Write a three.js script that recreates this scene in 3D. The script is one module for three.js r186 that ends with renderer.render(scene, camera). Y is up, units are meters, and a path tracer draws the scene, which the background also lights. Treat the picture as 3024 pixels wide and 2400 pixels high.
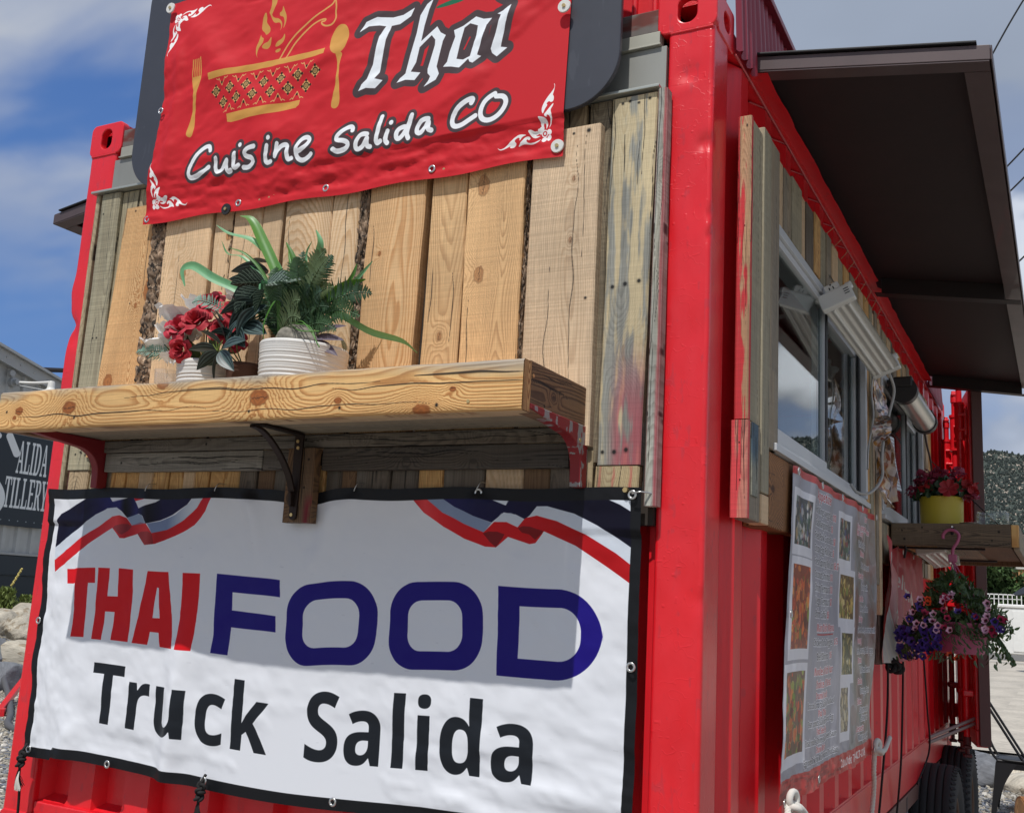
import * as THREE from 'three';
import { RoundedBoxGeometry } from 'three/addons/geometries/RoundedBoxGeometry.js';
import { mergeGeometries, mergeVertices } from 'three/addons/utils/BufferGeometryUtils.js';

// ------------------------------------------------------------------ camera, sky, sun, exposure
const scene = new THREE.Scene();
const camera = new THREE.PerspectiveCamera(42.731, 3024 / 2400, 0.05, 6000);
camera.position.set(0.779, 1.5947, 2.4975);
camera.rotation.order = 'YXZ';
camera.rotation.set(0.184236, 0.492045, 0.055285);

const renderer = new THREE.WebGLRenderer({ antialias: true });
renderer.setSize(1024, 812);
renderer.toneMapping = THREE.LinearToneMapping;
renderer.toneMappingExposure = 0.82;
renderer.shadowMap.enabled = true;
renderer.shadowMap.type = THREE.PCFSoftShadowMap;

const SUN = new THREE.Vector3(0.035, 1.95, 1).normalize();
const sun = new THREE.DirectionalLight(new THREE.Color(1.0, 0.975, 0.935), 4.2);
sun.position.copy(SUN).multiplyScalar(30);
sun.target.position.set(0, 1.5, -1);
sun.castShadow = true;
sun.shadow.mapSize.set(4096, 4096);
Object.assign(sun.shadow.camera, { left: -12, right: 12, top: 12, bottom: -12, near: 1, far: 80 });
sun.shadow.bias = -0.0004;
scene.add(sun, sun.target);

// ------------------------------------------------------------------ random numbers and noise
function rng(seed) {
  let a = seed >>> 0;
  return () => { a = (a + 0x6d2b79f5) | 0; let t = Math.imul(a ^ (a >>> 15), 1 | a); t = (t + Math.imul(t ^ (t >>> 7), 61 | t)) ^ t; return ((t ^ (t >>> 14)) >>> 0) / 4294967296; };
}
const clamp = (x, a = 0, b = 1) => (x < a ? a : x > b ? b : x);
const lerp = (a, b, t) => a + (b - a) * t;
const sstep = (a, b, x) => { const t = clamp((x - a) / (b - a)); return t * t * (3 - 2 * t); };
const hash = (x, y, s) => { let h = Math.imul(x, 374761393) ^ Math.imul(y, 668265263) ^ Math.imul(s, 974634521); h = Math.imul(h ^ (h >>> 13), 1274126177); return ((h ^ (h >>> 16)) >>> 0) / 4294967296; };
function vn(x, y, s = 0) {
  const ix = Math.floor(x), iy = Math.floor(y), fx = x - ix, fy = y - iy, u = fx * fx * (3 - 2 * fx), v = fy * fy * (3 - 2 * fy);
  const a = hash(ix, iy, s), b = hash(ix + 1, iy, s), c = hash(ix, iy + 1, s), d = hash(ix + 1, iy + 1, s);
  return a + (b - a) * u + (c - a) * v + (a - b - c + d) * u * v;
}
function fbm(x, y, o = 4, s = 0) { let v = 0, a = 0.5, n = 0; for (let i = 0; i < o; i++) { v += a * vn(x, y, s + i * 17); n += a; a *= 0.5; x = x * 2.03 + 11.3; y = y * 2.03 + 7.7; } return v / n; }
function vn3(x, y, z, s) { const iz = Math.floor(z), f = z - iz, w = f * f * (3 - 2 * f); return lerp(vn(x, y, s + iz * 101), vn(x, y, s + (iz + 1) * 101), w); }
function fbm3(x, y, z, o, s) { let v = 0, a = 0.5, n = 0; for (let i = 0; i < o; i++) { v += a * vn3(x, y, z, s + i * 31); n += a; a *= 0.5; x = x * 2.05 + 3.1; y = y * 2.05 + 5.2; z = z * 2.05 + 1.7; } return v / n; }

// ------------------------------------------------------------------ sky: summer blue with thin cirrus and a bank of bright cloud
{
  const W = 2048, H = 1024, data = new Float32Array(W * H * 4);
  for (let r = 0; r < H; r++) {
    const el = ((r + 0.5) / H - 0.5) * Math.PI, y = Math.sin(el), ce = Math.cos(el);
    for (let c = 0; c < W; c++) {
      const az = ((c + 0.5) / W - 0.5) * 2 * Math.PI, x = Math.cos(az) * ce, z = Math.sin(az) * ce, yy = Math.max(y, 0);
      const hz = Math.pow(1 - yy, 2.2);
      let R = lerp(0.055, 0.20, hz), G = lerp(0.145, 0.40, hz), B = lerp(0.45, 0.80, hz);
      // wind-drawn cirrus on a high sheet
      const k = 1 / (yy + 0.16), px = x * k, pz = z * k;
      const wx = fbm(px * 0.9 + 4, pz * 0.9, 4, 5), wz = fbm(px * 0.9 - 9, pz * 0.9 + 3, 4, 8);
      const s1 = fbm(px * 1.1 + wx * 1.3 + pz * 0.5, pz * 3.0 + wz * 1.6, 7, 21), s2 = fbm(px * 2.6 + wz * 2, pz * 7 + wx * 2.2, 6, 33);
      // more cloud towards the right of the view (east) and behind, a clear window to the left
      const d = clamp(0.5 - 0.5 * (x * -0.93 + z * -0.37));
      let cir = sstep(0.42, 0.66, s1 * 0.62 + s2 * 0.30 + wz * 0.12) * (0.55 + 0.45 * sstep(0.35, 0.6, wx)) + 0.30 * sstep(0.56, 0.66, s2) * sstep(0.42, 0.6, wz);
      const sheet = sstep(0.11, 0.27, d + 0.20 * (fbm(px * 0.7, pz * 0.7, 3, 77) - 0.5)) * 0.95;
      cir *= 0.10 + 0.90 * sstep(0.16, 0.36, y + 0.14 * (wz - 0.5));
      const cl = clamp(cir + sheet * (0.62 + 0.38 * s1));
      const tone = 0.74 + 0.46 * (fbm(px * 1.5, pz * 1.5, 5, 51) - 0.5);
      R = lerp(R, lerp(0.80, 0.58, sheet) * tone, cl * 0.97); G = lerp(G, lerp(0.86, 0.68, sheet) * tone, cl * 0.97); B = lerp(B, lerp(0.97, 0.86, sheet) * tone, cl * 0.97);
      // cumulus heads low down, where the cloud bank is
      const a2 = Math.atan2(z, x), puff = fbm(Math.cos(a2) * 9 + 2, Math.sin(a2) * 9 + y * 16, 6, 91), top = 0.09 + 0.13 * fbm(Math.cos(a2) * 3, Math.sin(a2) * 3, 3, 95);
      const cum = sstep(0.0, 0.10, puff - 0.36 - 1.6 * Math.max(0, y - top)) * sstep(0.22, 0.4, d) * sstep(-0.02, 0.03, y);
      const lit = 0.62 + 0.75 * sstep(0.45, 0.75, puff);
      R = lerp(R, 0.92 * lit, cum * 0.85); G = lerp(G, 0.95 * lit, cum * 0.85); B = lerp(B, 1.0 * lit, cum * 0.85);
      if (y < 0) { R = 0.30; G = 0.29; B = 0.27; }
      const i = (r * W + c) * 4; data[i] = R; data[i + 1] = G; data[i + 2] = B; data[i + 3] = 1;
    }
  }
  const t = new THREE.DataTexture(data, W, H, THREE.RGBAFormat, THREE.FloatType);
  t.mapping = THREE.EquirectangularReflectionMapping; t.magFilter = THREE.LinearFilter; t.minFilter = THREE.LinearFilter; t.needsUpdate = true;
  scene.background = t; scene.environment = t;
}

// ------------------------------------------------------------------ helpers
const used = new Map();
const numbered = (n) => { const k = used.get(n) || 0; used.set(n, k + 1); return k ? `${n}_${String(k).padStart(3, '0')}` : n; };
const V = (x, y, z) => new THREE.Vector3(x, y, z);
const THINGS = [];
function mesh(name, geo, mat, parent, label) {
  const m = new THREE.Mesh(geo, mat); m.name = name; m.castShadow = m.receiveShadow = true;
  if (label) m.userData.label = label;
  (parent || scene).add(m); return m;
}
function thing(name, label, category, group) {
  const o = new THREE.Group(); o.name = numbered(name); o.userData = { label, category }; if (group) o.userData.group = group;
  scene.add(o); THINGS.push(o); return o;
}
function part(name, parent, label) { const o = new THREE.Group(); o.name = name; if (label) o.userData.label = label; parent.add(o); return o; }
function structure(name, geo, mat) { const m = mesh(name, geo, mat); m.userData.kind = 'structure'; return m; }
// moves a thing's origin to the middle of its foot
function rebase(o) {
  const b = new THREE.Box3().setFromObject(o), p = V((b.min.x + b.max.x) / 2, b.min.y, (b.min.z + b.max.z) / 2);
  for (const c of o.children) c.position.sub(p);
  o.position.add(p);
}
// box between two corners, uv in metres, small chamfer
function bx(x0, y0, z0, x1, y1, z1, r = 0.003, seg = 1) {
  const w = Math.abs(x1 - x0), h = Math.abs(y1 - y0), d = Math.abs(z1 - z0), rr = Math.min(r, w * 0.45, h * 0.45, d * 0.45);
  const g = rr > 0 ? new RoundedBoxGeometry(w, h, d, seg, rr) : new THREE.BoxGeometry(w, h, d);
  g.translate((x0 + x1) / 2, (y0 + y1) / 2, (z0 + z1) / 2);
  return boxUV(g);
}
function boxUV(g, s = 1, rot = false) {
  const p = g.attributes.position, n = g.attributes.normal, uv = new Float32Array(p.count * 2);
  for (let i = 0; i < p.count; i++) {
    const ax = Math.abs(n.getX(i)), ay = Math.abs(n.getY(i)), az = Math.abs(n.getZ(i));
    let u, v;
    if (ax >= ay && ax >= az) { u = p.getZ(i); v = p.getY(i); } else if (ay >= az) { u = p.getX(i); v = p.getZ(i); } else { u = p.getX(i); v = p.getY(i); }
    uv[i * 2] = (rot ? v : u) * s; uv[i * 2 + 1] = (rot ? u : v) * s;
  }
  g.setAttribute('uv', new THREE.BufferAttribute(uv, 2)); return g;
}
function bar(a, b, w, h, r = 0.002) { // square bar from a to b
  const d = b.clone().sub(a), L = d.length(), g = new RoundedBoxGeometry(w, h, L, 1, Math.min(r, w * 0.4, h * 0.4));
  boxUV(g); const m = new THREE.Matrix4().lookAt(b, a, Math.abs(d.y) > 0.95 * L ? V(1, 0, 0) : V(0, 1, 0));
  g.applyMatrix4(m); g.translate((a.x + b.x) / 2, (a.y + b.y) / 2, (a.z + b.z) / 2); return g;
}
function tube(pts, r, n = 32, rs = 8, closed = false) {
  const c = new THREE.CatmullRomCurve3(pts.map((p) => (p.isVector3 ? p : V(...p))), closed, 'centripetal');
  return new THREE.TubeGeometry(c, n, r, rs, closed);
}
function rod(a, b, r, rs = 10, r2 = r) {
  const d = b.clone().sub(a), g = new THREE.CylinderGeometry(r2, r, d.length(), rs);
  g.applyQuaternion(new THREE.Quaternion().setFromUnitVectors(V(0, 1, 0), d.clone().normalize())); g.translate((a.x + b.x) / 2, (a.y + b.y) / 2, (a.z + b.z) / 2); return g;
}
const merge = (list) => mergeGeometries(list.map((g) => { const q = g.index ? g.toNonIndexed() : g; for (const k of Object.keys(q.attributes)) if (!['position', 'normal', 'uv'].includes(k)) q.deleteAttribute(k); return q; }));
// grid surface: f(u, v) -> [x, y, z]; uv from t(u, v) or (u, v)
function grid(nu, nv, f, t) {
  const pos = [], uv = [], idx = [];
  for (let j = 0; j <= nv; j++) for (let i = 0; i <= nu; i++) { const u = i / nu, v = j / nv; pos.push(...f(u, v)); uv.push(...(t ? t(u, v) : [u, v])); }
  for (let j = 0; j < nv; j++) for (let i = 0; i < nu; i++) { const a = j * (nu + 1) + i, b = a + 1, c = a + nu + 1, d = c + 1; idx.push(a, b, d, a, d, c); }
  const g = new THREE.BufferGeometry(); g.setAttribute('position', new THREE.Float32BufferAttribute(pos, 3)); g.setAttribute('uv', new THREE.Float32BufferAttribute(uv, 2)); g.setIndex(idx); g.computeVertexNormals(); return g;
}
function extrude(pts, depth, bevel = 0) {
  const s = new THREE.Shape(pts.map(([a, b]) => new THREE.Vector2(a, b)));
  return new THREE.ExtrudeGeometry(s, { depth, bevelEnabled: bevel > 0, bevelSize: bevel, bevelThickness: bevel, bevelSegments: 1 });
}
// ------------------------------------------------------------------ textures
function tex(w, h, fn, srgb = true, rep = true) {
  const d = new Uint8Array(w * h * 4);
  for (let y = 0; y < h; y++) for (let x = 0; x < w; x++) { const c = fn(x, y), i = (y * w + x) * 4; d[i] = clamp(c[0], 0, 255); d[i + 1] = clamp(c[1], 0, 255); d[i + 2] = clamp(c[2], 0, 255); d[i + 3] = 255; }
  const t = new THREE.DataTexture(d, w, h); t.magFilter = THREE.LinearFilter; t.minFilter = THREE.LinearMipmapLinearFilter; if (rep) t.wrapS = t.wrapT = THREE.RepeatWrapping; if (srgb) t.colorSpace = THREE.SRGBColorSpace; t.needsUpdate = true; return t;
}
function canvasTex(w, h, draw, rep = false) {
  const c = document.createElement('canvas'); c.width = w; c.height = h; draw(c.getContext('2d'), w, h);
  const t = new THREE.CanvasTexture(c); t.colorSpace = THREE.SRGBColorSpace; if (rep) t.wrapS = t.wrapT = THREE.RepeatWrapping; return t;
}
const std = (o) => new THREE.MeshStandardMaterial({ roughness: 0.7, metalness: 0, ...o });
const phys = (o) => new THREE.MeshPhysicalMaterial({ roughness: 0.5, metalness: 0, ...o });
const lin = (r, g, b) => new THREE.Color().setRGB(r, g, b);
// ------------------------------------------------------------------ materials
// sawn timber: w across, l along (metres); rings cut by the face, knots that bend them, checks, nails, weathering
function woodTex(w, l, px, o) {
  const W = Math.max(16, Math.round(w * px)), H = Math.max(16, Math.round(l * px)), s = o.seed, R = rng(s * 977 + 5);
  const cx0 = w * (0.5 + (R() - 0.5) * 0.5), sp = o.ring || 0.0046, d0 = o.depth || 0.02 + R() * 0.05, slope = (R() - 0.5) * (o.cath ?? 0.12);
  const cracks = []; for (let i = 0; i < (o.cracks ?? 3); i++) cracks.push([R() * w, R() * l, 0.1 + R() * 0.5 * l, 0.0004 + R() * 0.0007]);
  for (const c of o.cracksAt || []) cracks.push(c);
  const knots = o.knots || [], nails = o.nails || [], b = o.base, k = o.dark, g = o.grey || [128, 122, 112], ga = o.weather || 0;
  return tex(W, H, (x, y) => {
    const X = ((x + 0.5) / W) * w, Y = ((y + 0.5) / H) * l;
    let cx = cx0 + (vn(Y * 1.6, 3.1, s) - 0.5) * 0.05, d = d0 + slope * Y + (vn(Y * 2.3, 9.1, s + 3) - 0.5) * 0.05;
    let f = Math.sqrt((X - cx) * (X - cx) + d * d) / sp + (fbm(X * 22, Y * 2.6, 3, s + 7) - 0.5) * 2.6;
    let kn = 0, kr = 0, halo = 0;
    for (const [kx, ky, r] of knots) {
      const dx = X - kx, dy = (Y - ky) * 0.62, q = Math.sqrt(dx * dx + dy * dy) + (vn(X * 150, Y * 150, s) - 0.5) * r * 0.22;
      f += (2.6 * r / sp) * Math.exp(-(q * q) / (7 * r * r)) ;
      if (q < r * 1.05) { kn = Math.max(kn, sstep(r * 1.05, r * 0.8, q)); kr = q / r; }
      halo = Math.max(halo, Math.exp(-((q - r) * (q - r)) / (r * r * 1.2)));
    }
    const t = f - Math.floor(f), late = sstep(0.35, 0.86, t) * (1 - sstep(0.9, 1, t));
    const amp = (o.contrast ?? 0.55) * (0.55 + 0.75 * vn(X * 9, Y * 0.9, s + 31));
    const fine = fbm(X * 900, Y * 16, 2, s + 11) - 0.5, blot = fbm(X * 7, Y * 2.2, 3, s + 13) - 0.5, saw = (vn(X * 3, Y * 420, s + 17) - 0.5) * (o.saw ?? 0.07);
    const m = clamp(late * amp + halo * 0.10);
    let c0 = lerp(b[0], k[0], m), c1 = lerp(b[1], k[1], m), c2 = lerp(b[2], k[2], m);
    if (kn > 0) { const rg = 0.5 + 0.5 * Math.sin(kr * 14 + vn(X * 90, Y * 90, s) * 4), q = 0.90 + 0.14 * rg - 0.34 * sstep(0.74, 1, kr), ck = Math.abs(X - knots[0][0] + (vn(Y * 200, 3, s) - 0.5) * 0.004) < 0.0009 && kr < 0.8 ? 0.5 : 1; c0 = lerp(c0, k[0] * q * ck, kn); c1 = lerp(c1, k[1] * q * 0.95 * ck, kn); c2 = lerp(c2, k[2] * q * 0.90 * ck, kn); }
    let w8 = ga > 0 ? clamp(ga * (0.45 + 1.5 * fbm(X * 26, Y * 1.5, 4, s + 23))) : 0;
    if (o.patch) w8 = clamp(w8 + o.patch(X, Y));
    if (w8 > 0) { const gv = 0.86 + 0.3 * fbm(X * 260, Y * 5, 3, s + 29) - late * 0.12; c0 = lerp(c0, g[0] * gv, w8); c1 = lerp(c1, g[1] * gv, w8); c2 = lerp(c2, g[2] * gv, w8); }
    if (o.paint) { const a = o.paint(X, Y, fbm(X * 60, Y * 9, 4, s + 41)); if (a > 0) { const pc = o.paintColor || [186, 42, 52]; c0 = lerp(c0, pc[0], a); c1 = lerp(c1, pc[1], a); c2 = lerp(c2, pc[2], a); } }
    let v = 1 + fine * 0.16 + blot * (o.blot ?? 0.22) + saw;
    for (const [qx, qy, ql, qw] of cracks) { const u = (Y - qy) / ql; if (u > 0 && u < 1) { const e = Math.abs(X - qx - (vn(Y * 11, qx * 70, s + 5) - 0.5) * 0.014), ww = qw * (0.25 + 0.75 * Math.sin(u * Math.PI)); if (e < ww * 2) v *= 0.30 + 0.7 * sstep(ww * 0.5, ww * 2, e); } }
    for (const [nx, ny, nr] of nails) { const e = Math.hypot(X - nx, Y - ny); if (e < nr * 2.4) { v *= 0.22 + 0.78 * sstep(nr * 0.7, nr * 1.3, e); v *= 1 - 0.22 * (1 - sstep(nr, nr * 2.4, e)); } }
    return [c0 * v, c1 * v, c2 * v];
  });
}
const woodMat = (t, o = {}) => std({ map: t, bumpMap: t, bumpScale: 0.0022, roughness: 0.78, ...o });
const PINE = { base: [216, 185, 147], dark: [182, 140, 96] }, AMBER = { base: [222, 176, 112], dark: [150, 88, 38] }, OLD = { base: [182, 158, 124], dark: [128, 100, 72] }, BROWN = { base: [124, 92, 62], dark: [72, 48, 30] }, GREEN = { base: [178, 163, 132], dark: [128, 110, 82] };

// shared worn boards for small pieces (0.2 x 1 m each)
const oldTex = [
  woodTex(0.2, 1.0, 420, { ...OLD, seed: 301, weather: 0.5, cracks: 6, nails: [[0.05, 0.1, 0.003], [0.14, 0.7, 0.003]] }),
  woodTex(0.2, 1.0, 420, { ...BROWN, seed: 302, weather: 0.15, cracks: 5, knots: [[0.12, 0.4, 0.012]] }),
  woodTex(0.2, 1.0, 420, { ...AMBER, seed: 303, weather: 0.05, cracks: 3, nails: [[0.06, 0.2, 0.003]] }),
  woodTex(0.2, 1.0, 420, { ...GREEN, seed: 304, weather: 0.45, cracks: 6, grey: [138, 134, 118] }),
  woodTex(0.2, 1.0, 420, { base: [96, 78, 60], dark: [52, 40, 30], seed: 305, weather: 0.55, grey: [112, 104, 94], cracks: 9, contrast: 0.8 }),
  woodTex(0.2, 1.0, 420, { ...PINE, seed: 306, weather: 0.12, cracks: 3, knots: [[0.07, 0.62, 0.01]] }),
];
for (const t of oldTex) t.repeat.set(5, 1);
const oldMat = oldTex.map((t) => woodMat(t));
const endGrain = woodMat(woodTex(0.12, 0.12, 1100, { base: [196, 150, 98], dark: [120, 72, 36], seed: 88, ring: 0.003, depth: 0.004, cath: 0.9, cracks: 4, contrast: 0.9 }));

// red paint, brushed on thick over old steel
const paintBump = tex(1024, 1024, (x, y) => {
  const u = x / 1024, v = y / 1024, a = fbm(u * 30, v * 30, 4, 61), run = fbm(u * 70, v * 9, 3, 62);
  let b = 118 + (a - 0.5) * 46 + (run - 0.5) * 26;
  const p = vn(u * 90, v * 90, 63), q = vn(u * 11, v * 11, 65); if (p > 0.83 && q > 0.48) b += (p - 0.83) * 520; const e = fbm(u * 16 + 3, v * 22, 3, 66); if (Math.abs(e - 0.5) < 0.007) b += 34;
  return [b, b, b];
}, false);
const paintTone = tex(512, 512, (x, y) => { const u = x / 512, v = y / 512, a = fbm(u * 5, v * 5, 5, 71), d = fbm(u * 34, v * 12, 3, 73), sc = sstep(0.70, 0.82, fbm(u * 60, v * 24, 3, 75)); const m = 0.92 + 0.10 * a; return [233 * m - 16 * sc, (22 + d * 15) * m + 10 * sc, (34 + d * 14) * m + 10 * sc]; });
const redPaint = phys({ map: paintTone, roughness: 0.34, clearcoat: 0.25, clearcoatRoughness: 0.22, bumpMap: paintBump, bumpScale: 0.0022 });
const redPaintFlat = phys({ map: paintTone, roughness: 0.38, clearcoat: 0.2, clearcoatRoughness: 0.3, bumpMap: paintBump, bumpScale: 0.0007 });
const redRib = phys({ color: lin(0.27, 0.018, 0.035), roughness: 0.42, clearcoat: 0.2, clearcoatRoughness: 0.4 });
const rustTex = tex(256, 256, (x, y) => { const a = fbm(x / 30, y / 9, 5, 81), b = fbm(x / 9, y / 70, 3, 82), m = sstep(0.42, 0.6, a); return [lerp(88, 126, b) * lerp(1, 1.05, m), lerp(58, 112, m) * lerp(0.85, 1, b), lerp(50, 108, m) * lerp(0.85, 1, b)]; });
const rustRail = std({ map: rustTex, roughness: 0.75, metalness: 0.25, bumpMap: rustTex, bumpScale: 0.0012 });
const greyMetalTex = tex(256, 256, (x, y) => { const a = fbm(x / 40, y / 40, 4, 85), s = fbm(x / 7, y / 90, 3, 86), m = 0.94 + 0.12 * a + 0.05 * (s - 0.5); return [146 * m, 146 * m, 140 * m]; });
const flashing = std({ map: greyMetalTex, roughness: 0.5, metalness: 0.35 });
const flashEdge = std({ color: lin(0.42, 0.44, 0.40), roughness: 0.4, metalness: 0.5 });
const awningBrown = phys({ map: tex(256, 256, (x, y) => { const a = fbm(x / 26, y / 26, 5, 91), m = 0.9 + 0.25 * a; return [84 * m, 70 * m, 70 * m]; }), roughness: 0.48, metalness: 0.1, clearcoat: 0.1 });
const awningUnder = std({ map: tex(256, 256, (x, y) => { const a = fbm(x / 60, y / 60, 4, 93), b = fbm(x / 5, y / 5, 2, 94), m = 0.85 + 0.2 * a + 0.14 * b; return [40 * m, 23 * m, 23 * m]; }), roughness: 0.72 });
const steelDark = std({ color: lin(0.025, 0.02, 0.02), roughness: 0.55, metalness: 0.3 });
const black = std({ color: lin(0.012, 0.012, 0.014), roughness: 0.6 });
const galv = std({ color: lin(0.62, 0.62, 0.60), roughness: 0.28, metalness: 0.9 });
const brass = std({ color: lin(0.70, 0.52, 0.24), roughness: 0.35, metalness: 0.9 });
const alu = std({ color: lin(0.62, 0.63, 0.64), roughness: 0.42, metalness: 0.25 });
const whiteEnamel = phys({ color: lin(0.72, 0.71, 0.67), roughness: 0.38, clearcoat: 0.2 });
const glassPane = phys({ color: lin(0.82, 0.88, 0.88), roughness: 0.015, transmission: 1, thickness: 0, ior: 1.52, specularIntensity: 1 });
const rubber = std({ color: lin(0.022, 0.022, 0.023), roughness: 0.82 });
const whiteRope = std({ color: lin(0.66, 0.63, 0.57), roughness: 0.9 });
const blackCord = std({ color: lin(0.012, 0.011, 0.011), roughness: 0.85 });
const barkTex = tex(256, 1024, (x, y) => { const u = x / 256, v = y / 1024; const a = fbm(u * 9, v * 40, 5, 111), b = vn(u * 26, v * 90, 112), cr = Math.abs(fbm(u * 6, v * 22, 4, 113) - 0.5); const m = 0.42 + 0.8 * a + 0.25 * (b - 0.5); const l = sstep(0.55, 0.8, b) * 0.5; const q = cr < 0.03 ? 0.35 : 1; return [lerp(150, 206, l) * m * q, lerp(124, 182, l) * m * q, lerp(100, 156, l) * m * q]; });
const barkMat = std({ map: barkTex, bumpMap: barkTex, bumpScale: 0.008, roughness: 0.9 });
// ------------------------------------------------------------------ ground, hill, far things
{
  const gt = tex(1024, 1024, (x, y) => { // crushed rock, 1.6 m tile
    const u = x / 1024 * 30, v = y / 1024 * 30; let b = 9, b2 = 9, id = 0; const iu = Math.floor(u), iv = Math.floor(v);
    for (let j = -1; j <= 1; j++) for (let i = -1; i <= 1; i++) { const cx = ((iu + i) % 30 + 30) % 30, cy = ((iv + j) % 30 + 30) % 30, dx = iu + i + 0.5 + (hash(cx, cy, 5) - 0.5) * 0.9 - u, dy = iv + j + 0.5 + (hash(cx, cy, 6) - 0.5) * 0.9 - v, d = Math.hypot(dx, dy * 1.15); if (d < b) { b2 = b; b = d; id = hash(cx, cy, 7); } else if (d < b2) b2 = d; }
    const e = sstep(0.0, 0.22, b2 - b), m = (0.25 + 0.75 * e) * (0.72 + 0.5 * vn(u * 3, v * 3, 9)), t = id < 0.25 ? [120, 124, 132] : id < 0.6 ? [176, 168, 152] : id < 0.85 ? [150, 142, 128] : [206, 200, 188];
    return [t[0] * m, t[1] * m, t[2] * m];
  });
  const gt2 = gt.clone(); gt2.needsUpdate = true; gt2.repeat.set(1, 1);
  // one sheet to the horizon, rising to a low bank in front of the left building
  const berm = (x, z) => 0.78 * sstep(-12.4, -15.2, x) * sstep(14, 4, Math.abs(z + 6) - 6);
  const near = grid(150, 150, (u, v) => { const x = -30 + u * 60, z = 20 - v * 60; return [x, berm(x, z) + (fbm(x * 0.7, z * 0.7, 3, 3) - 0.5) * 0.05, z]; }, (u, v) => [u * 60 / 1.6, v * 60 / 1.6]);
  structure('ground', near, std({ map: gt, bumpMap: gt, bumpScale: 0.02, roughness: 0.95 }));
  const dust = tex(512, 512, (x, y) => { const a = fbm(x / 90, y / 60, 5, 121), b = fbm(x / 5, y / 5, 2, 122), s = sstep(0.6, 0.75, fbm(x / 40, y / 14, 4, 124)); const m = 0.86 + 0.22 * a + 0.12 * (b - 0.5) - 0.1 * s; return [190 * m, 181 * m, 166 * m]; });
  const far = grid(60, 60, (u, v) => { const x = (u - 0.5) * 9000, z = 400 - v * 9000; return [x, -0.12, z]; }, (u, v) => [u * 1500, v * 1500]);
  structure('terrain', far, std({ map: dust, roughness: 0.95, color: lin(0.8, 0.8, 0.72) }));
  const lot = grid(40, 60, (u, v) => { const x = -9 + u * 26 + (v < 0.01 || v > 0.99 ? 0 : 0), z = -12.5 - v * 70 + (v === 0 ? (fbm(u * 9, 2, 3, 7) - 0.5) * 1.6 : 0); return [x, 0.045, z]; }, (u, v) => [u * 6, v * 17]);
  const lotM = structure('road', lot, std({ map: dust, roughness: 0.95, bumpMap: dust, bumpScale: 0.004 })); lotM.position.y = 0.004;

  // loose stones on the near gravel
  const R = rng(41), sg = new THREE.IcosahedronGeometry(1, 0); { const p = sg.attributes.position; for (let i = 0; i < p.count; i++) { const q = 0.75 + 0.5 * hash(Math.round(p.getX(i) * 90), Math.round(p.getY(i) * 90 + p.getZ(i) * 37), 3); p.setXYZ(i, p.getX(i) * q, p.getY(i) * q * 0.6, p.getZ(i) * q); } sg.computeVertexNormals(); }
  const N = 26000, im = new THREE.InstancedMesh(sg, std({ roughness: 0.92 }), N), m4 = new THREE.Matrix4(), q = new THREE.Quaternion(), col = new THREE.Color();
  for (let i = 0; i < N; i++) {
    const left = i < 17000; let x, z; if (left) { x = -3.0 - R() * 9; z = 0.6 - R() * 8.2; } else { x = -1.2 + R() * 4.2; z = -6.4 - R() * 6; }
    const s = 0.006 + Math.pow(R(), 3) * 0.026; q.setFromEuler(new THREE.Euler(R() * 6, R() * 6, R() * 6)); m4.compose(V(x, s * 0.25 + (fbm(x * 0.7, z * 0.7, 3, 3) - 0.5) * 0.05, z), q, V(s, s, s)); im.setMatrixAt(i, m4);
    const k = R(), t = k < 0.3 ? [0.22, 0.23, 0.25] : k < 0.75 ? [0.42, 0.38, 0.31] : [0.58, 0.55, 0.49], b = left ? 0.85 + R() * 0.35 : 0.5 + R() * 0.5; im.setColorAt(i, col.setRGB(t[0] * b, t[1] * b, t[2] * b));
  }
  im.name = 'gravel'; im.userData = { label: 'loose grey and tan gravel around the red container', category: 'gravel', kind: 'stuff' }; im.castShadow = im.receiveShadow = true; scene.add(im);
}
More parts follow.
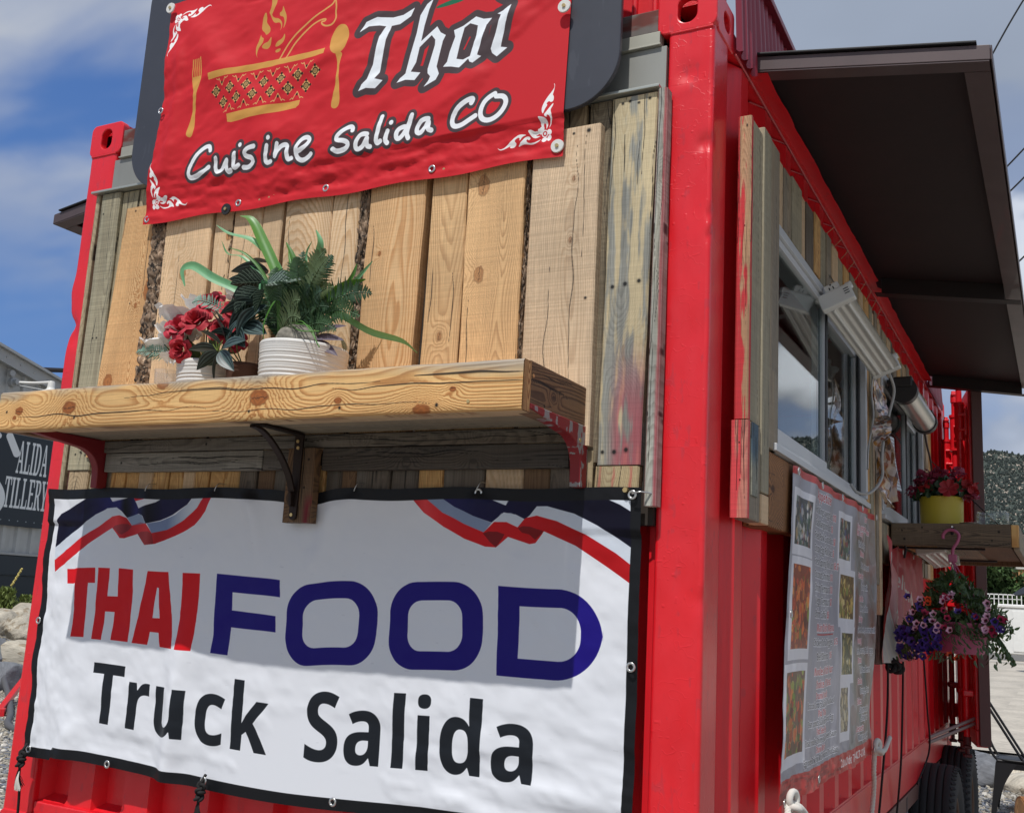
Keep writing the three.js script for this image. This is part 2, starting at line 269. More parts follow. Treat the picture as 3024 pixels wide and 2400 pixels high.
// boulders, each its own thing
const rockTex = tex(512, 512, (x, y) => { const a = fbm(x / 60, y / 60, 6, 131), b = fbm(x / 7, y / 7, 3, 132), c = sstep(0.55, 0.7, fbm(x / 34 + 9, y / 34, 5, 133)); const m = 0.74 + 0.4 * a + 0.2 * (b - 0.5); return [lerp(186, 150, c) * m, lerp(178, 136, c) * m, lerp(162, 116, c) * m]; });
const rockGreyTex = tex(512, 512, (x, y) => { const a = fbm(x / 50, y / 80, 6, 136), b = fbm(x / 6, y / 6, 3, 137), m = 0.7 + 0.45 * a + 0.25 * (b - 0.5); return [122 * m, 124 * m, 128 * m]; });
const rockMat = std({ map: rockTex, bumpMap: rockTex, bumpScale: 0.03, roughness: 0.92 }), rockGrey = std({ map: rockGreyTex, bumpMap: rockGreyTex, bumpScale: 0.03, roughness: 0.9 });
function rockGeo(seed, rx, ry, rz, facet) {
  let g = mergeVertices(new THREE.IcosahedronGeometry(1, 14).deleteAttribute('uv').deleteAttribute('normal')); const R = rng(seed), cuts = [];
  for (let i = 0; i < facet; i++) cuts.push([V(R() - 0.5, R() - 0.4, R() - 0.5).normalize(), 0.62 + R() * 0.25]);
  const p = g.attributes.position, v = V(0, 0, 0);
  for (let i = 0; i < p.count; i++) { v.fromBufferAttribute(p, i); for (const [n, d] of cuts) { const k = v.dot(n); if (k > d) v.addScaledVector(n, (d - k) * 0.85); } const f = 0.86 + 0.30 * fbm3(v.x * 1.7 + seed, v.y * 1.7, v.z * 1.7, 5, seed); p.setXYZ(i, v.x * f * rx, v.y * f * ry, v.z * f * rz); }
  g.computeVertexNormals(); const uv = new Float32Array(p.count * 2); for (let i = 0; i < p.count; i++) { uv[i * 2] = p.getX(i) * 0.8 + p.getZ(i) * 0.7; uv[i * 2 + 1] = p.getY(i) * 0.9 + p.getZ(i) * 0.3; } g.setAttribute('uv', new THREE.BufferAttribute(uv, 2)); return g;
}
{
  const put = (label, x, y, z, r, s, m, f, group) => { const o = mesh(numbered('boulder'), rockGeo(s, r[0], r[1], r[2], f), m); o.position.set(x, y, z); o.rotation.y = s; o.userData = { label, category: 'boulder' }; if (group) o.userData.group = group; };
  put('big round pale boulder at the foot of the rock bank left of the container', -13.2, 0.22, -8.35, [0.42, 0.40, 0.42], 3, rockMat, 3);
  put('pale tan boulder just above and behind the biggest one of the rock bank', -14.1, 0.62, -9.3, [0.55, 0.36, 0.5], 5, rockMat, 4);
  put('dark grey angular boulder nearest the red steel bar', -12.3, 0.12, -7.35, [0.5, 0.26, 0.42], 8, rockGrey, 8);
  put('dark grey boulder at the left picture edge beside the big pale one', -13.6, 0.38, -8.0, [0.42, 0.3, 0.4], 9, rockGrey, 5);
  put('flat whitish boulder near the top of the rock bank', -14.9, 0.86, -9.6, [0.6, 0.24, 0.42], 12, rockMat, 5);
  put('small bluish grey boulder against the red post at the top of the rock bank', -15.2, 1.02, -10.35, [0.3, 0.3, 0.3], 14, rockGrey, 4);
  put('low cream boulder in the rock bank left of the flat whitish one', -14.6, 0.72, -9.0, [0.45, 0.28, 0.4], 17, rockMat, 4);
  put('long low grey boulder lying on gravel behind the rear tyres', -0.12, 0.10, -9.9, [0.42, 0.24, 0.3], 21, rockGrey, 3);
  put('bright white flat stone behind the black metal chair', 0.16, 0.06, -10.3, [0.34, 0.17, 0.3], 23, std({ map: rockTex, roughness: 0.9, color: lin(1.25, 1.25, 1.25) }), 3);
  put('white rounded stone under the black metal chair', 0.42, 0.04, -9.6, [0.3, 0.14, 0.26], 25, rockMat, 3);
}
// grass and weeds on the bank
{
  const R = rng(77), blade = new THREE.BufferGeometry(); blade.setAttribute('position', new THREE.Float32BufferAttribute([-0.5, 0, 0, 0.5, 0, 0, 0.28, 0.55, 0.1, -0.28, 0.55, 0.1, 0, 1, 0.35], 3)); blade.setIndex([0, 1, 2, 0, 2, 3, 3, 2, 4]); blade.computeVertexNormals();
  const N = 9000, gm = std({ side: THREE.DoubleSide, roughness: 0.8 }), im = new THREE.InstancedMesh(blade, gm, N), m4 = new THREE.Matrix4(), q = new THREE.Quaternion(), c = new THREE.Color();
  for (let i = 0; i < N; i++) { const x = -15.75 + R() * 0.9, z = -6.5 - R() * 6.5, h = 0.10 + R() * 0.38 * (0.4 + vn(z * 2, 4, 3)); q.setFromEuler(new THREE.Euler((R() - 0.5) * 0.7, R() * 6.3, (R() - 0.5) * 0.7)); m4.compose(V(x, 0.70, z), q, V(0.008 + R() * 0.012, h, h * 0.8)); im.setMatrixAt(i, m4); const k = R(); im.setColorAt(i, k < 0.7 ? c.setRGB(0.10 + R() * 0.07, 0.15 + R() * 0.07, 0.035) : c.setRGB(0.32, 0.29, 0.12)); }
  im.name = 'grass'; im.userData = { label: 'green and dry grass along the foot of the grey metal building', category: 'grass', kind: 'stuff' }; scene.add(im);
  const leaf = new THREE.BufferGeometry(); leaf.setAttribute('position', new THREE.Float32BufferAttribute([0, 0, 0, 0.4, 0.5, 0.1, 0, 1, 0, -0.4, 0.5, 0.1], 3)); leaf.setIndex([0, 1, 2, 0, 2, 3]); leaf.computeVertexNormals();
  const weedG = []; for (let i = 0; i < 900; i++) { const t = Math.pow(R(), 0.8), g = leaf.clone(), a = R() * 6.28, rr = R() * 0.26 * (1 - t * 0.5); g.scale(0.05, 0.08, 0.05); g.rotateX((R() - 0.5) * 2); g.rotateY(R() * 6); g.translate(Math.cos(a) * rr, t * 0.55, Math.sin(a) * rr); weedG.push(g); }
  weedG.push(...[0, 1, 2, 3].map((i) => rod(V(0, 0, 0), V(0.1 * Math.cos(i * 2), 0.5, 0.1 * Math.sin(i * 2)), 0.006, 5)));
  const wg = merge(weedG.map((g) => { const q = g.index ? g.toNonIndexed() : g; if (!q.attributes.uv) q.setAttribute('uv', new THREE.BufferAttribute(new Float32Array(q.attributes.position.count * 2), 2)); return q; }));
  const wm = std({ color: lin(0.17, 0.22, 0.055), roughness: 0.75, side: THREE.DoubleSide });
  const spots = [[-15.3, -8.9, 0.9, 'bushy green weed at the left picture edge below the dark skirting'], [-15.2, -9.45, 1.05, 'green weed with a tall flowering stalk below the dark skirting'], [-15.25, -9.9, 0.85, 'leafy green weed between the flowering weed and the red post'], [-15.2, -10.35, 0.95, 'leafy green weed right beside the red corner post']];
  spots.forEach(([x, z, s, label], i) => { const t = thing('weed', label, 'weed', undefined); const m = mesh('foliage', wg, wm, t); m.scale.setScalar(s); m.rotation.y = i * 2; t.position.set(x, 0.72, z); if (i === 1) { mesh('flower_stalk', tube([[0, 0.3, 0], [0.06, 0.62, -0.03], [0.18, 0.95, -0.1]], 0.008, 12, 5), std({ color: lin(0.3, 0.3, 0.1) }), t); const fg = []; for (let k = 0; k < 14; k++) { const q = new THREE.SphereGeometry(0.02, 5, 4); q.translate(0.06 + k * 0.009 + (k % 3) * 0.008, 0.66 + k * 0.022, -0.03 - k * 0.005); fg.push(q); } mesh('flower_head', merge(fg), std({ color: lin(0.55, 0.45, 0.14) }), t); } });
}
{ // red bar and grey hose on the gravel, left edge
  const b = thing('steel_bar', 'red painted steel bar on the gravel left of the container', 'steel bar'); mesh('bar', bar(V(-11.9, 0.30, -7.55), V(-9.9, 0.04, -5.6), 0.07, 0.07, 0.01), redPaint, b); mesh('end_plate', bar(V(-9.93, 0.02, -5.63), V(-9.86, 0.02, -5.56), 0.14, 0.14, 0.005), redPaint, b);
  const h = thing('hose', 'grey hose running down to the gravel below the red steel bar', 'hose'); mesh('pipe', tube([[-11.6, 0.22, -6.9], [-10.6, 0.10, -6.25], [-9.7, 0.04, -5.6], [-8.9, 0.035, -5.0], [-7.9, 0.035, -4.7]], 0.035, 40, 10), std({ color: lin(0.10, 0.10, 0.11), roughness: 0.6 }), h);
}
// wooded hill on the right horizon
{
  const ridge = (az) => 0.131 + 0.035 * Math.sin(az * 3.1 + 0.8) + 0.012 * (fbm(az * 18, 1, 4, 8) - 0.5);
  const ht = tex(1024, 1024, (x, y) => { const a = fbm(x / 26, y / 26, 5, 141), b = fbm(x / 5, y / 5, 3, 142), rock = sstep(0.62, 0.72, fbm(x / 13 + 7, y / 13, 5, 143)) , m = 0.7 + 0.6 * b; return [lerp(50 + 20 * a, 170, rock) * m, lerp(58 + 20 * a, 154, rock) * m, lerp(54 + 16 * a, 140, rock) * m]; });
  const D = 1650, pt = (az, t) => { const h = ridge(az) * D * Math.pow(t, 0.9) * sstep(-0.31, -0.2, az) * sstep(0.66, 0.45, az) + (fbm(az * 40, t * 9, 4, 12) - 0.5) * 26 * t, r = D * (0.70 + 0.30 * t); return [0.78 + Math.sin(az) * r, h, 2.5 - Math.cos(az) * r]; };
  const hillG = grid(260, 46, (u, v) => pt(-0.30 + u * 0.95, v), (u, v) => [u * 6, v * 2]);
  structure('hill', hillG, std({ map: ht, roughness: 1 }));
  const R = rng(55), cone = new THREE.IcosahedronGeometry(1, 0), N = 16000, im = new THREE.InstancedMesh(cone, std({ roughness: 1 }), N), m4 = new THREE.Matrix4(), q = new THREE.Quaternion(), c = new THREE.Color();
  for (let i = 0; i < N; i++) { const top = i < 500, az = top ? -0.28 + R() * 0.9 : -0.12 + R() * 0.36, t = top ? 0.985 + R() * 0.015 : 0.12 + R() * 0.87, p = pt(az, t), s = 0.8 + R() * 1.3; m4.compose(V(p[0], p[1] + s * 0.7, p[2]), q, V(s * 0.85, s * (1.0 + R() * 0.7), s * 0.85)); im.setMatrixAt(i, m4); const b = 0.75 + R() * 0.5; im.setColorAt(i, c.setRGB(0.030 * b, 0.040 * b, 0.036 * b)); }
  im.name = 'forest'; im.userData = { label: 'dark pinyon forest covering the hill behind the car park', category: 'forest', kind: 'stuff' }; scene.add(im);
}
// ------------------------------------------------------------------ grey metal building on the left (its gable wall faces +x)
{
  const b = thing('metal_building', 'grey ribbed metal building with dark skirting and a big dark sign left of the container', 'building');
  const X = -16.05, ribT = tex(64, 256, (x, y) => { const a = fbm(x / 8, y / 60, 3, 151); const m = 0.92 + 0.14 * a; return [178 * m, 180 * m, 178 * m]; });
  const wallM = std({ map: ribT, roughness: 0.5, metalness: 0.2 }), trimM = std({ color: lin(0.36, 0.37, 0.37), roughness: 0.5, metalness: 0.2 }), darkM = std({ color: lin(0.018, 0.030, 0.042), roughness: 0.5 });
  const rake = (z) => 5.60 + (z + 8.85) * 0.27;
  // ribbed gable wall: trapezoid ribs every 0.3 m, cut along the rake
  const pos = [], uv = [], idx = []; let z = 3.0, n = 0; const prof = [[0, 0], [0.17, 0], [0.205, 0.045], [0.265, 0.045], [0.30, 0]];
  for (let k = 0; k < 60; k++) for (const [dz, dx] of prof.slice(0, 4)) { const zz = 3.0 - k * 0.30 - dz; pos.push(X + dx, 1.9, zz, X + dx, Math.min(rake(zz), 9), zz); uv.push(zz, 0, zz, 3); n++; }
  for (let i = 0; i < n - 1; i++) idx.push(i * 2, i * 2 + 3, i * 2 + 1, i * 2, i * 2 + 2, i * 2 + 3);
  const wg = new THREE.BufferGeometry(); wg.setAttribute('position', new THREE.Float32BufferAttribute(pos, 3)); wg.setAttribute('uv', new THREE.Float32BufferAttribute(uv, 2)); wg.setIndex(idx);
  const wn = wg.toNonIndexed(); wn.computeVertexNormals(); mesh('wall', wn, std({ map: ribT, roughness: 0.5, metalness: 0.2, side: THREE.DoubleSide }), b);
  mesh('side_wall', bx(X - 12, 0.3, -15.0, X - 0.02, 3.95, -14.9, 0.01), wallM, b);
  // skirting with two shadow steps
  mesh('skirting', merge([bx(X - 0.2, 0.2, -15.0, X + 0.05, 1.55, 3, 0.01), bx(X - 0.2, 1.553, -15.0, X + 0.09, 1.90, 3, 0.01)]), darkM, b);
  mesh('skirting_trim', bx(X - 0.1, 1.903, -15.0, X + 0.11, 1.95, 3, 0.008), trimM, b);
  const rk = (z0, z1, y0, y1, x0, x1) => { const g = extrude([[z0, rake(z0) + y0], [z1, rake(z1) + y0], [z1, rake(z1) + y1], [z0, rake(z0) + y1]], x1 - x0); g.rotateY(-Math.PI / 2); g.translate(x1, 0, 0); return boxUV(g); };
  mesh('rake_fascia', rk(-15.2, 3, -0.20, 0.02, X - 0.05, X + 0.16), trimM, b);
  mesh('roof', rk(-15.3, 3, 0.023, 0.07, X - 12, X + 0.24), std({ color: lin(0.42, 0.43, 0.43), roughness: 0.45, metalness: 0.4 }), b);
  mesh('corner_trim', bx(X - 0.1, 1.953, -15.06, X + 0.10, 3.9, -14.86, 0.01), trimM, b);
  const sg = []; for (let i = 0; i < 60; i++) { const zz = -15 + i * 0.3, q = new THREE.SphereGeometry(0.014, 5, 4); q.translate(X + 0.165, rake(zz) - 0.09, zz); sg.push(q); } const sc = mesh('screw', merge(sg), galv, b); sc.userData.kind = 'stuff';
  // roof pipe stub seen against the sky
  mesh('vent_pipe', rod(V(X + 0.1, 5.28, -9.85), V(X + 0.22, 5.42, -10.6), 0.035), steelDark, b); mesh('vent_pipe', rod(V(X + 0.1, 5.34, -10.0), V(X + 0.22, 5.47, -10.75), 0.028), steelDark, b);

  // sign board with its lettering, a thing of its own
  const s = thing('wall_sign', 'dark navy sign with tall white lettering on the grey metal building', 'sign');
  const zL = -6.2, zR = -10.62, y0 = 2.42, y1 = 4.06, W = zL - zR, H = y1 - y0;
  const st = canvasTex(1024, 380, (c, w, h) => {
    c.fillStyle = '#1d2a35'; c.fillRect(0, 0, w, h); const px = (zz) => ((zL - zz) / W) * w, py = (yy) => ((y1 - yy) / H) * h;
    c.fillStyle = '#e4e8e8'; c.font = 'bold 100px serif'; c.textBaseline = 'alphabetic';
    const word = (t, x0, x1, yb, ht) => { c.save(); const m = c.measureText(t); c.translate(x0, yb); c.scale((x1 - x0) / m.width, ht / 73); c.fillText(t, 0, 0); c.restore(); };
    word('DI', px(-8.3), px(-9.56), py(2.72), 120); word('ALIDA', px(-9.83), px(-10.48), py(3.37), py(3.37) - py(3.97)); word('TILLERY', px(-9.66), px(-10.57), py(2.74), py(2.74) - py(3.30));
    // the long swash S to the left of both words
    c.strokeStyle = '#e4e8e8'; c.lineWidth = 34; c.lineCap = 'round'; c.beginPath(); c.moveTo(px(-9.62), py(4.0)); c.lineTo(px(-9.80), py(3.72)); c.stroke(); c.lineWidth = 26; c.beginPath(); c.moveTo(px(-9.40), py(3.98)); c.bezierCurveTo(px(-8.9), py(3.95), px(-8.9), py(3.45), px(-9.4), py(3.22)); c.bezierCurveTo(px(-9.72), py(3.0), px(-9.72), py(2.72), px(-9.42), py(2.56)); c.stroke();
    c.strokeStyle = '#2c4f9c'; c.lineWidth = 7; c.beginPath(); c.moveTo(px(-9.30), py(3.2)); c.bezierCurveTo(px(-9.62), py(3.0), px(-9.62), py(2.76), px(-9.36), py(2.6)); c.stroke();
    c.fillStyle = '#8a949a'; for (let i = 0; i < 12; i++) { c.beginPath(); c.arc(w - 20 - i * 40, h - 22, 3, 0, 7); c.fill(); }
  });
  const sp = grid(1, 1, (u, v) => [X + 0.122, y1 - v * H, zL - u * W], (u, v) => [u, 1 - v]);
  mesh('sign_face', sp, std({ map: st, roughness: 0.5, side: THREE.DoubleSide }), s); mesh('sign_panel', bx(X + 0.07, y0, zR, X + 0.12, y1, zL, 0.004), darkM, s);
  // gooseneck lamp over the sign
  const l = thing('wall_lamp', 'white gooseneck lamp on the grey metal building above the dark sign', 'lamp');
  mesh('mount', merge([rod(V(X + 0.05, 4.98, -9.55), V(X + 0.14, 4.98, -9.55), 0.09, 14), rod(V(X + 0.14, 4.98, -9.55), V(X + 0.22, 4.98, -9.55), 0.05, 12), rod(V(X + 0.05, 5.14, -9.50), V(X + 0.12, 5.14, -9.50), 0.06, 12)]), trimM, l);
  mesh('arm', tube([[X + 0.18, 4.98, -9.56], [X + 0.42, 4.99, -9.72], [X + 0.68, 5.02, -9.86]], 0.026, 16, 8), whiteEnamel, l); mesh('stay', tube([[X + 0.18, 4.93, -9.57], [X + 0.66, 4.86, -9.86]], 0.012, 6, 6), trimM, l);
  const sh = new THREE.LatheGeometry([[0.045, 0.2], [0.06, 0.18], [0.065, 0.09], [0.075, 0.05], [0.20, -0.02], [0.205, -0.03], [0.19, -0.03], [0.05, 0.03]].map((p) => new THREE.Vector2(...p)), 24); sh.translate(X + 0.70, 4.84, -9.88); mesh('lamp_shade', sh, whiteEnamel, l);
}
// ------------------------------------------------------------------ far right: bush, tan building, white trailer, parasol, kerb
{
  const R = rng(91), t = thing('bush_tree', 'round green leafy tree behind the white storage box at the right edge', 'tree');
  mesh('trunk', rod(V(-3.9, -0.1, -66), V(-3.8, 3, -66), 0.22, 10, 0.14), std({ color: lin(0.1, 0.075, 0.05), roughness: 0.95 }), t);
  const leaf = new THREE.BufferGeometry(); leaf.setAttribute('position', new THREE.Float32BufferAttribute([-0.5, 0, 0, 0.5, 0.06, 0, 0, 1, 0.2, 0.1, 0.5, -0.3], 3)); leaf.setIndex([0, 1, 2, 0, 3, 2]); leaf.computeVertexNormals();
  const lobes = []; for (let i = 0; i < 30; i++) lobes.push([-3.9 + (R() - 0.5) * 5.4, 2.0 + R() * 3.4, -66 + (R() - 0.5) * 3, 0.7 + R() * 0.9]);
  const N = 15000, im = new THREE.InstancedMesh(leaf, std({ roughness: 0.7, side: THREE.DoubleSide }), N), m4 = new THREE.Matrix4(), q = new THREE.Quaternion(), c = new THREE.Color();
  for (let i = 0; i < N; i++) { const L = lobes[Math.floor(R() * 30)], a = R() * 6.28, u = R() * 2 - 1, r = L[3] * (0.6 + 0.4 * R()), s = 0.12 + R() * 0.16; q.setFromEuler(new THREE.Euler(R() * 6, R() * 6, R() * 6)); m4.compose(V(L[0] + Math.cos(a) * Math.sqrt(1 - u * u) * r, L[1] + u * r * 0.8, L[2] + Math.sin(a) * Math.sqrt(1 - u * u) * r), q, V(s, s * 1.4, s)); im.setMatrixAt(i, m4); const k = 0.6 + R() * 0.9; im.setColorAt(i, c.setRGB(0.055 * k, 0.105 * k, 0.028 * k)); }
  im.name = 'crown'; im.userData.kind = 'stuff'; t.add(im);
  const b = thing('tan_building', 'tan stucco building with a flat parapet at the right picture edge', 'building'), tan = std({ map: tex(128, 128, (x, y) => { const m = 0.93 + 0.12 * fbm(x / 9, y / 9, 4, 161); return [196 * m, 150 * m, 104 * m]; }), roughness: 0.9 });
  mesh('wall', bx(-1.94, 0, -76, 9, 5.0, -66, 0.02), tan, b); mesh('parapet', bx(-2.0, 5.003, -76.1, 9.1, 5.16, -65.9, 0.02), std({ color: lin(0.62, 0.6, 0.55), roughness: 0.8 }), b); mesh('base_trim', bx(-1.98, 0.02, -76.05, 9.05, 0.9, -65.95, 0.02), std({ color: lin(0.55, 0.38, 0.23), roughness: 0.9 }), b);
  for (const wx of [0.5, 3.5, 6.5]) { const w = mesh('window', bx(wx, 2.6, -65.99, wx + 1.4, 3.9, -65.9, 0.01), std({ color: lin(0.05, 0.06, 0.07), roughness: 0.15 }), b); mesh('frame', merge([bx(wx - 0.08, 2.52, -65.99, wx, 3.98, -65.86, 0.005), bx(wx + 1.4, 2.52, -65.99, wx + 1.48, 3.98, -65.86, 0.005), bx(wx, 3.903, -65.99, wx + 1.4, 3.98, -65.86, 0.005)]), whiteEnamel, w); }
  const v = thing('storage_container', 'white storage box with a low white railing on its roof on the dusty lot', 'storage box');
  const wp = phys({ map: tex(128, 128, (x, y) => { const m = 0.95 + 0.06 * fbm(x / 20, y / 30, 4, 165); return [226 * m, 226 * m, 222 * m]; }), roughness: 0.45, clearcoat: 0.2 });
  mesh('body', bx(-2.75, 0.35, -58, 4.2, 2.55, -54, 0.08, 3), wp, v); mesh('roof_edge', bx(-2.82, 2.553, -58.06, 4.27, 2.72, -53.94, 0.05, 2), wp, v); mesh('skirt', bx(-2.6, 0.02, -57.8, 4.0, 0.347, -54.02, 0.02), std({ color: lin(0.2, 0.2, 0.2) }), v);
  const rg = [bx(-2.7, 3.15, -54.1, -1.1, 3.2, -54.05, 0.005), bx(-2.7, 2.95, -54.1, -1.1, 2.98, -54.05, 0.005)]; for (let i = 0; i < 9; i++) rg.push(bx(-2.7 + i * 0.2, 2.72, -54.1, -2.66 + i * 0.2, 3.2, -54.05, 0.004)); mesh('railing', merge(rg), wp, v);
  mesh('door', bx(-1.5, 0.5, -53.99, -0.6, 2.4, -53.96, 0.01), wp, v);
  const u = thing('parasol', 'dark open parasol in front of the tan building at the right picture edge', 'parasol');
  mesh('pole', rod(V(0.55, 0, -40), V(0.55, 3.5, -40), 0.03), steelDark, u);
  const cg = []; for (let i = 0; i < 8; i++) { const a0 = i / 8 * 6.283, a1 = (i + 1) / 8 * 6.283; cg.push(grid(6, 6, (p, r) => { const a = lerp(a0, a1, p), rr = r * 1.45, sag = Math.cos((p - 0.5) * Math.PI) * 0.05 * r; return [0.55 + Math.cos(a) * rr * (1 - sag * 0.4), 3.62 - r * r * 0.35 - r * 0.45 - sag, -40 + Math.sin(a) * rr * (1 - sag * 0.4)]; })); }
  mesh('canopy', merge(cg), std({ color: lin(0.018, 0.022, 0.028), roughness: 0.8, side: THREE.DoubleSide }), u); for (let i = 0; i < 8; i++) { const a = i / 8 * 6.283; mesh('rib', rod(V(0.55, 3.5, -40), V(0.55 + Math.cos(a) * 1.4, 2.83, -40 + Math.sin(a) * 1.4), 0.012, 5), steelDark, u); } mesh('base', rod(V(0.55, 0, -40), V(0.55, 0.1, -40), 0.3, 20), steelDark, u);
  const kb = structure('kerb', bx(-9, -0.05, -49.6, 14, 0.13, -49.3, 0.03), std({ color: lin(0.42, 0.40, 0.36), roughness: 0.9 })); kb.position.y = 0.0;
}
// overhead wires
{
  const far = [[[-1.6, 12.95, -23.6], [0.05, 15.75, -22.98], [0.9, 17.0, -22.7]], [[-1.4, 11.4, -24.1], [0.05, 12.63, -23.65], [1.6, 14.1, -23.2]], [[-1.5, 10.75, -24.2], [0.09, 12.02, -23.75], [1.6, 13.4, -23.3]], [[-1.4, 9.0, -24.4], [0.2, 10.3, -24.0], [1.6, 11.6, -23.6]]];
  const lab = ['uppermost black overhead wire meeting the awning corner in the right sky', 'second black overhead wire from the top right of the awning', 'third black overhead wire just under the second one right of the awning', 'lowest black overhead wire right of the awning'];
  far.forEach((p, i) => { const w = mesh(numbered('overhead_wire'), tube(p, 0.021, 20, 6), black); w.userData = { label: lab[i], category: 'wire', group: 'overhead wires' }; });
}
// ------------------------------------------------------------------ the red container kitchen
const truck = thing('container_kitchen', 'red shipping container food kitchen on wheels, clad with boards and with brown awnings', 'food truck');
const CW = 2.438, YB = 0.692, YT = 3.278, ZF = -6.058;
// closed tube post with small dents, front face z = -0.004, right face x = -0.004
function postGeo(x0, x1, z0, z1, y0, y1, dents, seed) {
  const P = [], r = 0.012, per = []; const cor = [[x1, z1], [x0, z1], [x0, z0], [x1, z0]]; // counter-clockwise from the front right arris, seen from above
  const seg = 22, nv = 150;
  for (let e = 0; e < 4; e++) { const a = cor[e], b = cor[(e + 1) % 4], L = Math.hypot(b[0] - a[0], b[1] - a[1]), dx = (b[0] - a[0]) / L, dz = (b[1] - a[1]) / L; const c0 = [a[0] + dx * r, a[1] + dz * r], c1 = [b[0] - dx * r, b[1] - dz * r]; for (let i = 0; i <= seg; i++) per.push([lerp(c0[0], c1[0], i / seg), lerp(c0[1], c1[1], i / seg)]); const d = cor[(e + 2) % 4], L2 = Math.hypot(d[0] - b[0], d[1] - b[1]); for (let i = 1; i < 4; i++) { const t = i / 4, q0 = c1, q1 = [b[0] + (d[0] - b[0]) / L2 * r, b[1] + (d[1] - b[1]) / L2 * r]; per.push([(1 - t) * (1 - t) * q0[0] + 2 * t * (1 - t) * b[0] + t * t * q1[0], (1 - t) * (1 - t) * q0[1] + 2 * t * (1 - t) * b[1] + t * t * q1[1]]); } }
  per.push(per[0]); const n = per.length - 1, mx = (x0 + x1) / 2, mz = (z0 + z1) / 2; let len = [0]; for (let i = 1; i <= n; i++) len.push(len[i - 1] + Math.hypot(per[i][0] - per[i - 1][0], per[i][1] - per[i - 1][1]));
  return grid(n, nv, (u, v) => {
    const i = Math.round(u * n), y = y1 + (y0 - y1) * v; let [x, z] = per[i]; let dx = 0, dz = 0;
    const w = (fbm(x * 14 + z * 11, y * 9, 4, seed) - 0.5) * 0.004; dz += w; dx += w * 0.4;
    for (const [px, py, pz, rad, dep, nx, nz] of dents) { const d2 = ((x - px) ** 2 + (z - pz) ** 2 + ((y - py) * 1.25) ** 2) / (rad * rad); const k = dep * Math.exp(-d2 * 2); dx -= k * nx; dz -= k * nz; }
    return [x + dx, y, z + dz];
  }, (u, v) => [len[Math.round(u * n)] * 1.0, lerp(y1, y0, v)]);
}
// ISO corner fitting with its oval openings
function castingGeo(sx, top) {
  const w = 0.162, h = 0.118, d = 0.178, sh = new THREE.Shape(), r = 0.02;
  const rr = (s, x0, y0, x1, y1, q) => { s.moveTo(x0 + q, y0); s.lineTo(x1 - q, y0); s.absarc(x1 - q, y0 + q, q, -Math.PI / 2, 0); s.lineTo(x1, y1 - q); s.absarc(x1 - q, y1 - q, q, 0, Math.PI / 2); s.lineTo(x0 + q, y1); s.absarc(x0 + q, y1 - q, q, Math.PI / 2, Math.PI); s.lineTo(x0, y0 + q); s.absarc(x0 + q, y0 + q, q, Math.PI, 1.5 * Math.PI); };
  rr(sh, 0, 0, w, h, 0.022); const hole = new THREE.Path(); rr(hole, 0.050, 0.017, 0.113, 0.103, 0.0305); sh.holes.push(hole);
  const front = new THREE.ExtrudeGeometry(sh, { depth: 0.022, bevelEnabled: true, bevelSize: 0.004, bevelThickness: 0.004, bevelSegments: 2, curveSegments: 10 }); front.translate(0, 0, -0.026);
  const shs = new THREE.Shape(); rr(shs, 0, 0, d - 0.03, h, 0.012); const h2 = new THREE.Path(); rr(h2, 0.045, 0.03, 0.115, 0.09, 0.028); shs.holes.push(h2);
  const side = new THREE.ExtrudeGeometry(shs, { depth: 0.02, bevelEnabled: true, bevelSize: 0.003, bevelThickness: 0.003, bevelSegments: 1, curveSegments: 10 }); side.rotateY(Math.PI / 2); side.translate(w - 0.023, 0, -0.03);
  const inner = new THREE.BoxGeometry(0.012, h - 0.01, d - 0.03); inner.translate(0.012, h / 2, -0.03 - (d - 0.03) / 2);
  const back = new THREE.BoxGeometry(w - 0.01, h - 0.01, 0.02); back.translate(w / 2, h / 2, -d);
  const lid = new THREE.BoxGeometry(w - 0.02, 0.018, d - 0.05); const lid2 = lid.clone(); lid.translate(w / 2, h - 0.012, -d / 2 - 0.02); lid2.translate(w / 2, 0.012, -d / 2 - 0.02);
  const g = merge([front, side, inner, back, lid, lid2]); if (sx < 0) { g.scale(-1, 1, 1); g.translate(w, 0, 0); const p = g.attributes.position.array, q = g.attributes.uv.array, m = g.attributes.normal.array; for (let i = 0; i < p.length; i += 9) for (let k = 0; k < 3; k++) { let t = p[i + k]; p[i + k] = p[i + 3 + k]; p[i + 3 + k] = t; t = m[i + k]; m[i + k] = m[i + 3 + k]; m[i + 3 + k] = t; if (k < 2) { const j = (i / 3) * 2; t = q[j + k]; q[j + k] = q[j + 2 + k]; q[j + 2 + k] = t; } } }
  return g;
}
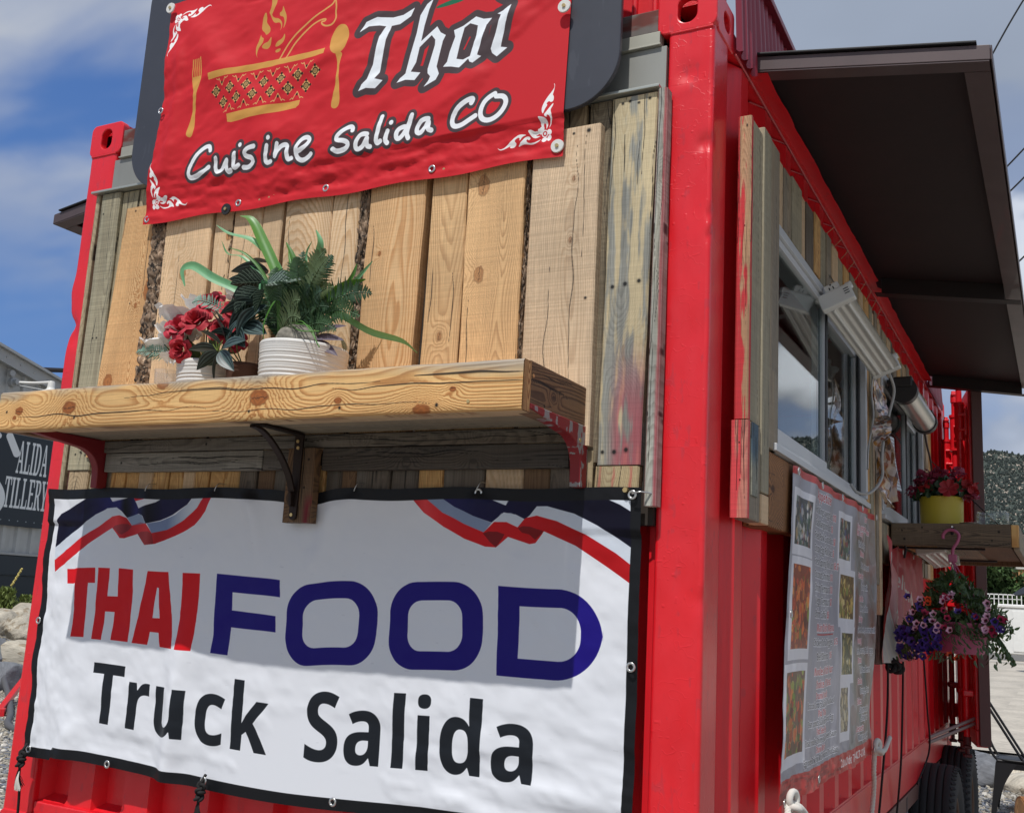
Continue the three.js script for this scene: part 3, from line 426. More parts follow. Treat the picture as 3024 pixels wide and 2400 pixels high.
{
  const rDents = [[-0.02, 2.82, -0.004, 0.030, 0.013, 0.7, 0.7], [-0.005, 2.62, -0.004, 0.020, 0.008, 0.7, 0.7], [-0.004, 2.56, -0.004, 0.018, 0.009, 0.7, 0.7], [-0.075, 3.03, -0.004, 0.045, 0.006, 0, 1], [-0.075, 2.985, -0.004, 0.03, -0.003, 0, 1], [-0.01, 1.62, -0.004, 0.04, 0.005, 0.6, 0.6], [-0.06, 2.3, -0.004, 0.12, 0.004, 0, 1]];
  const lDents = [[-2.434, 2.50, -0.004, 0.055, 0.026, -0.9, 0.4], [-2.434, 2.63, -0.004, 0.08, -0.010, -0.9, 0.2], [-2.40, 2.45, -0.004, 0.06, 0.010, 0, 1]];
  const posts = [[-0.134, -0.004, -0.140, -0.004, rDents, 5], [-2.434, -2.296, -0.140, -0.004, lDents, 6], [-0.134, -0.004, ZF + 0.004, ZF + 0.14, [], 7], [-2.434, -2.296, ZF + 0.004, ZF + 0.14, [], 8]];
  posts.forEach(([x0, x1, z0, z1, d, s], i) => {
    const m = mesh('corner_post', postGeo(x0, x1, z0, z1, YB + 0.118, YT - 0.118, d, s), redPaint, truck, i === 0 ? 'right front corner post with small dents' : i === 1 ? 'left front corner post' : undefined);
    for (const [y, top] of [[YB, 0], [YT - 0.118, 1]]) { const g = castingGeo((i % 2 ? -1 : 1) * (i > 1 ? -1 : 1), top); if (i > 1) { g.rotateY(Math.PI); g.translate(0.162, 0, 0); } const c = mesh('corner_casting', g, redPaint, m); const ci = mesh('casting_hollow', merge([bx(0.030, 0.012, -0.150, 0.130, 0.106, -0.140, 0), bx(0.026, 0.012, -0.150, 0.034, 0.106, -0.034, 0), bx(0.126, 0.012, -0.15, 0.132, 0.03, -0.034, 0), bx(0.034, 0.008, -0.15, 0.126, 0.014, -0.034, 0)]), black, truck); ci.position.set(i % 2 ? -CW : -0.162, y, i > 1 ? ZF + 0.17 : 0); c.position.set(i % 2 ? -CW : -0.162, y, i > 1 ? ZF : 0); }
    const weld = mesh('weld_bead', bx(x0 + 0.004, YT - 0.126, z0 + 0.002, x1 - 0.002, YT - 0.117, z1 + 0.004, 0.004, 2), redPaint, m);
  });
}
// corrugated sheet along an axis: returns an open profile swept from y0 to y1
function corrugated(start, end, out, inn, pitchSeq, y0, y1, axis, ramp) {
  const prof = []; let s = start; const dir = Math.sign(end - start); let k = 0;
  while ((end - s) * dir > 1e-6) { const [len, a, b] = pitchSeq[k % pitchSeq.length]; const e = Math.abs(end - s) < len ? end : s + dir * len; prof.push([s, a, e, a + (b - a) * (Math.abs(e - s) / len)]); s = e; k++; }
  const pos = [], uv = []; const P = (t, d, y) => (axis === 'x' ? [t, y, d] : [d, y, t]);
  const quad = (a, b, c, d) => { for (const q of [a, b, c, a, c, d]) { pos.push(...q); uv.push(axis === 'x' ? q[0] : q[2], q[1]); } };
  for (const [a, da, b, db] of prof) {
    const lo0 = P(a, da, y0), lo1 = P(b, db, y0), hi0 = P(a, da, y1), hi1 = P(b, db, y1);
    if (axis === 'x') quad(lo0, lo1, hi1, hi0); else quad(lo0, lo1, hi1, hi0);
    if (ramp) { quad(P(a, out, y0 - ramp), P(b, out, y0 - ramp), lo1, lo0); quad(hi0, hi1, P(b, out, y1 + ramp * 0.5), P(a, out, y1 + ramp * 0.5)); }
  }
  const g = new THREE.BufferGeometry(); g.setAttribute('position', new THREE.Float32BufferAttribute(pos, 3)); g.setAttribute('uv', new THREE.Float32BufferAttribute(uv, 2)); g.computeVertexNormals(); return g;
}
const redSheet = redPaintFlat.clone(); redSheet.side = THREE.DoubleSide;
{
  // front wall: slopes of 18 mm, flats of 110 and 104 mm
  const fo = -0.032, fi = -0.078;
  mesh('front_wall', corrugated(-2.296, -0.134, fo, fi, [[0.018, fo, fi], [0.104, fi, fi], [0.018, fi, fo], [0.110, fo, fo]], 0.872, 3.1, 'x', 0.024), redSheet, truck);
  mesh('front_bottom_rail', bx(-2.296, YB + 0.01, -0.09, -0.134, 0.852, -0.014, 0.006, 2), redPaint, truck);
  mesh('front_top_rail', bx(-2.276, 3.172, -0.085, -0.162, 3.244, -0.006, 0.005, 2), rustRail, truck);
  mesh('flashing_lip', merge([bx(-2.262, 3.128, -0.03, -0.156, 3.168, 0.006, 0.002), bx(-2.266, 3.124, -0.03, -0.152, 3.130, 0.011, 0.002)]), std({ map: greyMetalTex, roughness: 0.55, metalness: 0.3, color: lin(1.25, 1.22, 1.12) }), truck);
  mesh('grey_flashing', bx(-2.294, 2.990, -0.03, -0.137, 3.123, 0.0, 0.002), flashing, truck);
  mesh('drip_edge', bx(-2.345, 2.980, -0.005, -0.140, 2.989, 0.046, 0.002), flashEdge, truck);
  // right side wall in strips round the two window openings
  const so = -0.004, si = -0.040, seq = [[0.072, so, so], [0.068, so, si], [0.070, si, si], [0.068, si, so]], sd = (z0, z1, y0, y1, r) => corrugated(z0, z1, so, si, seq, y0, y1, 'z', r);
  const g = [sd(-0.275, -5.80, 0.905, 2.05, 0), sd(-0.275, -5.80, 2.80, 3.165, 0), sd(-0.275, -0.553, 2.05, 2.80, 0), sd(-2.221, -2.499, 2.05, 2.80, 0), sd(-4.167, -5.80, 2.05, 2.80, 0)];
  // closing flat behind the post and the slope up to the first rib
  const flat = (z0, x0, z1, x1) => { const q = grid(1, 1, (u, v) => [lerp(x0, x1, u), lerp(3.165, 0.88, v), lerp(z0, z1, u)], (u, v) => [u, v * 2.2]); return q.toNonIndexed(); };
  g.push(flat(-0.14, -0.042, -0.205, -0.042), flat(-0.205, -0.042, -0.275, so));
  mesh('side_wall', merge(g), redSheet, truck);
  // foot of the corrugation: little ramps onto the rail
  const ramps = []; for (let k = 0; k < 20; k++) { const z = -0.275 - 0.072 - k * 0.278; if (z < -5.6) break; const a = extrude([[z, si], [z - 0.068, si], [z - 0.138, si], [z - 0.206, si], [z - 0.172, so - 0.002], [z - 0.034, so - 0.002]].map(([q, d]) => [d, -q]), 0.006); a.rotateX(-Math.PI / 2); a.rotateY(0); a.translate(0, 0.895, 0); ramps.push(a); }
  for (const q of ramps) { const p = q.attributes.position; for (let i = 0; i < p.count; i++) { p.setZ(i, p.getZ(i)); } q.computeVertexNormals(); }
  mesh('side_bottom_rail', merge([bx(-0.07, YB + 0.01, -5.92, -0.006, 0.892, -0.14, 0.006, 2), bx(-0.05, 0.895, -5.86, -0.003, 0.905, -0.14, 0.003), ...ramps]), redPaint, truck);
  mesh('side_top_rail', merge([bx(-0.07, 3.172, -5.92, -0.004, 3.236, -0.175, 0.006, 2)]), redPaint, truck);
  // weld seam where the corrugation meets the rail, with the little diagonal seams in each rib
  const seam = [rod(V(-0.002, 3.170, -0.2), V(-0.002, 3.170, -5.8), 0.004, 6)]; for (let k = 0; k < 20; k++) { const z = -0.347 - k * 0.278; seam.push(rod(V(-0.004, 3.170, z), V(-0.038, 3.166, z - 0.068), 0.0035, 5), rod(V(-0.038, 3.166, z - 0.138), V(-0.004, 3.170, z - 0.206), 0.003, 5)); }
  mesh('weld_seam', merge(seam), std({ color: lin(0.60, 0.10, 0.11), roughness: 0.5 }), truck);
  // left side and roof, floor, back frame: mostly unseen, they close the room
  mesh('left_wall', merge([bx(-2.43, 0.86, ZF + 0.14, -2.40, 3.17, -0.14, 0), bx(-2.434, YB + 0.01, ZF + 0.16, -2.37, 0.86, -0.16, 0.004), bx(-2.434, 3.172, ZF + 0.16, -2.37, 3.236, -0.16, 0.004)]), redPaintFlat, truck);
  mesh('roof', bx(-2.37, 3.20, ZF + 0.1, -0.07, 3.225, -0.09, 0), redPaintFlat, truck);
  mesh('floor', bx(-2.37, 0.80, ZF + 0.1, -0.075, 0.86, -0.1, 0), steelDark, truck);
  mesh('door_header', bx(-2.30, 3.10, ZF + 0.01, -0.135, 3.25, ZF + 0.11, 0.004), redPaint, truck); mesh('door_sill', bx(-2.30, YB, ZF + 0.01, -0.135, 0.86, ZF + 0.11, 0.004), redPaint, truck);
  mesh('left_door_leaf', bx(-2.29, 0.87, ZF + 0.02, -1.22, 3.09, ZF + 0.06, 0.004), redPaint, truck);
  // inside: steel back wall and a counter that show dimly through the glass
  mesh('inner_wall', merge([bx(-2.39, 0.87, -5.9, -2.36, 3.19, -0.12, 0), bx(-2.36, 0.87, -0.13, -0.08, 3.19, -0.10, 0), bx(-2.36, 0.87, -5.94, -0.08, 3.19, -5.92, 0)]), std({ color: lin(0.16, 0.13, 0.12), roughness: 0.6 }), truck);
  mesh('counter', merge([bx(-0.75, 0.87, -4.3, -0.12, 1.95, -0.6, 0.01), bx(-2.3, 0.87, -5.5, -1.65, 1.8, -0.9, 0.01)]), std({ color: lin(0.35, 0.35, 0.36), roughness: 0.35, metalness: 0.7 }), truck);
  mesh('fridge', bx(-2.3, 1.81, -2.6, -1.7, 2.9, -1.6, 0.02), std({ color: lin(0.28, 0.2, 0.17), roughness: 0.5 }), truck);
  // ribbed dark red parapet along the right roof edge, wavy lower edge, leaning in a little
  const pg = grid(620, 1, (u, v) => { const z = -0.17 - u * 5.60, w = (z * Math.PI * 2) / 0.052, top = lerp(3.505, 3.37, u), r = 0.5 + 0.5 * Math.sin(w); const x = 0.010 + r * 0.014; return [lerp(x - 0.012, x, v), v < 0.5 ? top : (z > -0.368 || z < -4.88 ? 3.172 : 3.266) + 0.006 * Math.sin(w + 1), z]; }, (u, v) => [u * 5.6, v * 0.3]);
  const rib = redRib.clone(); rib.side = THREE.DoubleSide; mesh('parapet', pg, rib, truck);
  mesh('parapet_cap', (() => { const g2 = bar(V(0.006, 3.512, -0.168), V(0.006, 3.377, -5.775), 0.05, 0.022, 0.003); return g2; })(), rib, truck);
  mesh('parapet_end', merge([bx(-0.46, 3.246, -0.20, -0.03, 3.56, -0.185, 0.003), ...[0, 1, 2, 3, 4, 5, 6].map((i) => rod(V(-0.44 + i * 0.065, 3.246, -0.183), V(-0.44 + i * 0.065, 3.56, -0.183), 0.010, 8))]), redPaintFlat, truck);
}
// ------------------------------------------------------------------ awnings
function awning(name, sx, x0, label) {
  const a = part(name, truck, label); const X = (x) => x0 + sx * x; // x: distance out from the wall
  const B = (xa, ya, za, xb, yb, zb, r) => bx(X(xa), ya, za, X(xb), yb, zb, r);
  const slope = -0.10 / 0.655; const tilt = (g) => { const p = g.attributes.position; for (let i = 0; i < p.count; i++) p.setY(i, p.getY(i) + slope * (p.getX(i) - x0) * sx); g.computeVertexNormals(); return g; };
  const zn = -0.372, zm = -2.60, zf = -4.86, yt = 3.252;
  // end and outer members: angle iron with a flat underside
  mesh('near_fascia', tilt(B(0.012, yt - 0.044, zn - 0.004, 0.655, yt, zn, 0.002)), awningBrown, a);
  mesh('near_flange', tilt(B(0.012, yt - 0.048, zn - 0.062, 0.652, yt - 0.0445, zn - 0.002, 0)), awningBrown, a);
  mesh('outer_fascia', tilt(B(0.6555, yt - 0.044, zf, 0.660, yt, zn - 0.001, 0.002)), awningBrown, a);
  mesh('outer_flange', tilt(B(0.585, yt - 0.0485, zf + 0.06, 0.652, yt - 0.0445, zn - 0.064, 0)), awningBrown, a);
  const fl = grid(1, 160, (u, v) => { const z = lerp(zn - 0.01, zf + 0.02, v), o = 0.036 + 0.012 * fbm(z * 9, 2, 3, 5) + (Math.abs(z - zm) < 0.05 ? -0.018 : 0), x = lerp(-0.03, o, u); return [X(x), yt - 0.049 + slope * x, z]; }, (u, v) => [u * 0.06, v * 4.4]); mesh('inner_flange', fl, redSheet, a);
  for (const z of [zm, zf + 0.06]) mesh('cross_member', tilt(merge([B(0.046, yt - 0.085, z - 0.01, 0.585, yt - 0.012, z, 0.002), B(0.014, yt - 0.0885, z - 0.07, 0.652, yt - 0.0855, z + 0.0, 0)])), steelDark, a);
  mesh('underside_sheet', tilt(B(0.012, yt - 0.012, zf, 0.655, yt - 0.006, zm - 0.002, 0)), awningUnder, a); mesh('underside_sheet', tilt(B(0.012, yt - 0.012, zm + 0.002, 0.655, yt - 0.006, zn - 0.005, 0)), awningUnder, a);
  mesh('roof_sheet', tilt(B(-0.03, yt + 0.003, zf - 0.01, 0.622, yt + 0.010, zn + 0.010, 0.002)), black, a);
  return a;
}
awning('awning', 1, 0.0, 'brown steel awning over the serving windows'); 
{
  const l = awning('awning', -1, -CW, 'brown awning on the far left side');
  mesh('support_strut', bar(V(-CW - 0.50, 3.10, -0.44), V(-CW - 0.02, 2.86, -0.44), 0.04, 0.04), awningBrown, l);
}
// ------------------------------------------------------------------ open door leaf at the far right corner
{
  const d = part('door_leaf', truck, 'open container door with red locking bars'); const O = V(0.07, 0, -6.06), E = V(0.285, 0, -4.90), L = E.clone().sub(O).length(), ux = E.clone().sub(O).normalize(), nx = V(-ux.z, 0, ux.x); // nx: towards the container
  const P = (s, y, n) => O.clone().addScaledVector(ux, s).addScaledVector(nx, n).setY(y), bxl = (s0, s1, y0, y1, n0, n1, r = 0.004) => { const g = bx(s0, y0, n0, s1, y1, n1, r), m = new THREE.Matrix4().makeBasis(ux, V(0, 1, 0), nx); g.applyMatrix4(m); g.translate(O.x, 0, O.z); return g; };
  const pan = []; for (let i = 0; i < 5; i++) { const s0 = 0.07 + i * 0.215; pan.push(bxl(s0, s0 + 0.10, 0.95, 3.05, -0.01, 0.03), bxl(s0 + 0.10, s0 + 0.215, 0.95, 3.05, -0.03, 0.005)); }
  mesh('door_panel', merge(pan), redPaintFlat, d); mesh('door_frame', merge([bxl(0.0, L, 0.85, 0.95, -0.035, 0.03), bxl(0, L, 3.05, 3.15, -0.035, 0.03), bxl(0, 0.07, 0.952, 3.048, -0.035, 0.03), bxl(L - 0.06, L, 0.952, 3.048, -0.035, 0.03)]), redPaint, d);
  mesh('rubber_seal', bxl(L + 0.001, L + 0.045, 0.86, 3.17, -0.05, 0.015), std({ color: lin(0.115, 0.060, 0.055), roughness: 0.6 }), d);
  mesh('seal_tip', merge([bxl(L + 0.002, L + 0.02, 3.172, 3.215, -0.05, -0.04), bxl(L + 0.03, L + 0.04, 3.172, 3.20, -0.02, 0.01)]), black, d);
  for (const [s, yt] of [[0.20, 3.05], [L - 0.40, 3.13], [L - 0.10, 3.16]]) {
    const b = mesh('locking_bar', rod(P(s, 0.90, 0.075), P(s, yt, 0.075), 0.019, 14), redPaint, d);
    mesh('bar_bracket', merge([rod(P(s, yt - 0.34, 0.075), P(s, yt - 0.10, 0.075), 0.030, 14), rod(P(s, yt - 0.345, 0.075), P(s, yt - 0.33, 0.075), 0.036, 14), rod(P(s, yt - 0.11, 0.075), P(s, yt - 0.09, 0.075), 0.036, 14), bxl(s - 0.05, s + 0.05, yt - 0.32, yt - 0.14, 0.031, 0.05), ...[-0.28, -0.18].map((q) => rod(P(s + 0.045, yt + q, 0.04), P(s + 0.045, yt + q, 0.085), 0.012, 8))]), redPaint, b);
    mesh('cam', merge([rod(P(s, yt, 0.075), P(s, yt + 0.045, 0.075), 0.024, 12), bxl(s - 0.034, s + 0.03, yt + 0.046, yt + 0.066, 0.055, 0.095, 0.006), bxl(s - 0.03, s - 0.008, yt + 0.067, yt + 0.088, 0.06, 0.09, 0.006)]), redPaint, b);
    mesh('cam', merge([rod(P(s, 0.85, 0.075), P(s, 0.90, 0.075), 0.024, 12), bxl(s - 0.045, s + 0.045, 0.83, 0.848, 0.05, 0.10, 0.006), rod(P(s, 0.795, 0.075), P(s, 0.83, 0.075), 0.013, 10), bxl(s - 0.03, s + 0.04, 0.775, 0.794, 0.05, 0.10, 0.006)]), std({ color: lin(0.10, 0.02, 0.02), roughness: 0.6 }), b);
    mesh('bar_guide', merge([bxl(s - 0.05, s + 0.05, 1.72, 1.80, 0.031, 0.10, 0.01), bxl(s - 0.06, s + 0.06, 1.15, 1.19, 0.031, 0.10, 0.01)]), redPaint, b);
  }
  mesh('hinge', merge([0.98, 1.6, 2.3, 2.9].map((y) => merge([rod(V(-0.005, y - 0.07, -6.07), V(-0.005, y + 0.07, -6.07), 0.022, 10), bx(-0.03, y - 0.05, -6.075, 0.05, y + 0.05, -6.055, 0.004)]))), redPaint, d);
  mesh('hold_back_strap', merge([rod(V(-0.002, 0.90, -4.68), P(L - 0.05, 1.02, 0.03), 0.011, 8), rod(V(-0.002, 0.87, -4.68), P(L - 0.05, 0.99, 0.03), 0.011, 8)]), std({ color: lin(0.32, 0.24, 0.22), roughness: 0.5, metalness: 0.4 }), d);
}
// ------------------------------------------------------------------ trailer frame and wheels
{
  const f = part('trailer_frame', truck), fm = std({ color: lin(0.07, 0.035, 0.032), roughness: 0.6 });
  const ib = (x) => merge([bx(x - 0.05, 0.50, -6.0, x + 0.05, 0.512, -0.1, 0.002), bx(x - 0.006, 0.512, -6.0, x + 0.006, 0.676, -0.1, 0), bx(x - 0.05, 0.676, -6.0, x + 0.05, 0.69, -0.1, 0.002)]);
  mesh('main_beam', ib(-0.30), fm, f); mesh('main_beam', ib(-2.13), fm, f);
  for (const z of [-0.5, -1.3, -2.1, -2.9, -3.7, -5.05, -5.85]) mesh('cross_beam', merge([bx(-2.08, 0.55, z - 0.03, -0.35, 0.62, z + 0.03, 0.002), bx(-0.245, 0.60, z - 0.03, -0.01, 0.672, z + 0.03, 0.002), bx(-0.06, 0.42, z - 0.02, -0.02, 0.60, z + 0.02, 0.003)]), fm, f);
  mesh('side_skirt_rail', bx(-0.05, 0.60, -6.0, -0.012, 0.685, -0.2, 0.004), std({ color: lin(0.16, 0.075, 0.06), roughness: 0.5, metalness: 0.2 }), f);
  mesh('leaf_spring', merge([-4.5, -5.6].map((z) => tube([[-0.30, 0.47, z + 0.42], [-0.30, 0.38, z], [-0.30, 0.47, z - 0.42]], 0.022, 16, 6))), black, f);
  mesh('axle', merge([-4.5, -5.6].map((z) => rod(V(-2.3, 0.38, z), V(-0.1, 0.38, z), 0.045, 12))), black, f);
  mesh('air_line', tube([[-0.35, 0.45, -3.2], [-0.25, 0.36, -3.6], [-0.2, 0.42, -4.0]], 0.012, 16, 6), std({ color: lin(0.03, 0.08, 0.16), roughness: 0.5 }), f);
  // tyres with circumferential ribs, shoulder blocks and dished steel rims
  const R = 0.385, Wd = 0.25; const tp = []; const pts = [[0.205, -Wd / 2 + 0.02], [0.24, -Wd / 2 + 0.004], [0.30, -Wd / 2 - 0.004], [0.335, -Wd / 2 + 0.003], [0.360, -Wd / 2 + 0.012], [0.375, -Wd / 2 + 0.022], [R - 0.004, -0.098]]; const grooves = [-0.060, -0.021, 0.021, 0.060];
  let prof = [...pts]; for (const g of grooves) prof.push([R, g - 0.0045], [R - 0.010, g - 0.0035], [R - 0.010, g + 0.0035], [R, g + 0.0045]); prof.push(...pts.map(([r, w]) => [r, -w]).reverse());
  const lathe = new THREE.LatheGeometry(prof.map(([r, w]) => new THREE.Vector2(r, w)), 72); lathe.rotateZ(Math.PI / 2);
  const lug = []; for (let i = 0; i < 58; i++) for (const s of [-1, 1]) { const b = new RoundedBoxGeometry(0.030, 0.012, 0.018, 1, 0.003); b.rotateY(0.55 * s); b.rotateZ(-s * 0.42); b.translate(s * 0.112, R - 0.013, 0); b.rotateX((i / 58) * Math.PI * 2); lug.push(b); }
  const tyreG = merge([lathe, ...lug]); const rimP = [[0.03, 0.065], [0.10, 0.062], [0.13, 0.04], [0.165, 0.045], [0.185, 0.098], [0.206, 0.108], [0.214, 0.104], [0.206, 0.03], [0.20, -0.10]]; const rimG = new THREE.LatheGeometry(rimP.map(([r, w]) => new THREE.Vector2(r, w)), 48); rimG.rotateZ(-Math.PI / 2);
  const rimM = std({ color: lin(0.10, 0.055, 0.035), roughness: 0.6, metalness: 0.4 }), nuts = merge([0, 1, 2, 3, 4, 5].map((i) => { const a = i * 1.0472; return rod(V(0.05, Math.cos(a) * 0.075, Math.sin(a) * 0.075), V(0.082, Math.cos(a) * 0.075, Math.sin(a) * 0.075), 0.012, 6); }));
  for (const [z, lab] of [[-4.50, 'front wheel of the tandem axle'], [-5.62, 'rear wheel of the tandem axle']]) { const w = part('wheel', truck, lab); mesh('tyre', tyreG, rubber, w); mesh('rim', rimG, rimM, w); mesh('wheel_nuts', nuts, galv, w); w.position.set(0.055, R, z); w.rotation.x = z; }
}
// ------------------------------------------------------------------ boards on the front wall
// a board between two slanted edges: [xl, xr] at the bottom and at the top, front face at z1, slightly cupped, wavy edges
function plankGeo(xl0, xr0, y0, xl1, xr1, y1, z0, z1, wob = 0.003, seed = 1, cup = 0) {
  const n = 18, cs = 7, b = 0.004; // cross-section: back left, left bevel, left, middle, right, right bevel, back right
  const g = grid(cs - 1, n, (u, v) => {
    const i = Math.round(u * (cs - 1)), y = lerp(y1, y0, v), t = 1 - v; const l = lerp(xl0, xl1, t) + (fbm(y * 7, seed * 3.1, 3, seed) - 0.5) * 2 * wob, r = lerp(xr0, xr1, t) + (fbm(y * 7, seed * 5.7, 3, seed + 9) - 0.5) * 2 * wob;
    const dz = (fbm(y * 2.5, seed, 2, seed + 3) - 0.5) * 0.004;
    return [[l, y, z0], [l, y, z1 - b + dz], [l + b, y, z1 + dz], [(l + r) / 2, y, z1 + cup + dz], [r - b, y, z1 + dz], [r, y, z1 - b + dz], [r, y, z0]][i];
  }, (u, v) => { const i = Math.round(u * (cs - 1)); return [[-0.06, 0, 0.03, 0.5, 0.97, 1, 1.06][i], 1 - v]; });
  const capT = grid(1, 1, (u, v) => [lerp(xl1, xr1, u), y1, lerp(z0, z1 - b, v)], (u, v) => [u, 0.98 + v * 0.02]), capB = grid(1, 1, (u, v) => [lerp(xl0, xr0, u), y0, lerp(z1 - b, z0, v)], (u, v) => [u, v * 0.02]);
  const q = g.toNonIndexed(); q.computeVertexNormals(); // keep the long edges crisp
  return merge([q, capT, capB]);
}
const clad = part('wood_cladding', truck);
mesh('backing', bx(-2.305, 1.80, -0.03, -0.135, 2.978, 0.006, 0), std({ color: lin(0.035, 0.026, 0.02), roughness: 0.9 }), clad);
function barkStrip(xa0, xa1, xb0, xb1, y0, y1, z, parent, seed, knob) { // rough live edge: a at the bottom, b at the top
  const g = grid(10, 150, (u, v) => { const y = lerp(y1, y0, v), t = 1 - v, l = lerp(xa0, xb0, t) + (fbm(y * 9, 1, 3, seed) - 0.5) * 0.03, r = lerp(xa1, xb1, t) + (fbm(y * 12, 5, 3, seed + 4) - 0.5) * 0.018; const round = Math.sqrt(Math.max(0, 1 - u * u * 0.92)), n = fbm(u * 5 + 3, y * 60, 5, seed + 7) - 0.5, c = Math.abs(fbm(u * 3, y * 30, 4, seed + 2) - 0.5); return [lerp(l, r, u) + n * 0.006, y, z - 0.016 + 0.014 * round + n * 0.022 - (c < 0.05 ? 0.006 : 0)]; }, (u, v) => [u * 0.5, v * (y1 - y0)]);
  return mesh('bark_edge', g, barkMat, parent);
}
{
  const D = (m, o) => woodMat(woodTex(m[0], m[1], 640, o));
  // name, edges at the bottom (y 2.0) and at the top, face depth, look
  const B = (xl0, xr0, y0, xl1, xr1, y1, z, o, wob) => { const w = (xr0 - xl0 + xr1 - xl1) / 2, l = y1 - y0; const k = (o.knots || []).map(([x, y, r]) => [x - xl0, y - y0, r]), n = (o.nails || []).map(([x, y, r]) => [x - xl0, y - y0, r || 0.003]), ca = (o.cracksAt || []).map(([x, y, q, t]) => [x - xl0, y - y0, q, t]); return mesh('plank', plankGeo(xl0, xr0, y0, xl1, xr1, y1, 0.006, z, wob ?? 0.003, o.seed), D([w, l], { ...o, knots: k, nails: n, cracksAt: ca }), clad); };
  B(-2.333, -2.312, 1.845, -2.337, -2.318, 2.978, 0.026, { base: [190, 170, 132], dark: [140, 116, 82], seed: 11, weather: 0.35, grey: [150, 142, 124] }, 0.001).userData.label = 'narrow edge trim beside the left post';
  B(-2.294, -2.183, 1.957, -2.300, -2.208, 2.976, 0.030, { ...GREEN, seed: 12, weather: 0.62, grey: [158, 152, 128], cracks: 7, saw: 0.14, nails: [[-2.275, 2.90], [-2.25, 2.43], [-2.23, 2.43], [-2.262, 2.012], [-2.235, 2.016], [-2.215, 2.008], [-2.24, 2.02]] }).userData.label = 'grey green weathered plank beside the left edge trim';
  B(-2.286, -2.192, 1.80, -2.286, -2.186, 1.954, 0.028, { ...OLD, seed: 13, weather: 0.4, cath: 0.6, grey: [172, 152, 122], cracks: 4 });
  B(-2.205, -2.165, 1.80, -2.205, -2.12, 2.976, 0.018, { ...GREEN, seed: 14, weather: 0.5, grey: [150, 142, 116] });
  B(-2.12, -2.0, 2.6, -2.12, -2.0, 2.976, 0.016, { ...GREEN, seed: 15, weather: 0.45, grey: [160, 150, 122], nails: [[-2.05, 2.95]] });
  const p2 = B(-2.200, -1.985, 2.0, -2.152, -2.000, 2.899, 0.040, { base: [220, 178, 126], dark: [172, 116, 66], seed: 16, knots: [[-2.017, 2.766, 0.015], [-2.013, 2.58, 0.026], [-2.152, 2.262, 0.020], [-2.07, 2.53, 0.007]], contrast: 0.7, cath: 0.5, nails: [[-2.14, 2.885], [-2.10, 2.54, 0.002]], cracks: 2 }, 0.006); p2.userData.label = 'honey coloured slab with a wide bark edge and large knots';
  barkStrip(-1.992, -1.938, -2.004, -1.942, 2.0, 2.93, 0.046, p2, 3);
  B(-1.933, -1.712, 2.0, -1.938, -1.727, 2.93, 0.044, { ...PINE, seed: 17, knots: [[-1.828, 2.625, 0.016], [-1.80, 2.33, 0.010]], contrast: 0.5, cath: 0.4, cracks: 2 }).userData.label = 'pale pine plank with one large knot behind the white flowers';
  const p4 = B(-1.703, -1.655, 2.0, -1.718, -1.628, 2.93, 0.036, { ...PINE, seed: 18, knots: [[-1.645, 2.74, 0.012]], contrast: 0.5 }, 0.007); barkStrip(-1.660, -1.643, -1.640, -1.630, 2.0, 2.93, 0.036, p4, 11);
  B(-1.636, -1.516, 2.0, -1.622, -1.500, 2.93, 0.043, { ...PINE, seed: 19, contrast: 0.4, cath: 0.2, cracks: 1 }); B(-1.514, -1.424, 2.0, -1.498, -1.416, 2.93, 0.043, { ...PINE, seed: 20, contrast: 0.5, cath: 0.3, cracks: 1 });
  B(-1.403, -1.222, 2.0, -1.402, -1.215, 2.93, 0.044, { ...PINE, seed: 21, contrast: 0.6, cath: 0.45, cracks: 1 }); const p6 = B(-1.219, -1.105, 2.0, -1.213, -1.112, 2.93, 0.044, { ...PINE, seed: 22, contrast: 0.5, cath: 0.2, cracks: 1 }); barkStrip(-1.106, -1.083, -1.113, -1.076, 2.0, 2.93, 0.044, p6, 19);
  B(-1.078, -0.878, 2.0, -1.070, -0.866, 2.93, 0.046, { base: [218, 178, 130], dark: [180, 126, 76], seed: 23, knots: [[-1.021, 2.603, 0.006], [-0.90, 2.2, 0.008]], contrast: 0.75, cath: 0.5, cracks: 1 }, 0.004).userData.label = 'amber plank right of the dark bark strip above the large pot';
  B(-0.850, -0.722, 2.0, -0.848, -0.727, 2.95, 0.042, { ...PINE, base: [222, 182, 132], seed: 24, knots: [[-0.79, 2.33, 0.009]], contrast: 0.55, cracks: 2 });
  const p8 = B(-0.719, -0.530, 2.0, -0.722, -0.535, 2.95, 0.045, { ...PINE, base: [228, 186, 134], seed: 25, knots: [[-0.665, 2.771, 0.021], [-0.665, 2.503, 0.017], [-0.62, 2.15, 0.006]], contrast: 0.62, cath: 0.5, cracks: 1 }, 0.004); barkStrip(-0.531, -0.521, -0.536, -0.520, 2.0, 2.95, 0.040, p8, 27);
  B(-0.511, -0.300, 2.0, -0.508, -0.303, 2.898, 0.054, { base: [214, 186, 150], dark: [166, 128, 94], seed: 26, weather: 0.22, grey: [186, 170, 150], knots: [[-0.378, 2.746, 0.006], [-0.381, 2.569, 0.006]], contrast: 0.4, cracks: 0, cracksAt: [[-0.37, 2.1, 0.75, 0.0008], [-0.44, 2.0, 0.5, 0.0007], [-0.345, 2.5, 0.38, 0.0006]], nails: [[-0.34, 2.882, 0.005], [-0.42, 2.875, 0.003], [-0.385, 2.88, 0.003], [-0.33, 2.4, 0.003]], saw: 0.10 }, 0.002).userData.label = 'wide pinkish grey plank with long checks, standing proud near the right end';
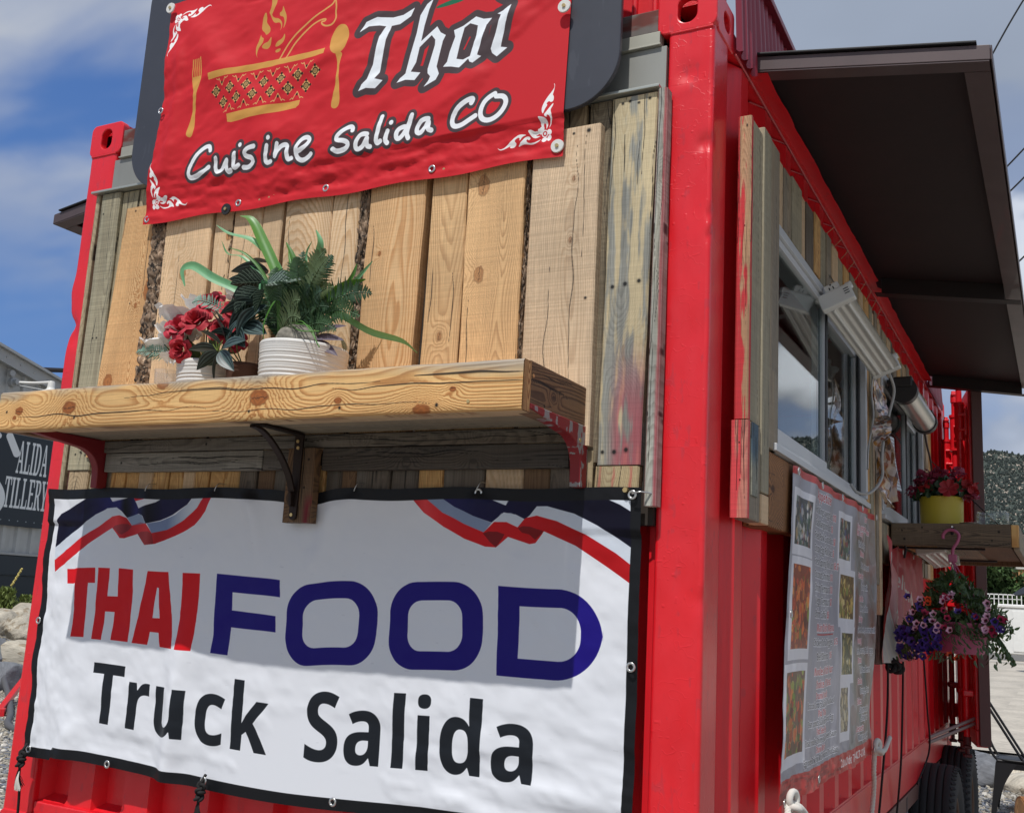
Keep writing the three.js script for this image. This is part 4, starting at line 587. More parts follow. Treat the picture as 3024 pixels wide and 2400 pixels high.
  B(-0.52, -0.36, 2.85, -0.52, -0.36, 2.976, 0.026, { ...OLD, seed: 27, weather: 0.25, base: [176, 150, 110] }); B(-0.345, -0.288, 1.96, -0.35, -0.285, 2.976, 0.022, { base: [122, 108, 84], dark: [80, 64, 46], seed: 28, weather: 0.5, grey: [122, 112, 94], cracks: 6, saw: 0.2 });
  B(-0.285, -0.164, 1.951, -0.280, -0.146, 2.972, 0.032, { base: [206, 188, 148], dark: [176, 148, 106], seed: 29, weather: 0.10, grey: [142, 142, 134], patch: (X, Y) => clamp(sstep(0.42, 0.60, fbm(X * 60, Y * 7, 5, 333) + (0.52 - Y) * 0.26)) * 0.85, paint: (X, Y, n) => sstep(0.36, 0.08, Y) * sstep(0.02, 0.07, X) * sstep(0.34, 0.62, n + 0.14) * 0.75, paintColor: [176, 78, 88], knots: [[-0.21, 2.25, 0.018]], cracks: 6, nails: [[-0.255, 2.955], [-0.235, 2.958], [-0.21, 2.95], [-0.18, 2.957], [-0.262, 2.43, 0.0045], [-0.225, 2.435, 0.005], [-0.185, 2.44, 0.0045], [-0.27, 1.985, 0.004], [-0.235, 1.985, 0.005], [-0.2, 1.99, 0.005]], contrast: 0.35 }, 0.003).userData.label = 'blue grey stained plank with red paint near its foot, next to the right trim';
  B(-0.290, -0.168, 1.80, -0.288, -0.166, 1.948, 0.032, { base: [208, 184, 136], dark: [150, 110, 72], seed: 30, weather: 0.3, cath: 0.9, grey: [136, 130, 112], paint: (X, Y, n) => sstep(0.6, 0.75, n + X * 1.2) * 0.4, nails: [[-0.19, 1.885, 0.0035]] });
  B(-0.332, -0.298, 1.80, -0.332, -0.298, 1.99, 0.030, { base: [190, 166, 122], dark: [140, 112, 80], seed: 31, weather: 0.35, grey: [150, 142, 122] });
  B(-0.148, -0.116, 1.845, -0.142, -0.116, 2.974, 0.044, { base: [196, 182, 146], dark: [150, 122, 84], seed: 32, weather: 0.55, grey: [152, 154, 148], knots: [[-0.13, 2.72, 0.012]], paint: (X, Y, n) => sstep(0.024, 0.034, X + n * 0.01) * 0.7, paintColor: [160, 52, 60], cracks: 5 }, 0.001).userData.label = 'grey edge trim smeared with red paint beside the right post';
  // short pieces showing between the shelf and the white banner
  const e = [-2.175, -2.12, -2.074, -2.007, -1.945, -1.876, -1.806, -1.745, -1.69, -1.63, -1.565, -1.50, -1.43, -1.362, -1.272, -1.165, -1.105, -1.05, -0.93, -0.835, -0.750, -0.62, -0.50, -0.42, -0.345], kind = [5, 0, 2, 2, 5, 2, 2, 5, 2, 2, 2, 4, 1, 4, 2, 4, 1, 4, 4, 2, 4, 5, 1, 4, 0];
  const G = [0, 1, 2].map((s) => 0);
  for (let i = 0; i < e.length - 1; i++) { const g = plankGeo(e[i] + 0.001, e[i + 1] - 0.001, 1.80, e[i] + 0.001, e[i + 1] - 0.001, 1.96, 0.006, 0.024 + (i % 3) * 0.003, 0.0008, 50 + i); const uv = g.attributes.uv, o = hash(i, 2, 9); for (let k = 0; k < uv.count; k++) uv.setXY(k, uv.getX(k) * 0.07 + o, uv.getY(k) * 0.16 + o * 3); mesh('plank', g, oldMat[kind[i]], clad); }
  // two worn ledger boards under the shelf and the bracket block
  const L = (x0, x1, y0, y1, z0, z1, o) => { const t = woodTex(y1 - y0, x1 - x0, 560, o); const g = bx(x0, y0, z0, x1, y1, z1, 0.004, 2); const p = g.attributes.position, uv = g.attributes.uv; for (let i = 0; i < p.count; i++) uv.setXY(i, (p.getY(i) - y0) / (y1 - y0), (p.getX(i) - x0) / (x1 - x0)); return mesh('ledger_board', g, woodMat(t), clad); };
  L(-2.122, -0.345, 2.010, 2.050, 0.03, 0.062, { base: [116, 98, 78], dark: [66, 52, 40], seed: 34, weather: 0.75, grey: [118, 112, 104], cracks: 12, contrast: 0.8, knots: [[0.02, 0.3, 0.008], [0.018, 1.1, 0.007], [0.022, 1.5, 0.008]], nails: [[0.02, 0.5, 0.003], [0.025, 0.9, 0.003]] });
  L(-2.080, -1.39, 1.945, 2.008, 0.03, 0.056, { base: [140, 126, 108], dark: [84, 72, 60], seed: 35, weather: 0.85, grey: [142, 138, 130], cracks: 9, contrast: 0.9, cath: 0.4, nails: [[0.03, 0.08, 0.003]] }); L(-1.388, -1.268, 1.946, 2.008, 0.03, 0.054, { base: [100, 86, 70], dark: [60, 46, 36], seed: 36, weather: 0.6, grey: [96, 92, 88], cracks: 6 });
  L(-1.158, -0.352, 1.942, 2.008, 0.03, 0.060, { base: [84, 70, 56], dark: [40, 32, 26], seed: 37, weather: 0.6, grey: [84, 80, 76], cracks: 14, contrast: 1, knots: [[0.03, 0.3, 0.009], [0.02, 0.52, 0.008]] });
}
// ------------------------------------------------------------------ boards and windows on the right side
{
  const s = part('side_cladding', truck);
  const SB = (z0, z1, y0, y1, x1, k, o) => { // z0 nearer the camera
    const g = bx(0.016, y0, z1, x1, y1, z0, 0.004, 1); const p = g.attributes.position, uv = g.attributes.uv, n = g.attributes.normal, off = hash(Math.round(z0 * 1000), 3, 4); for (let i = 0; i < p.count; i++) { const side = Math.abs(n.getZ(i)) > 0.6; uv.setXY(i, ((side ? p.getX(i) : p.getZ(i)) * 1.0) + off, (p.getY(i) - 1.8) * 0.85 + off * 2); } return mesh('plank', g, o || oldMat[k], s); };
  // first post: its front face is smeared with the red paint
  const redSide = woodMat(woodTex(0.1, 1.2, 620, { base: [206, 160, 116], dark: [150, 104, 70], seed: 61, weather: 0.2, paint: (X, Y, n) => clamp(sstep(0.62, 0.30, X / 0.1 + (n - 0.5) * 1.5 - 0.25 * sstep(0.75, 0.05, Y) + 0.35 * sstep(0.8, 1.0, Y)) * 0.95), paintColor: [200, 46, 54], cracks: 5, nails: [[0.07, 1.16, 0.005], [0.06, 0.75, 0.003]] }));
  const face = (z, y0, y1, xa, xb) => { const g = plankGeo(xa, xb, y0, xa, xb, y1, z - 0.02, z, 0.0012, 71 + y0); return g; };
  const f1 = mesh('post_face', face(-0.172, 2.10, 2.962, 0.018, 0.056), redSide, s, 'post front smeared with red paint, upper piece'); const f2 = mesh('post_face', face(-0.166, 1.838, 2.096, 0.012, 0.058), woodMat(woodTex(0.06, 0.26, 700, { base: [204, 130, 112], dark: [170, 84, 76], seed: 62, weather: 0.15, paint: (X, Y, n) => sstep(0.62, 0.3, X / 0.06 + (n - 0.5) * 1.2) * 0.85, paintColor: [204, 58, 66], cracks: 7, nails: [[0.03, 0.2, 0.002], [0.035, 0.1, 0.002]] })), s, 'post front smeared with red paint, lower piece');
  SB(-0.194, -0.302, 2.10, 2.962, 0.054, 3); const bl = SB(-0.192, -0.300, 1.836, 2.097, 0.057, 0); 
  const blue = woodMat(woodTex(0.05, 0.3, 600, { base: [120, 126, 124], dark: [80, 80, 74], seed: 64, weather: 0.4, grey: [150, 142, 118], paint: (X, Y, n) => sstep(0.10, 0.2, Y + (n - 0.5) * 0.1) * 0.9, paintColor: [66, 88, 104], cracks: 6 })); const gb = bx(0.0575, 1.90, -0.262, 0.0615, 2.096, -0.200, 0.001); { const p = gb.attributes.position, uv = gb.attributes.uv; for (let i = 0; i < p.count; i++) uv.setXY(i, (p.getZ(i) + 0.262) / 0.062, (p.getY(i) - 1.90) / 0.196); } mesh('plank', gb, blue, s, 'thin slat stained slate blue');
  SB(-0.303, -0.385, 1.92, 2.985, 0.060, 3); SB(-0.305, -0.385, 1.836, 1.917, 0.060, 5);
  SB(-0.388, -0.507, 2.058, 2.99, 0.055, 0);
  const amber = woodMat(woodTex(0.24, 0.6, 520, { base: [150, 104, 62], dark: [86, 52, 28], seed: 66, contrast: 0.9, cath: 2.0, ring: 0.008, cracks: 2, knots: [[0.12, 0.12, 0.012]] })); const ga = bx(-0.03, 1.838, -0.735, 0.048, 2.055, -0.432, 0.006, 2); { const p = ga.attributes.position, uv = ga.attributes.uv, n = ga.attributes.normal; for (let i = 0; i < p.count; i++) uv.setXY(i, ((p.getY(i) - 1.83) / 0.24) , (Math.abs(n.getZ(i)) > 0.6 ? p.getX(i) : p.getZ(i)) / 0.6); } mesh('plank', ga, amber, s, 'short brown board with split grain under the window corner');
  SB(-0.738, -0.90, 1.838, 2.05, 0.040, 2); for (let i = 0; i < 9; i++) SB(-0.905 - i * 0.145, -1.045 - i * 0.145, 1.838, 2.052, 0.038, [5, 3, 2, 0, 5, 2, 3, 5, 0][i]);
  // row of boards over the first window, uneven lower ends
  const ws = [0.105, 0.095, 0.14, 0.085, 0.12, 0.10, 0.13, 0.09, 0.11, 0.14, 0.12, 0.10, 0.13, 0.11, 0.12]; let z = -0.508; for (let i = 0; i < ws.length && z > -2.2; i++) { const d = hash(i, 5, 1); SB(z, z - ws[i] + 0.003, 2.762 + d * 0.028, 3.0 + (d - 0.5) * 0.02, 0.040 + (i % 3) * 0.004, [5, 0, 3, 5, 4, 2, 3, 0, 5, 3, 2, 0, 3, 5, 2][i]); z -= ws[i]; }
  // uprights between the windows, then round the second window
  [[-2.125, -2.20, 2], [-2.203, -2.27, 3], [-2.273, -2.345, 5], [-2.348, -2.41, 0]].forEach(([a, b, k], i) => SB(a, b, 1.70 + (i % 2) * 0.05, 3.0 - (i % 3) * 0.01, 0.046 + (i % 2) * 0.006, k)); SB(-2.413, -2.46, 1.62, 2.98, 0.056, 5); SB(-2.463, -2.51, 1.64, 2.98, 0.050, 5);
  z = -2.513; for (let i = 0; i < 14 && z > -4.2; i++) { const d = hash(i, 8, 2); SB(z, z - 0.117, 2.772 + d * 0.02, 2.99 + (d - 0.5) * 0.03, 0.040 + (i % 3) * 0.004, [0, 3, 5, 4, 0, 2, 3, 5][i % 8]); z -= 0.12; }
  SB(-4.20, -4.33, 1.86, 2.98, 0.046, 0); SB(-4.333, -4.45, 1.86, 2.98, 0.050, 5); SB(-4.453, -4.66, 1.86, 2.97, 0.045, 2); z = -2.515; for (let i = 0; i < 14; i++) { SB(z, z - 0.117, 1.86, 2.05, 0.040, [0, 3, 5, 4, 2, 0, 3][i % 7]); z -= 0.12; }
  // straw and foil edges poking out over the boards
  const st = []; for (let i = 0; i < 9; i++) st.push(rod(V(0.05, 2.99 - i * 0.004, -1.25 - i * 0.14), V(0.075, 3.02, -1.27 - i * 0.14), 0.0014, 4)); mesh('splinter', merge(st), oldMat[5], s).userData.kind = 'stuff';

  // sliding windows: white frames, grey sashes, glass
  const win = (z0, z1, y0, y1, div, label, open) => {
    const w = part('window', truck, label), a = (za, ya, zb, yb, xa, xb, r = 0.002) => bx(xa, ya, zb, xb, yb, za, r);
    mesh('frame', merge([a(z0, y0, z1, y0 + 0.022, -0.05, 0.064), a(z0, y0 + 0.0225, z1, y0 + 0.040, -0.05, 0.046), a(z0, y1 - 0.030, z1, y1, -0.05, 0.052), a(z0, y0 + 0.0405, z0 - 0.03, y1 - 0.0305, -0.05, 0.052), a(z1 + 0.035, y0 + 0.0405, z1, y1 - 0.0305, -0.05, 0.052)]), alu, w);
    const sash = (za, zb, x, n) => { const q = mesh('sash', merge([a(za, y0 + 0.041, zb, y0 + 0.082, x - 0.012, x + 0.012), a(za, y1 - 0.055, zb, y1 - 0.031, x - 0.012, x + 0.012), a(za, y0 + 0.0825, za - 0.022, y1 - 0.0555, x - 0.012, x + 0.012), a(zb + 0.03, y0 + 0.0825, zb, y1 - 0.0555, x - 0.012, x + 0.012)]), n ? black : alu, w); mesh('pane', a(za - 0.022, y0 + 0.08, zb + 0.03, y1 - 0.05, x - 0.002, x + 0.002, 0), glassPane, q); return q; };
    sash(z0 - 0.031, div, 0.030, 0); if (open) sash(div - 0.02, z1 + 0.036, 0.0, 0); else sash(div + 0.03, z1 + 0.036, 0.004, 0);
    mesh('sash_seal', merge([a(div + 0.034, y0 + 0.083, div + 0.004, y1 - 0.056, 0.0425, 0.0465), a(z1 + 0.075, y0 + 0.05, z1 + 0.045, y1 - 0.04, 0.02, 0.03)]), black, w); return w;
  };
  win(-0.455, -2.115, 2.058, 2.765, -1.29, 'first sliding window, mirroring the sky and the lamp', false); win(-2.54, -4.17, 2.058, 2.765, -3.47, 'second sliding window with dark interior', false);
  mesh('inner_jamb', merge([bx(-0.12, 2.05, -2.20, -0.045, 2.8, -2.12, 0), bx(-0.12, 2.05, -2.52, -0.045, 2.8, -2.49, 0)]), std({ color: lin(0.3, 0.2, 0.12), roughness: 0.8 }), truck);
}
// ------------------------------------------------------------------ outlines of the print, in millimetres from each banner's upper left corner
const LOW = {
  T: '128,273 277,271 281,322 246,322 257,503 194,503 177,322 136,322',
  H: '291,271 345,271 346,364 392,362 388,269 457,269 463,503 387,504 384,413 343,414 345,507 298,507',
  A: '520,269 611,268 661,506 605,505 594,461 556,461 550,503 481,504',
  Ah: '566,319 574,320 591,416 560,417',
  I: '674,269 747,269 742,506 678,507',
  F: '817,266 1063,266 1067,316 883,317 885,371 1055,373 1058,420 885,421 884,504 815,505',
  O1: '1096,269 1420,267 1421,502 1097,507',
  O1i: '1153,317 1357,316 1356,455 1160,456',
  O2: '1462,265 1757,263 1768,500 1465,508',
  O2i: '1520,316 1697,314 1704,453 1525,456',
  D: '1804,267 2106,268 2110,500 1811,505',
  Di: '1869,317 2046,315 2050,454 1872,455',
  truck: '399,770 327,584 508,578 1060,767 921,770 924,574',
  salida: '1193,758 1249,586 1523,773 1522,578 1555,577 1929,771 1593,772',
  Lblue: '49,105 68,85 142,54 224,23 302,23 324,48 401,33 423,33 452,67 528,44 574,21 702,20 666,52 601,83 550,102 492,115 476,90 455,84 393,100 369,79 347,67 301,70 241,90 170,127 98,169 52,201',
  Lred: '56,245 165,174 275,124 324,98 359,93 391,101 421,125 466,112 492,115 519,145 583,132 653,100 708,64 746,20 785,20 749,74 700,118 620,152 541,179 496,185 456,151 394,169 370,169 328,136 223,190 117,252 64,285',
  Lwhite1: '50,95 44,63 55,48 99,26 224,23 142,54 68,85',
  Lwhite2: '304,24 412,21 423,33 401,33 330,50',
  Lwhite3: '433,44 503,21 574,21 528,44 452,67',
  Lred2: '413,21 503,21 479,35 432,43',
  Lroll1: '331,136 338,128 372,121 403,121 421,128 407,144 378,157 360,154',
  Lroll2: '456,151 472,143 501,140 519,146 524,154 533,180 496,185',
  Lgrey: '52,201 98,169 170,127 241,90 301,70 347,67 375,85 391,101 359,93 324,98 275,124 165,174 56,245',
  Lgrey2: '393,100 445,86 471,87 492,115 421,125',
  Lgrey3: '497,115 550,105 613,83 673,49 706,20 746,20 708,64 653,100 583,132 519,145',
  Rblue: '1606,24 1747,24 1817,47 1829,23 1866,23 1906,23 1927,28 2086,23 2144,46 2188,71 2191,165 2141,134 2082,100 2016,68 1941,47 1911,47 1888,71 1873,82 1846,70 1811,66 1777,96 1722,81 1658,56',
  Rgrey: '1559,24 1606,24 1658,56 1722,81 1777,97 1754,124 1691,103 1621,72',
  Rgrey2: '1784,94 1804,69 1832,66 1873,82 1853,105 1827,94 1791,92',
  Rgrey3: '1885,74 1911,47 1941,47 2016,68 2082,100 2141,134 2191,165 2192,210 2133,170 2051,125 1967,87 1915,74',
  Rred: '1517,24 1559,24 1621,72 1691,103 1754,124 1784,94 1819,92 1853,105 1874,79 1909,72 1967,87 2051,125 2133,170 2192,210 2192,255 2119,211 2020,152 1931,114 1906,146 1889,149 1825,132 1792,163 1760,163 1694,144 1624,111 1560,70',
  Rroll1: '1752,127 1768,121 1793,120 1815,126 1808,139 1792,163 1773,149',
  Rroll2: '1854,107 1869,101 1890,102 1910,108 1931,114 1905,137 1887,123 1866,119',
  Rwhite: '1747,24 1835,23 1817,47',
  Rwhite2: '2086,23 2186,23 2188,71 2144,46',
};
const UP = {
  T: '861,301 883,269 924,260 984,275 1022,275 1063,260 1051,286 1012,304 981,303 965,347 951,456 935,473 966,484 938,505 905,499 877,505 888,484 906,470 924,425 938,330 960,300 934,291 894,286',
  h: '1131,245 1108,259 1086,291 1077,349 1059,419 1047,476 1028,489 1018,503 1048,497 1082,505 1102,484 1066,474 1083,447 1092,399 1133,368 1147,386 1147,404 1127,478 1128,492 1138,504 1133,516 1117,534 1159,519 1169,501 1159,476 1165,444 1175,396 1184,379 1165,366 1151,343 1096,380 1104,330 1117,279',
  a: '1212,370 1244,363 1287,342 1314,356 1343,360 1325,379 1320,401 1302,471 1316,478 1287,493 1276,487 1271,476 1240,497 1210,487 1182,482 1195,469 1202,438 1218,392',
  ah: '1249,370 1268,360 1295,373 1292,403 1276,469 1252,474 1228,466 1237,418',
  i: '1362,353 1383,350 1410,336 1404,358 1394,390 1378,460 1400,467 1366,488 1350,474 1346,461 1361,413 1375,360',
  id: '1368,294 1387,282 1405,298 1389,310',
  green: '1143,275 1175,269 1211,264 1247,273 1233,280 1183,283 1141,283',
  rim: '244,329 734,330 733,351 248,353',
  base: '341,491 647,492 646,508 633,518 365,524 346,519',
  forkhead: '157,324 207,325 210,343 195,374 192,396 187,455 193,525 185,547 168,545 157,533 159,516 175,463 177,390 174,368 160,344',
  tinesT: '161,261 170,262 179,262 189,263 198,259',
  tinesB: '161,323 173,325 184,325 195,325 205,326',
  spoonC: '785,308 780,256 819,316',
  spoonH: '775,350 805,357 795,384 795,423 806,503 809,532 796,549 775,542 774,523 787,467 787,415 784,382',
  ladA: '545,333 564,299 599,259 643,228 683,203 731,187 749,178 756,160',
  ladB: '571,335 595,292 631,259 667,233 700,224 725,225 721,234 707,231 710,243 730,254 753,251 766,232 760,208 764,192 756,160',
};
const HAND = {
  C: '283,611 281,595 260,592 228,608 195,645 181,676 191,693 221,691 261,676 278,667',
  u: '310,642 304,674 315,690 336,685 362,647 353,675 363,695 375,691',
  i: '392,637 384,671 391,687 408,678',
  s: '477,627 452,626 432,641 441,654 467,661 473,676 453,691 428,687',
  i2: '531,633 521,667 527,688 544,685',
  n: '572,632 561,682 571,655 594,638 616,641 611,670 617,691 630,687',
  e: '649,670 685,662 706,639 694,626 668,630 647,658 651,687 673,702 695,694 709,685',
  S: '868,633 870,620 847,619 808,640 806,656 842,662 856,676 842,690 810,693 796,683',
  a: '925,655 904,648 884,667 880,691 893,699 914,686 927,660 922,691 936,696',
  l: '975,605 956,671 961,691 973,684',
  i3: '998,656 988,682 999,694',
  d: '1060,652 1037,652 1028,677 1038,690 1055,679 1071,652 1091,607 1066,673 1075,691',
  a2: '1145,643 1129,639 1107,656 1103,677 1118,685 1134,669 1148,646 1144,676 1157,681',
  C2: '1290,619 1299,606 1282,606 1249,623 1226,656 1231,683 1257,685 1284,672 1306,662',
  O: '1368,605 1339,614 1321,647 1326,677 1355,687 1389,672 1409,640 1399,618 1373,614',
};
const HANDDOTS = '414,611 538,608 1011,631', ODOTS = '1530,752 1545,750 1544,767 1528,769 1516,744 1522,738';
const ORN = ['1380,769 1387,778 1400,776 1413,766 1435,748 1452,741 1477,748 1461,749 1449,763 1452,751 1441,752 1434,760 1442,767 1437,777 1425,780 1418,776 1423,771 1410,776 1395,782 1385,779', '1444,780 1453,767 1467,753 1481,752 1487,760 1479,765 1475,759 1472,765 1478,772 1493,773 1506,770 1519,764 1510,773 1491,779 1463,772', '1477,736 1489,735 1499,742 1506,740 1511,746 1509,752 1501,752 1505,756 1518,755 1505,762 1492,759 1484,747', '1557,610 1562,616 1560,632 1555,647 1560,650 1559,666 1550,668 1545,662 1536,670 1542,673 1533,684 1527,701 1522,686 1525,672 1537,652 1554,634 1561,623', '1560,669 1558,680 1550,689 1555,704 1555,722 1541,743 1549,724 1550,709 1541,702 1539,707 1543,709 1534,708 1530,700 1537,694 1546,683', '1511,702 1521,705 1534,709 1541,720 1540,734 1533,742 1536,731 1533,723 1527,724 1529,732 1518,730 1519,719 1514,711'];
const FLAME = ['480,90 503,95 508,117 500,133 494,149 489,158 501,171 521,176 538,193 542,212 534,230 538,211 529,192 507,193 493,176 482,153 477,147 487,126', '534,130 542,150 556,177 557,201 546,226 550,196 541,174 525,170 521,155 533,154', '464,138 471,164 469,181 490,203 493,221 475,231 470,220 452,205 451,184 452,160', '451,219 457,234 470,240 467,260 450,274 447,298 455,315 442,293 439,268 449,246', '503,237 504,265 494,283 478,282 462,273 475,259 491,259', '557,237 562,261 546,281 518,284 528,265 551,258', '547,290 543,302 525,305 522,293'];
const MR1 = '283,399 349,398 419,399 491,402 562,403 632,403 701,403';
const MR2 = '320,444 382,440 452,441 526,444 596,444 665,445';
const MT = '312,374 384,376 457,378 527,380 598,380 666,380';
const MB = '352,466 419,465 489,466 560,468 631,469';
const pts = (s) => s.split(' ').map((p) => p.split(',').map(Number));
const poly = (c, s, smooth) => { const p = typeof s === 'string' ? pts(s) : s; c.beginPath(); if (smooth) { const n = p.length; c.moveTo((p[n - 1][0] + p[0][0]) / 2, (p[n - 1][1] + p[0][1]) / 2); for (let i = 0; i < n; i++) { const q = p[(i + 1) % n]; c.quadraticCurveTo(p[i][0], p[i][1], (p[i][0] + q[0]) / 2, (p[i][1] + q[1]) / 2); } } else p.forEach(([x, y], i) => (i ? c.lineTo(x, y) : c.moveTo(x, y))); c.closePath(); };
const line = (c, s) => { const p = pts(s); c.beginPath(); c.moveTo(...p[0]); for (let i = 1; i < p.length - 1; i++) c.quadraticCurveTo(p[i][0], p[i][1], (p[i][0] + p[i + 1][0]) / 2, (p[i][1] + p[i + 1][1]) / 2); c.lineTo(...p[p.length - 1]); };
const roundQuad = (c, s, rs) => { const p = pts(s); const m = (a, b) => [(a[0] + b[0]) / 2, (a[1] + b[1]) / 2]; c.moveTo(...m(p[3], p[0])); for (let i = 0; i < 4; i++) { const e = m(p[i], p[(i + 1) % 4]); if (rs[i] > 0) { c.arcTo(p[i][0], p[i][1], e[0], e[1], rs[i]); } else c.lineTo(...p[i]); c.lineTo(...e); } c.closePath(); };
const fabricBump = tex(256, 256, (x, y) => { const b = 128 + 40 * Math.sin(x * Math.PI / 2) * 0.4 + 40 * Math.sin(y * Math.PI / 2) * 0.4 + (hash(x, y, 3) - 0.5) * 40; return [b, b, b]; }, false);
fabricBump.repeat.set(14, 14);
function ringGeo(r0, r1, t) { const g = new THREE.TorusGeometry((r0 + r1) / 2, (r1 - r0) / 2, 8, 20); g.scale(1, 1, t); return g; }

// ------------------------------------------------------------------ white banner
{
  const X0 = -2.355, Y0 = 1.892, W = 2.200, H = 0.895, b = thing('white_banner', 'large white vinyl banner with red and blue lettering under the front shelf', 'banner');
  const S = 2048 / 2200;
  const t = canvasTex(2048, 836, (c, w, h) => {
    c.scale(S, S); c.fillStyle = '#e2e4e9'; c.fillRect(0, 0, 2200, 900);
    const f = (col, ...ks) => { for (const k of ks) { poly(c, LOW[k]); c.fillStyle = col; c.fill(); } };
    const fs = (col, ...ks) => { for (const k of ks) { poly(c, LOW[k], false); c.fillStyle = col; c.lineJoin = 'round'; c.fill(); } };
    // bunting swags
    fs('#17143f', 'Lblue'); fs('#ced5df', 'Lgrey', 'Lgrey2', 'Lgrey3'); fs('#e2e4e9', 'Lwhite1', 'Lwhite2', 'Lwhite3'); fs('#cf1a22', 'Lred', 'Lred2'); fs('#7e1a1f', 'Lroll1', 'Lroll2');
    fs('#1a1745', 'Rblue'); fs('#ced5df', 'Rgrey', 'Rgrey2', 'Rgrey3'); fs('#dfe6f0', 'Rwhite', 'Rwhite2'); fs('#d61a22', 'Rred'); fs('#7e1a1f', 'Rroll1', 'Rroll2');
    // printed sheen of the ribbon folds
    const sheen = (k, x0, x1, stops) => { c.save(); poly(c, LOW[k]); c.clip(); const g = c.createLinearGradient(x0, 0, x1, 0); stops.forEach(([o, col]) => g.addColorStop(o, col)); c.fillStyle = g; c.fillRect(0, 0, 2200, 900); c.restore(); };
    sheen('Lblue', 160, 560, [[0, 'rgba(0,0,10,0.5)'], [0.35, 'rgba(30,28,110,0.6)'], [0.5, 'rgba(40,38,120,0.65)'], [0.56, 'rgba(0,0,0,0.75)'], [0.70, 'rgba(30,28,110,0.65)'], [0.85, 'rgba(0,0,0,0.6)'], [1, 'rgba(0,0,0,0)']]);
    sheen('Rblue', 1050, 2040, [[0, 'rgba(0,0,0,0.1)'], [0.34, 'rgba(5,5,5,0.8)'], [0.40, 'rgba(60,60,150,0.6)'], [0.46, 'rgba(0,0,0,0.6)'], [0.52, 'rgba(60,60,150,0.55)'], [0.7, 'rgba(20,18,60,0.3)'], [1, 'rgba(0,0,0,0.55)']]);
    sheen('Lred', 130, 640, [[0, 'rgba(120,0,0,0)'], [0.42, 'rgba(255,150,150,0.35)'], [0.52, 'rgba(120,0,0,0.35)'], [0.72, 'rgba(255,140,140,0.35)'], [0.8, 'rgba(120,0,0,0.4)'], [1, 'rgba(120,0,0,0)']]);
    sheen('Rred', 1010, 2040, [[0, 'rgba(120,0,0,0)'], [0.30, 'rgba(90,0,0,0.3)'], [0.36, 'rgba(255,150,150,0.4)'], [0.46, 'rgba(90,0,0,0.35)'], [0.54, 'rgba(255,150,150,0.35)'], [0.7, 'rgba(200,0,0,0)'], [1, 'rgba(90,0,0,0.3)']]);
    sheen('Lgrey2', 480, 560, [[0, 'rgba(110,130,160,0.7)'], [0.5, 'rgba(230,235,240,0.7)'], [1, 'rgba(220,225,235,0.3)']]); sheen('Lgrey3', 580, 720, [[0, 'rgba(90,110,150,0.75)'], [1, 'rgba(200,210,225,0)']]); sheen('Rgrey', 1200, 1420, [[0, 'rgba(200,210,225,0)'], [1, 'rgba(90,110,150,0.6)']]);
    // words
    f('#d8121b', 'T', 'H', 'I'); c.beginPath(); for (const k of ['A', 'Ah']) pts(LOW[k]).forEach(([x, y], i) => (i ? c.lineTo(x, y) : c.moveTo(x, y))); poly(c, LOW.A); c.fillStyle = '#d8121b'; c.fill(); poly(c, LOW.Ah); c.fillStyle = '#e2e4e9'; c.fill();
    f('#1c0f78', 'F'); const ring = (o, i, ro, ri) => { c.fillStyle = '#1c0f78'; c.beginPath(); roundQuad(c, LOW[o], ro); c.fill(); c.fillStyle = '#e2e4e9'; c.beginPath(); roundQuad(c, LOW[i], ri); c.fill(); };
    ring('O1', 'O1i', [88, 92, 88, 84], [48, 46, 46, 46]); ring('O2', 'O2i', [88, 92, 88, 84], [46, 46, 46, 46]); ring('D', 'Di', [0, 132, 132, 0], [0, 62, 62, 0]);
    c.fillStyle = '#1d2127'; c.textBaseline = 'alphabetic'; c.font = 'bold 265px sans-serif'; const put = (s, x0, x1, y) => { const m = c.measureText(s); c.save(); c.translate(x0, y); c.scale((x1 - x0) / (m.actualBoundingBoxRight + m.actualBoundingBoxLeft), 1); c.fillText(s, m.actualBoundingBoxLeft, 0); c.restore(); };
    put('Truck', 327, 1062, 770); put('Salida', 1193, 1929, 771);
    // black edge tape
    c.fillStyle = '#17181b'; c.fillRect(0, 0, 2200, 34); c.fillRect(0, 0, 30, 900); c.fillRect(2172, 0, 30, 900); c.fillRect(0, 866, 2200, 40);
    // faint scuffs
    const R = rng(9); for (let i = 0; i < 90; i++) { c.fillStyle = `rgba(70,70,80,${0.03 + R() * 0.06})`; c.fillRect(R() * 2200, R() * 890, 2 + R() * 12, 1 + R() * 2); }
  });
  const topDip = (u) => { const x = X0 + u * W; return -0.002 - 0.020 * Math.exp(-(((x + 1.20) / 0.09) ** 2)) - 0.003 * Math.sin(u * 31); };
  const sh = grid(220, 96, (u, v) => {
    const x0 = X0 + u * W, q = v * v; let x = x0 + 0.050 * v * (1 - sstep(0, 0.12, u)) * 0.9 + 0.004 * Math.sin(v * 17) * (1 - u);
    const yb = 0.997 + 0.014 * Math.sin(u * 9 + 0.4) * (u > 0.08 ? 1 : 0.3) + 0.010 * (u) ; const y = lerp(Y0 + topDip(u), yb, v);
    let z = 0.030 + 0.014 * Math.sin(Math.PI * clamp(u * 1.02)) * (1 - v) + 0.012 * sstep(0.16, 0.02, v);
    // belly, a soft upright fold left of centre, creases hanging from the eyelets
    z += 0.012 * Math.sin(u * 7 + 1) * v + 0.034 * Math.exp(-(((x0 + 1.655) / 0.045) ** 2)) * sstep(0.35, 0.8, v) + 0.016 * Math.exp(-(((x0 + 2.12) / 0.05) ** 2)) * sstep(0.7, 1, v);
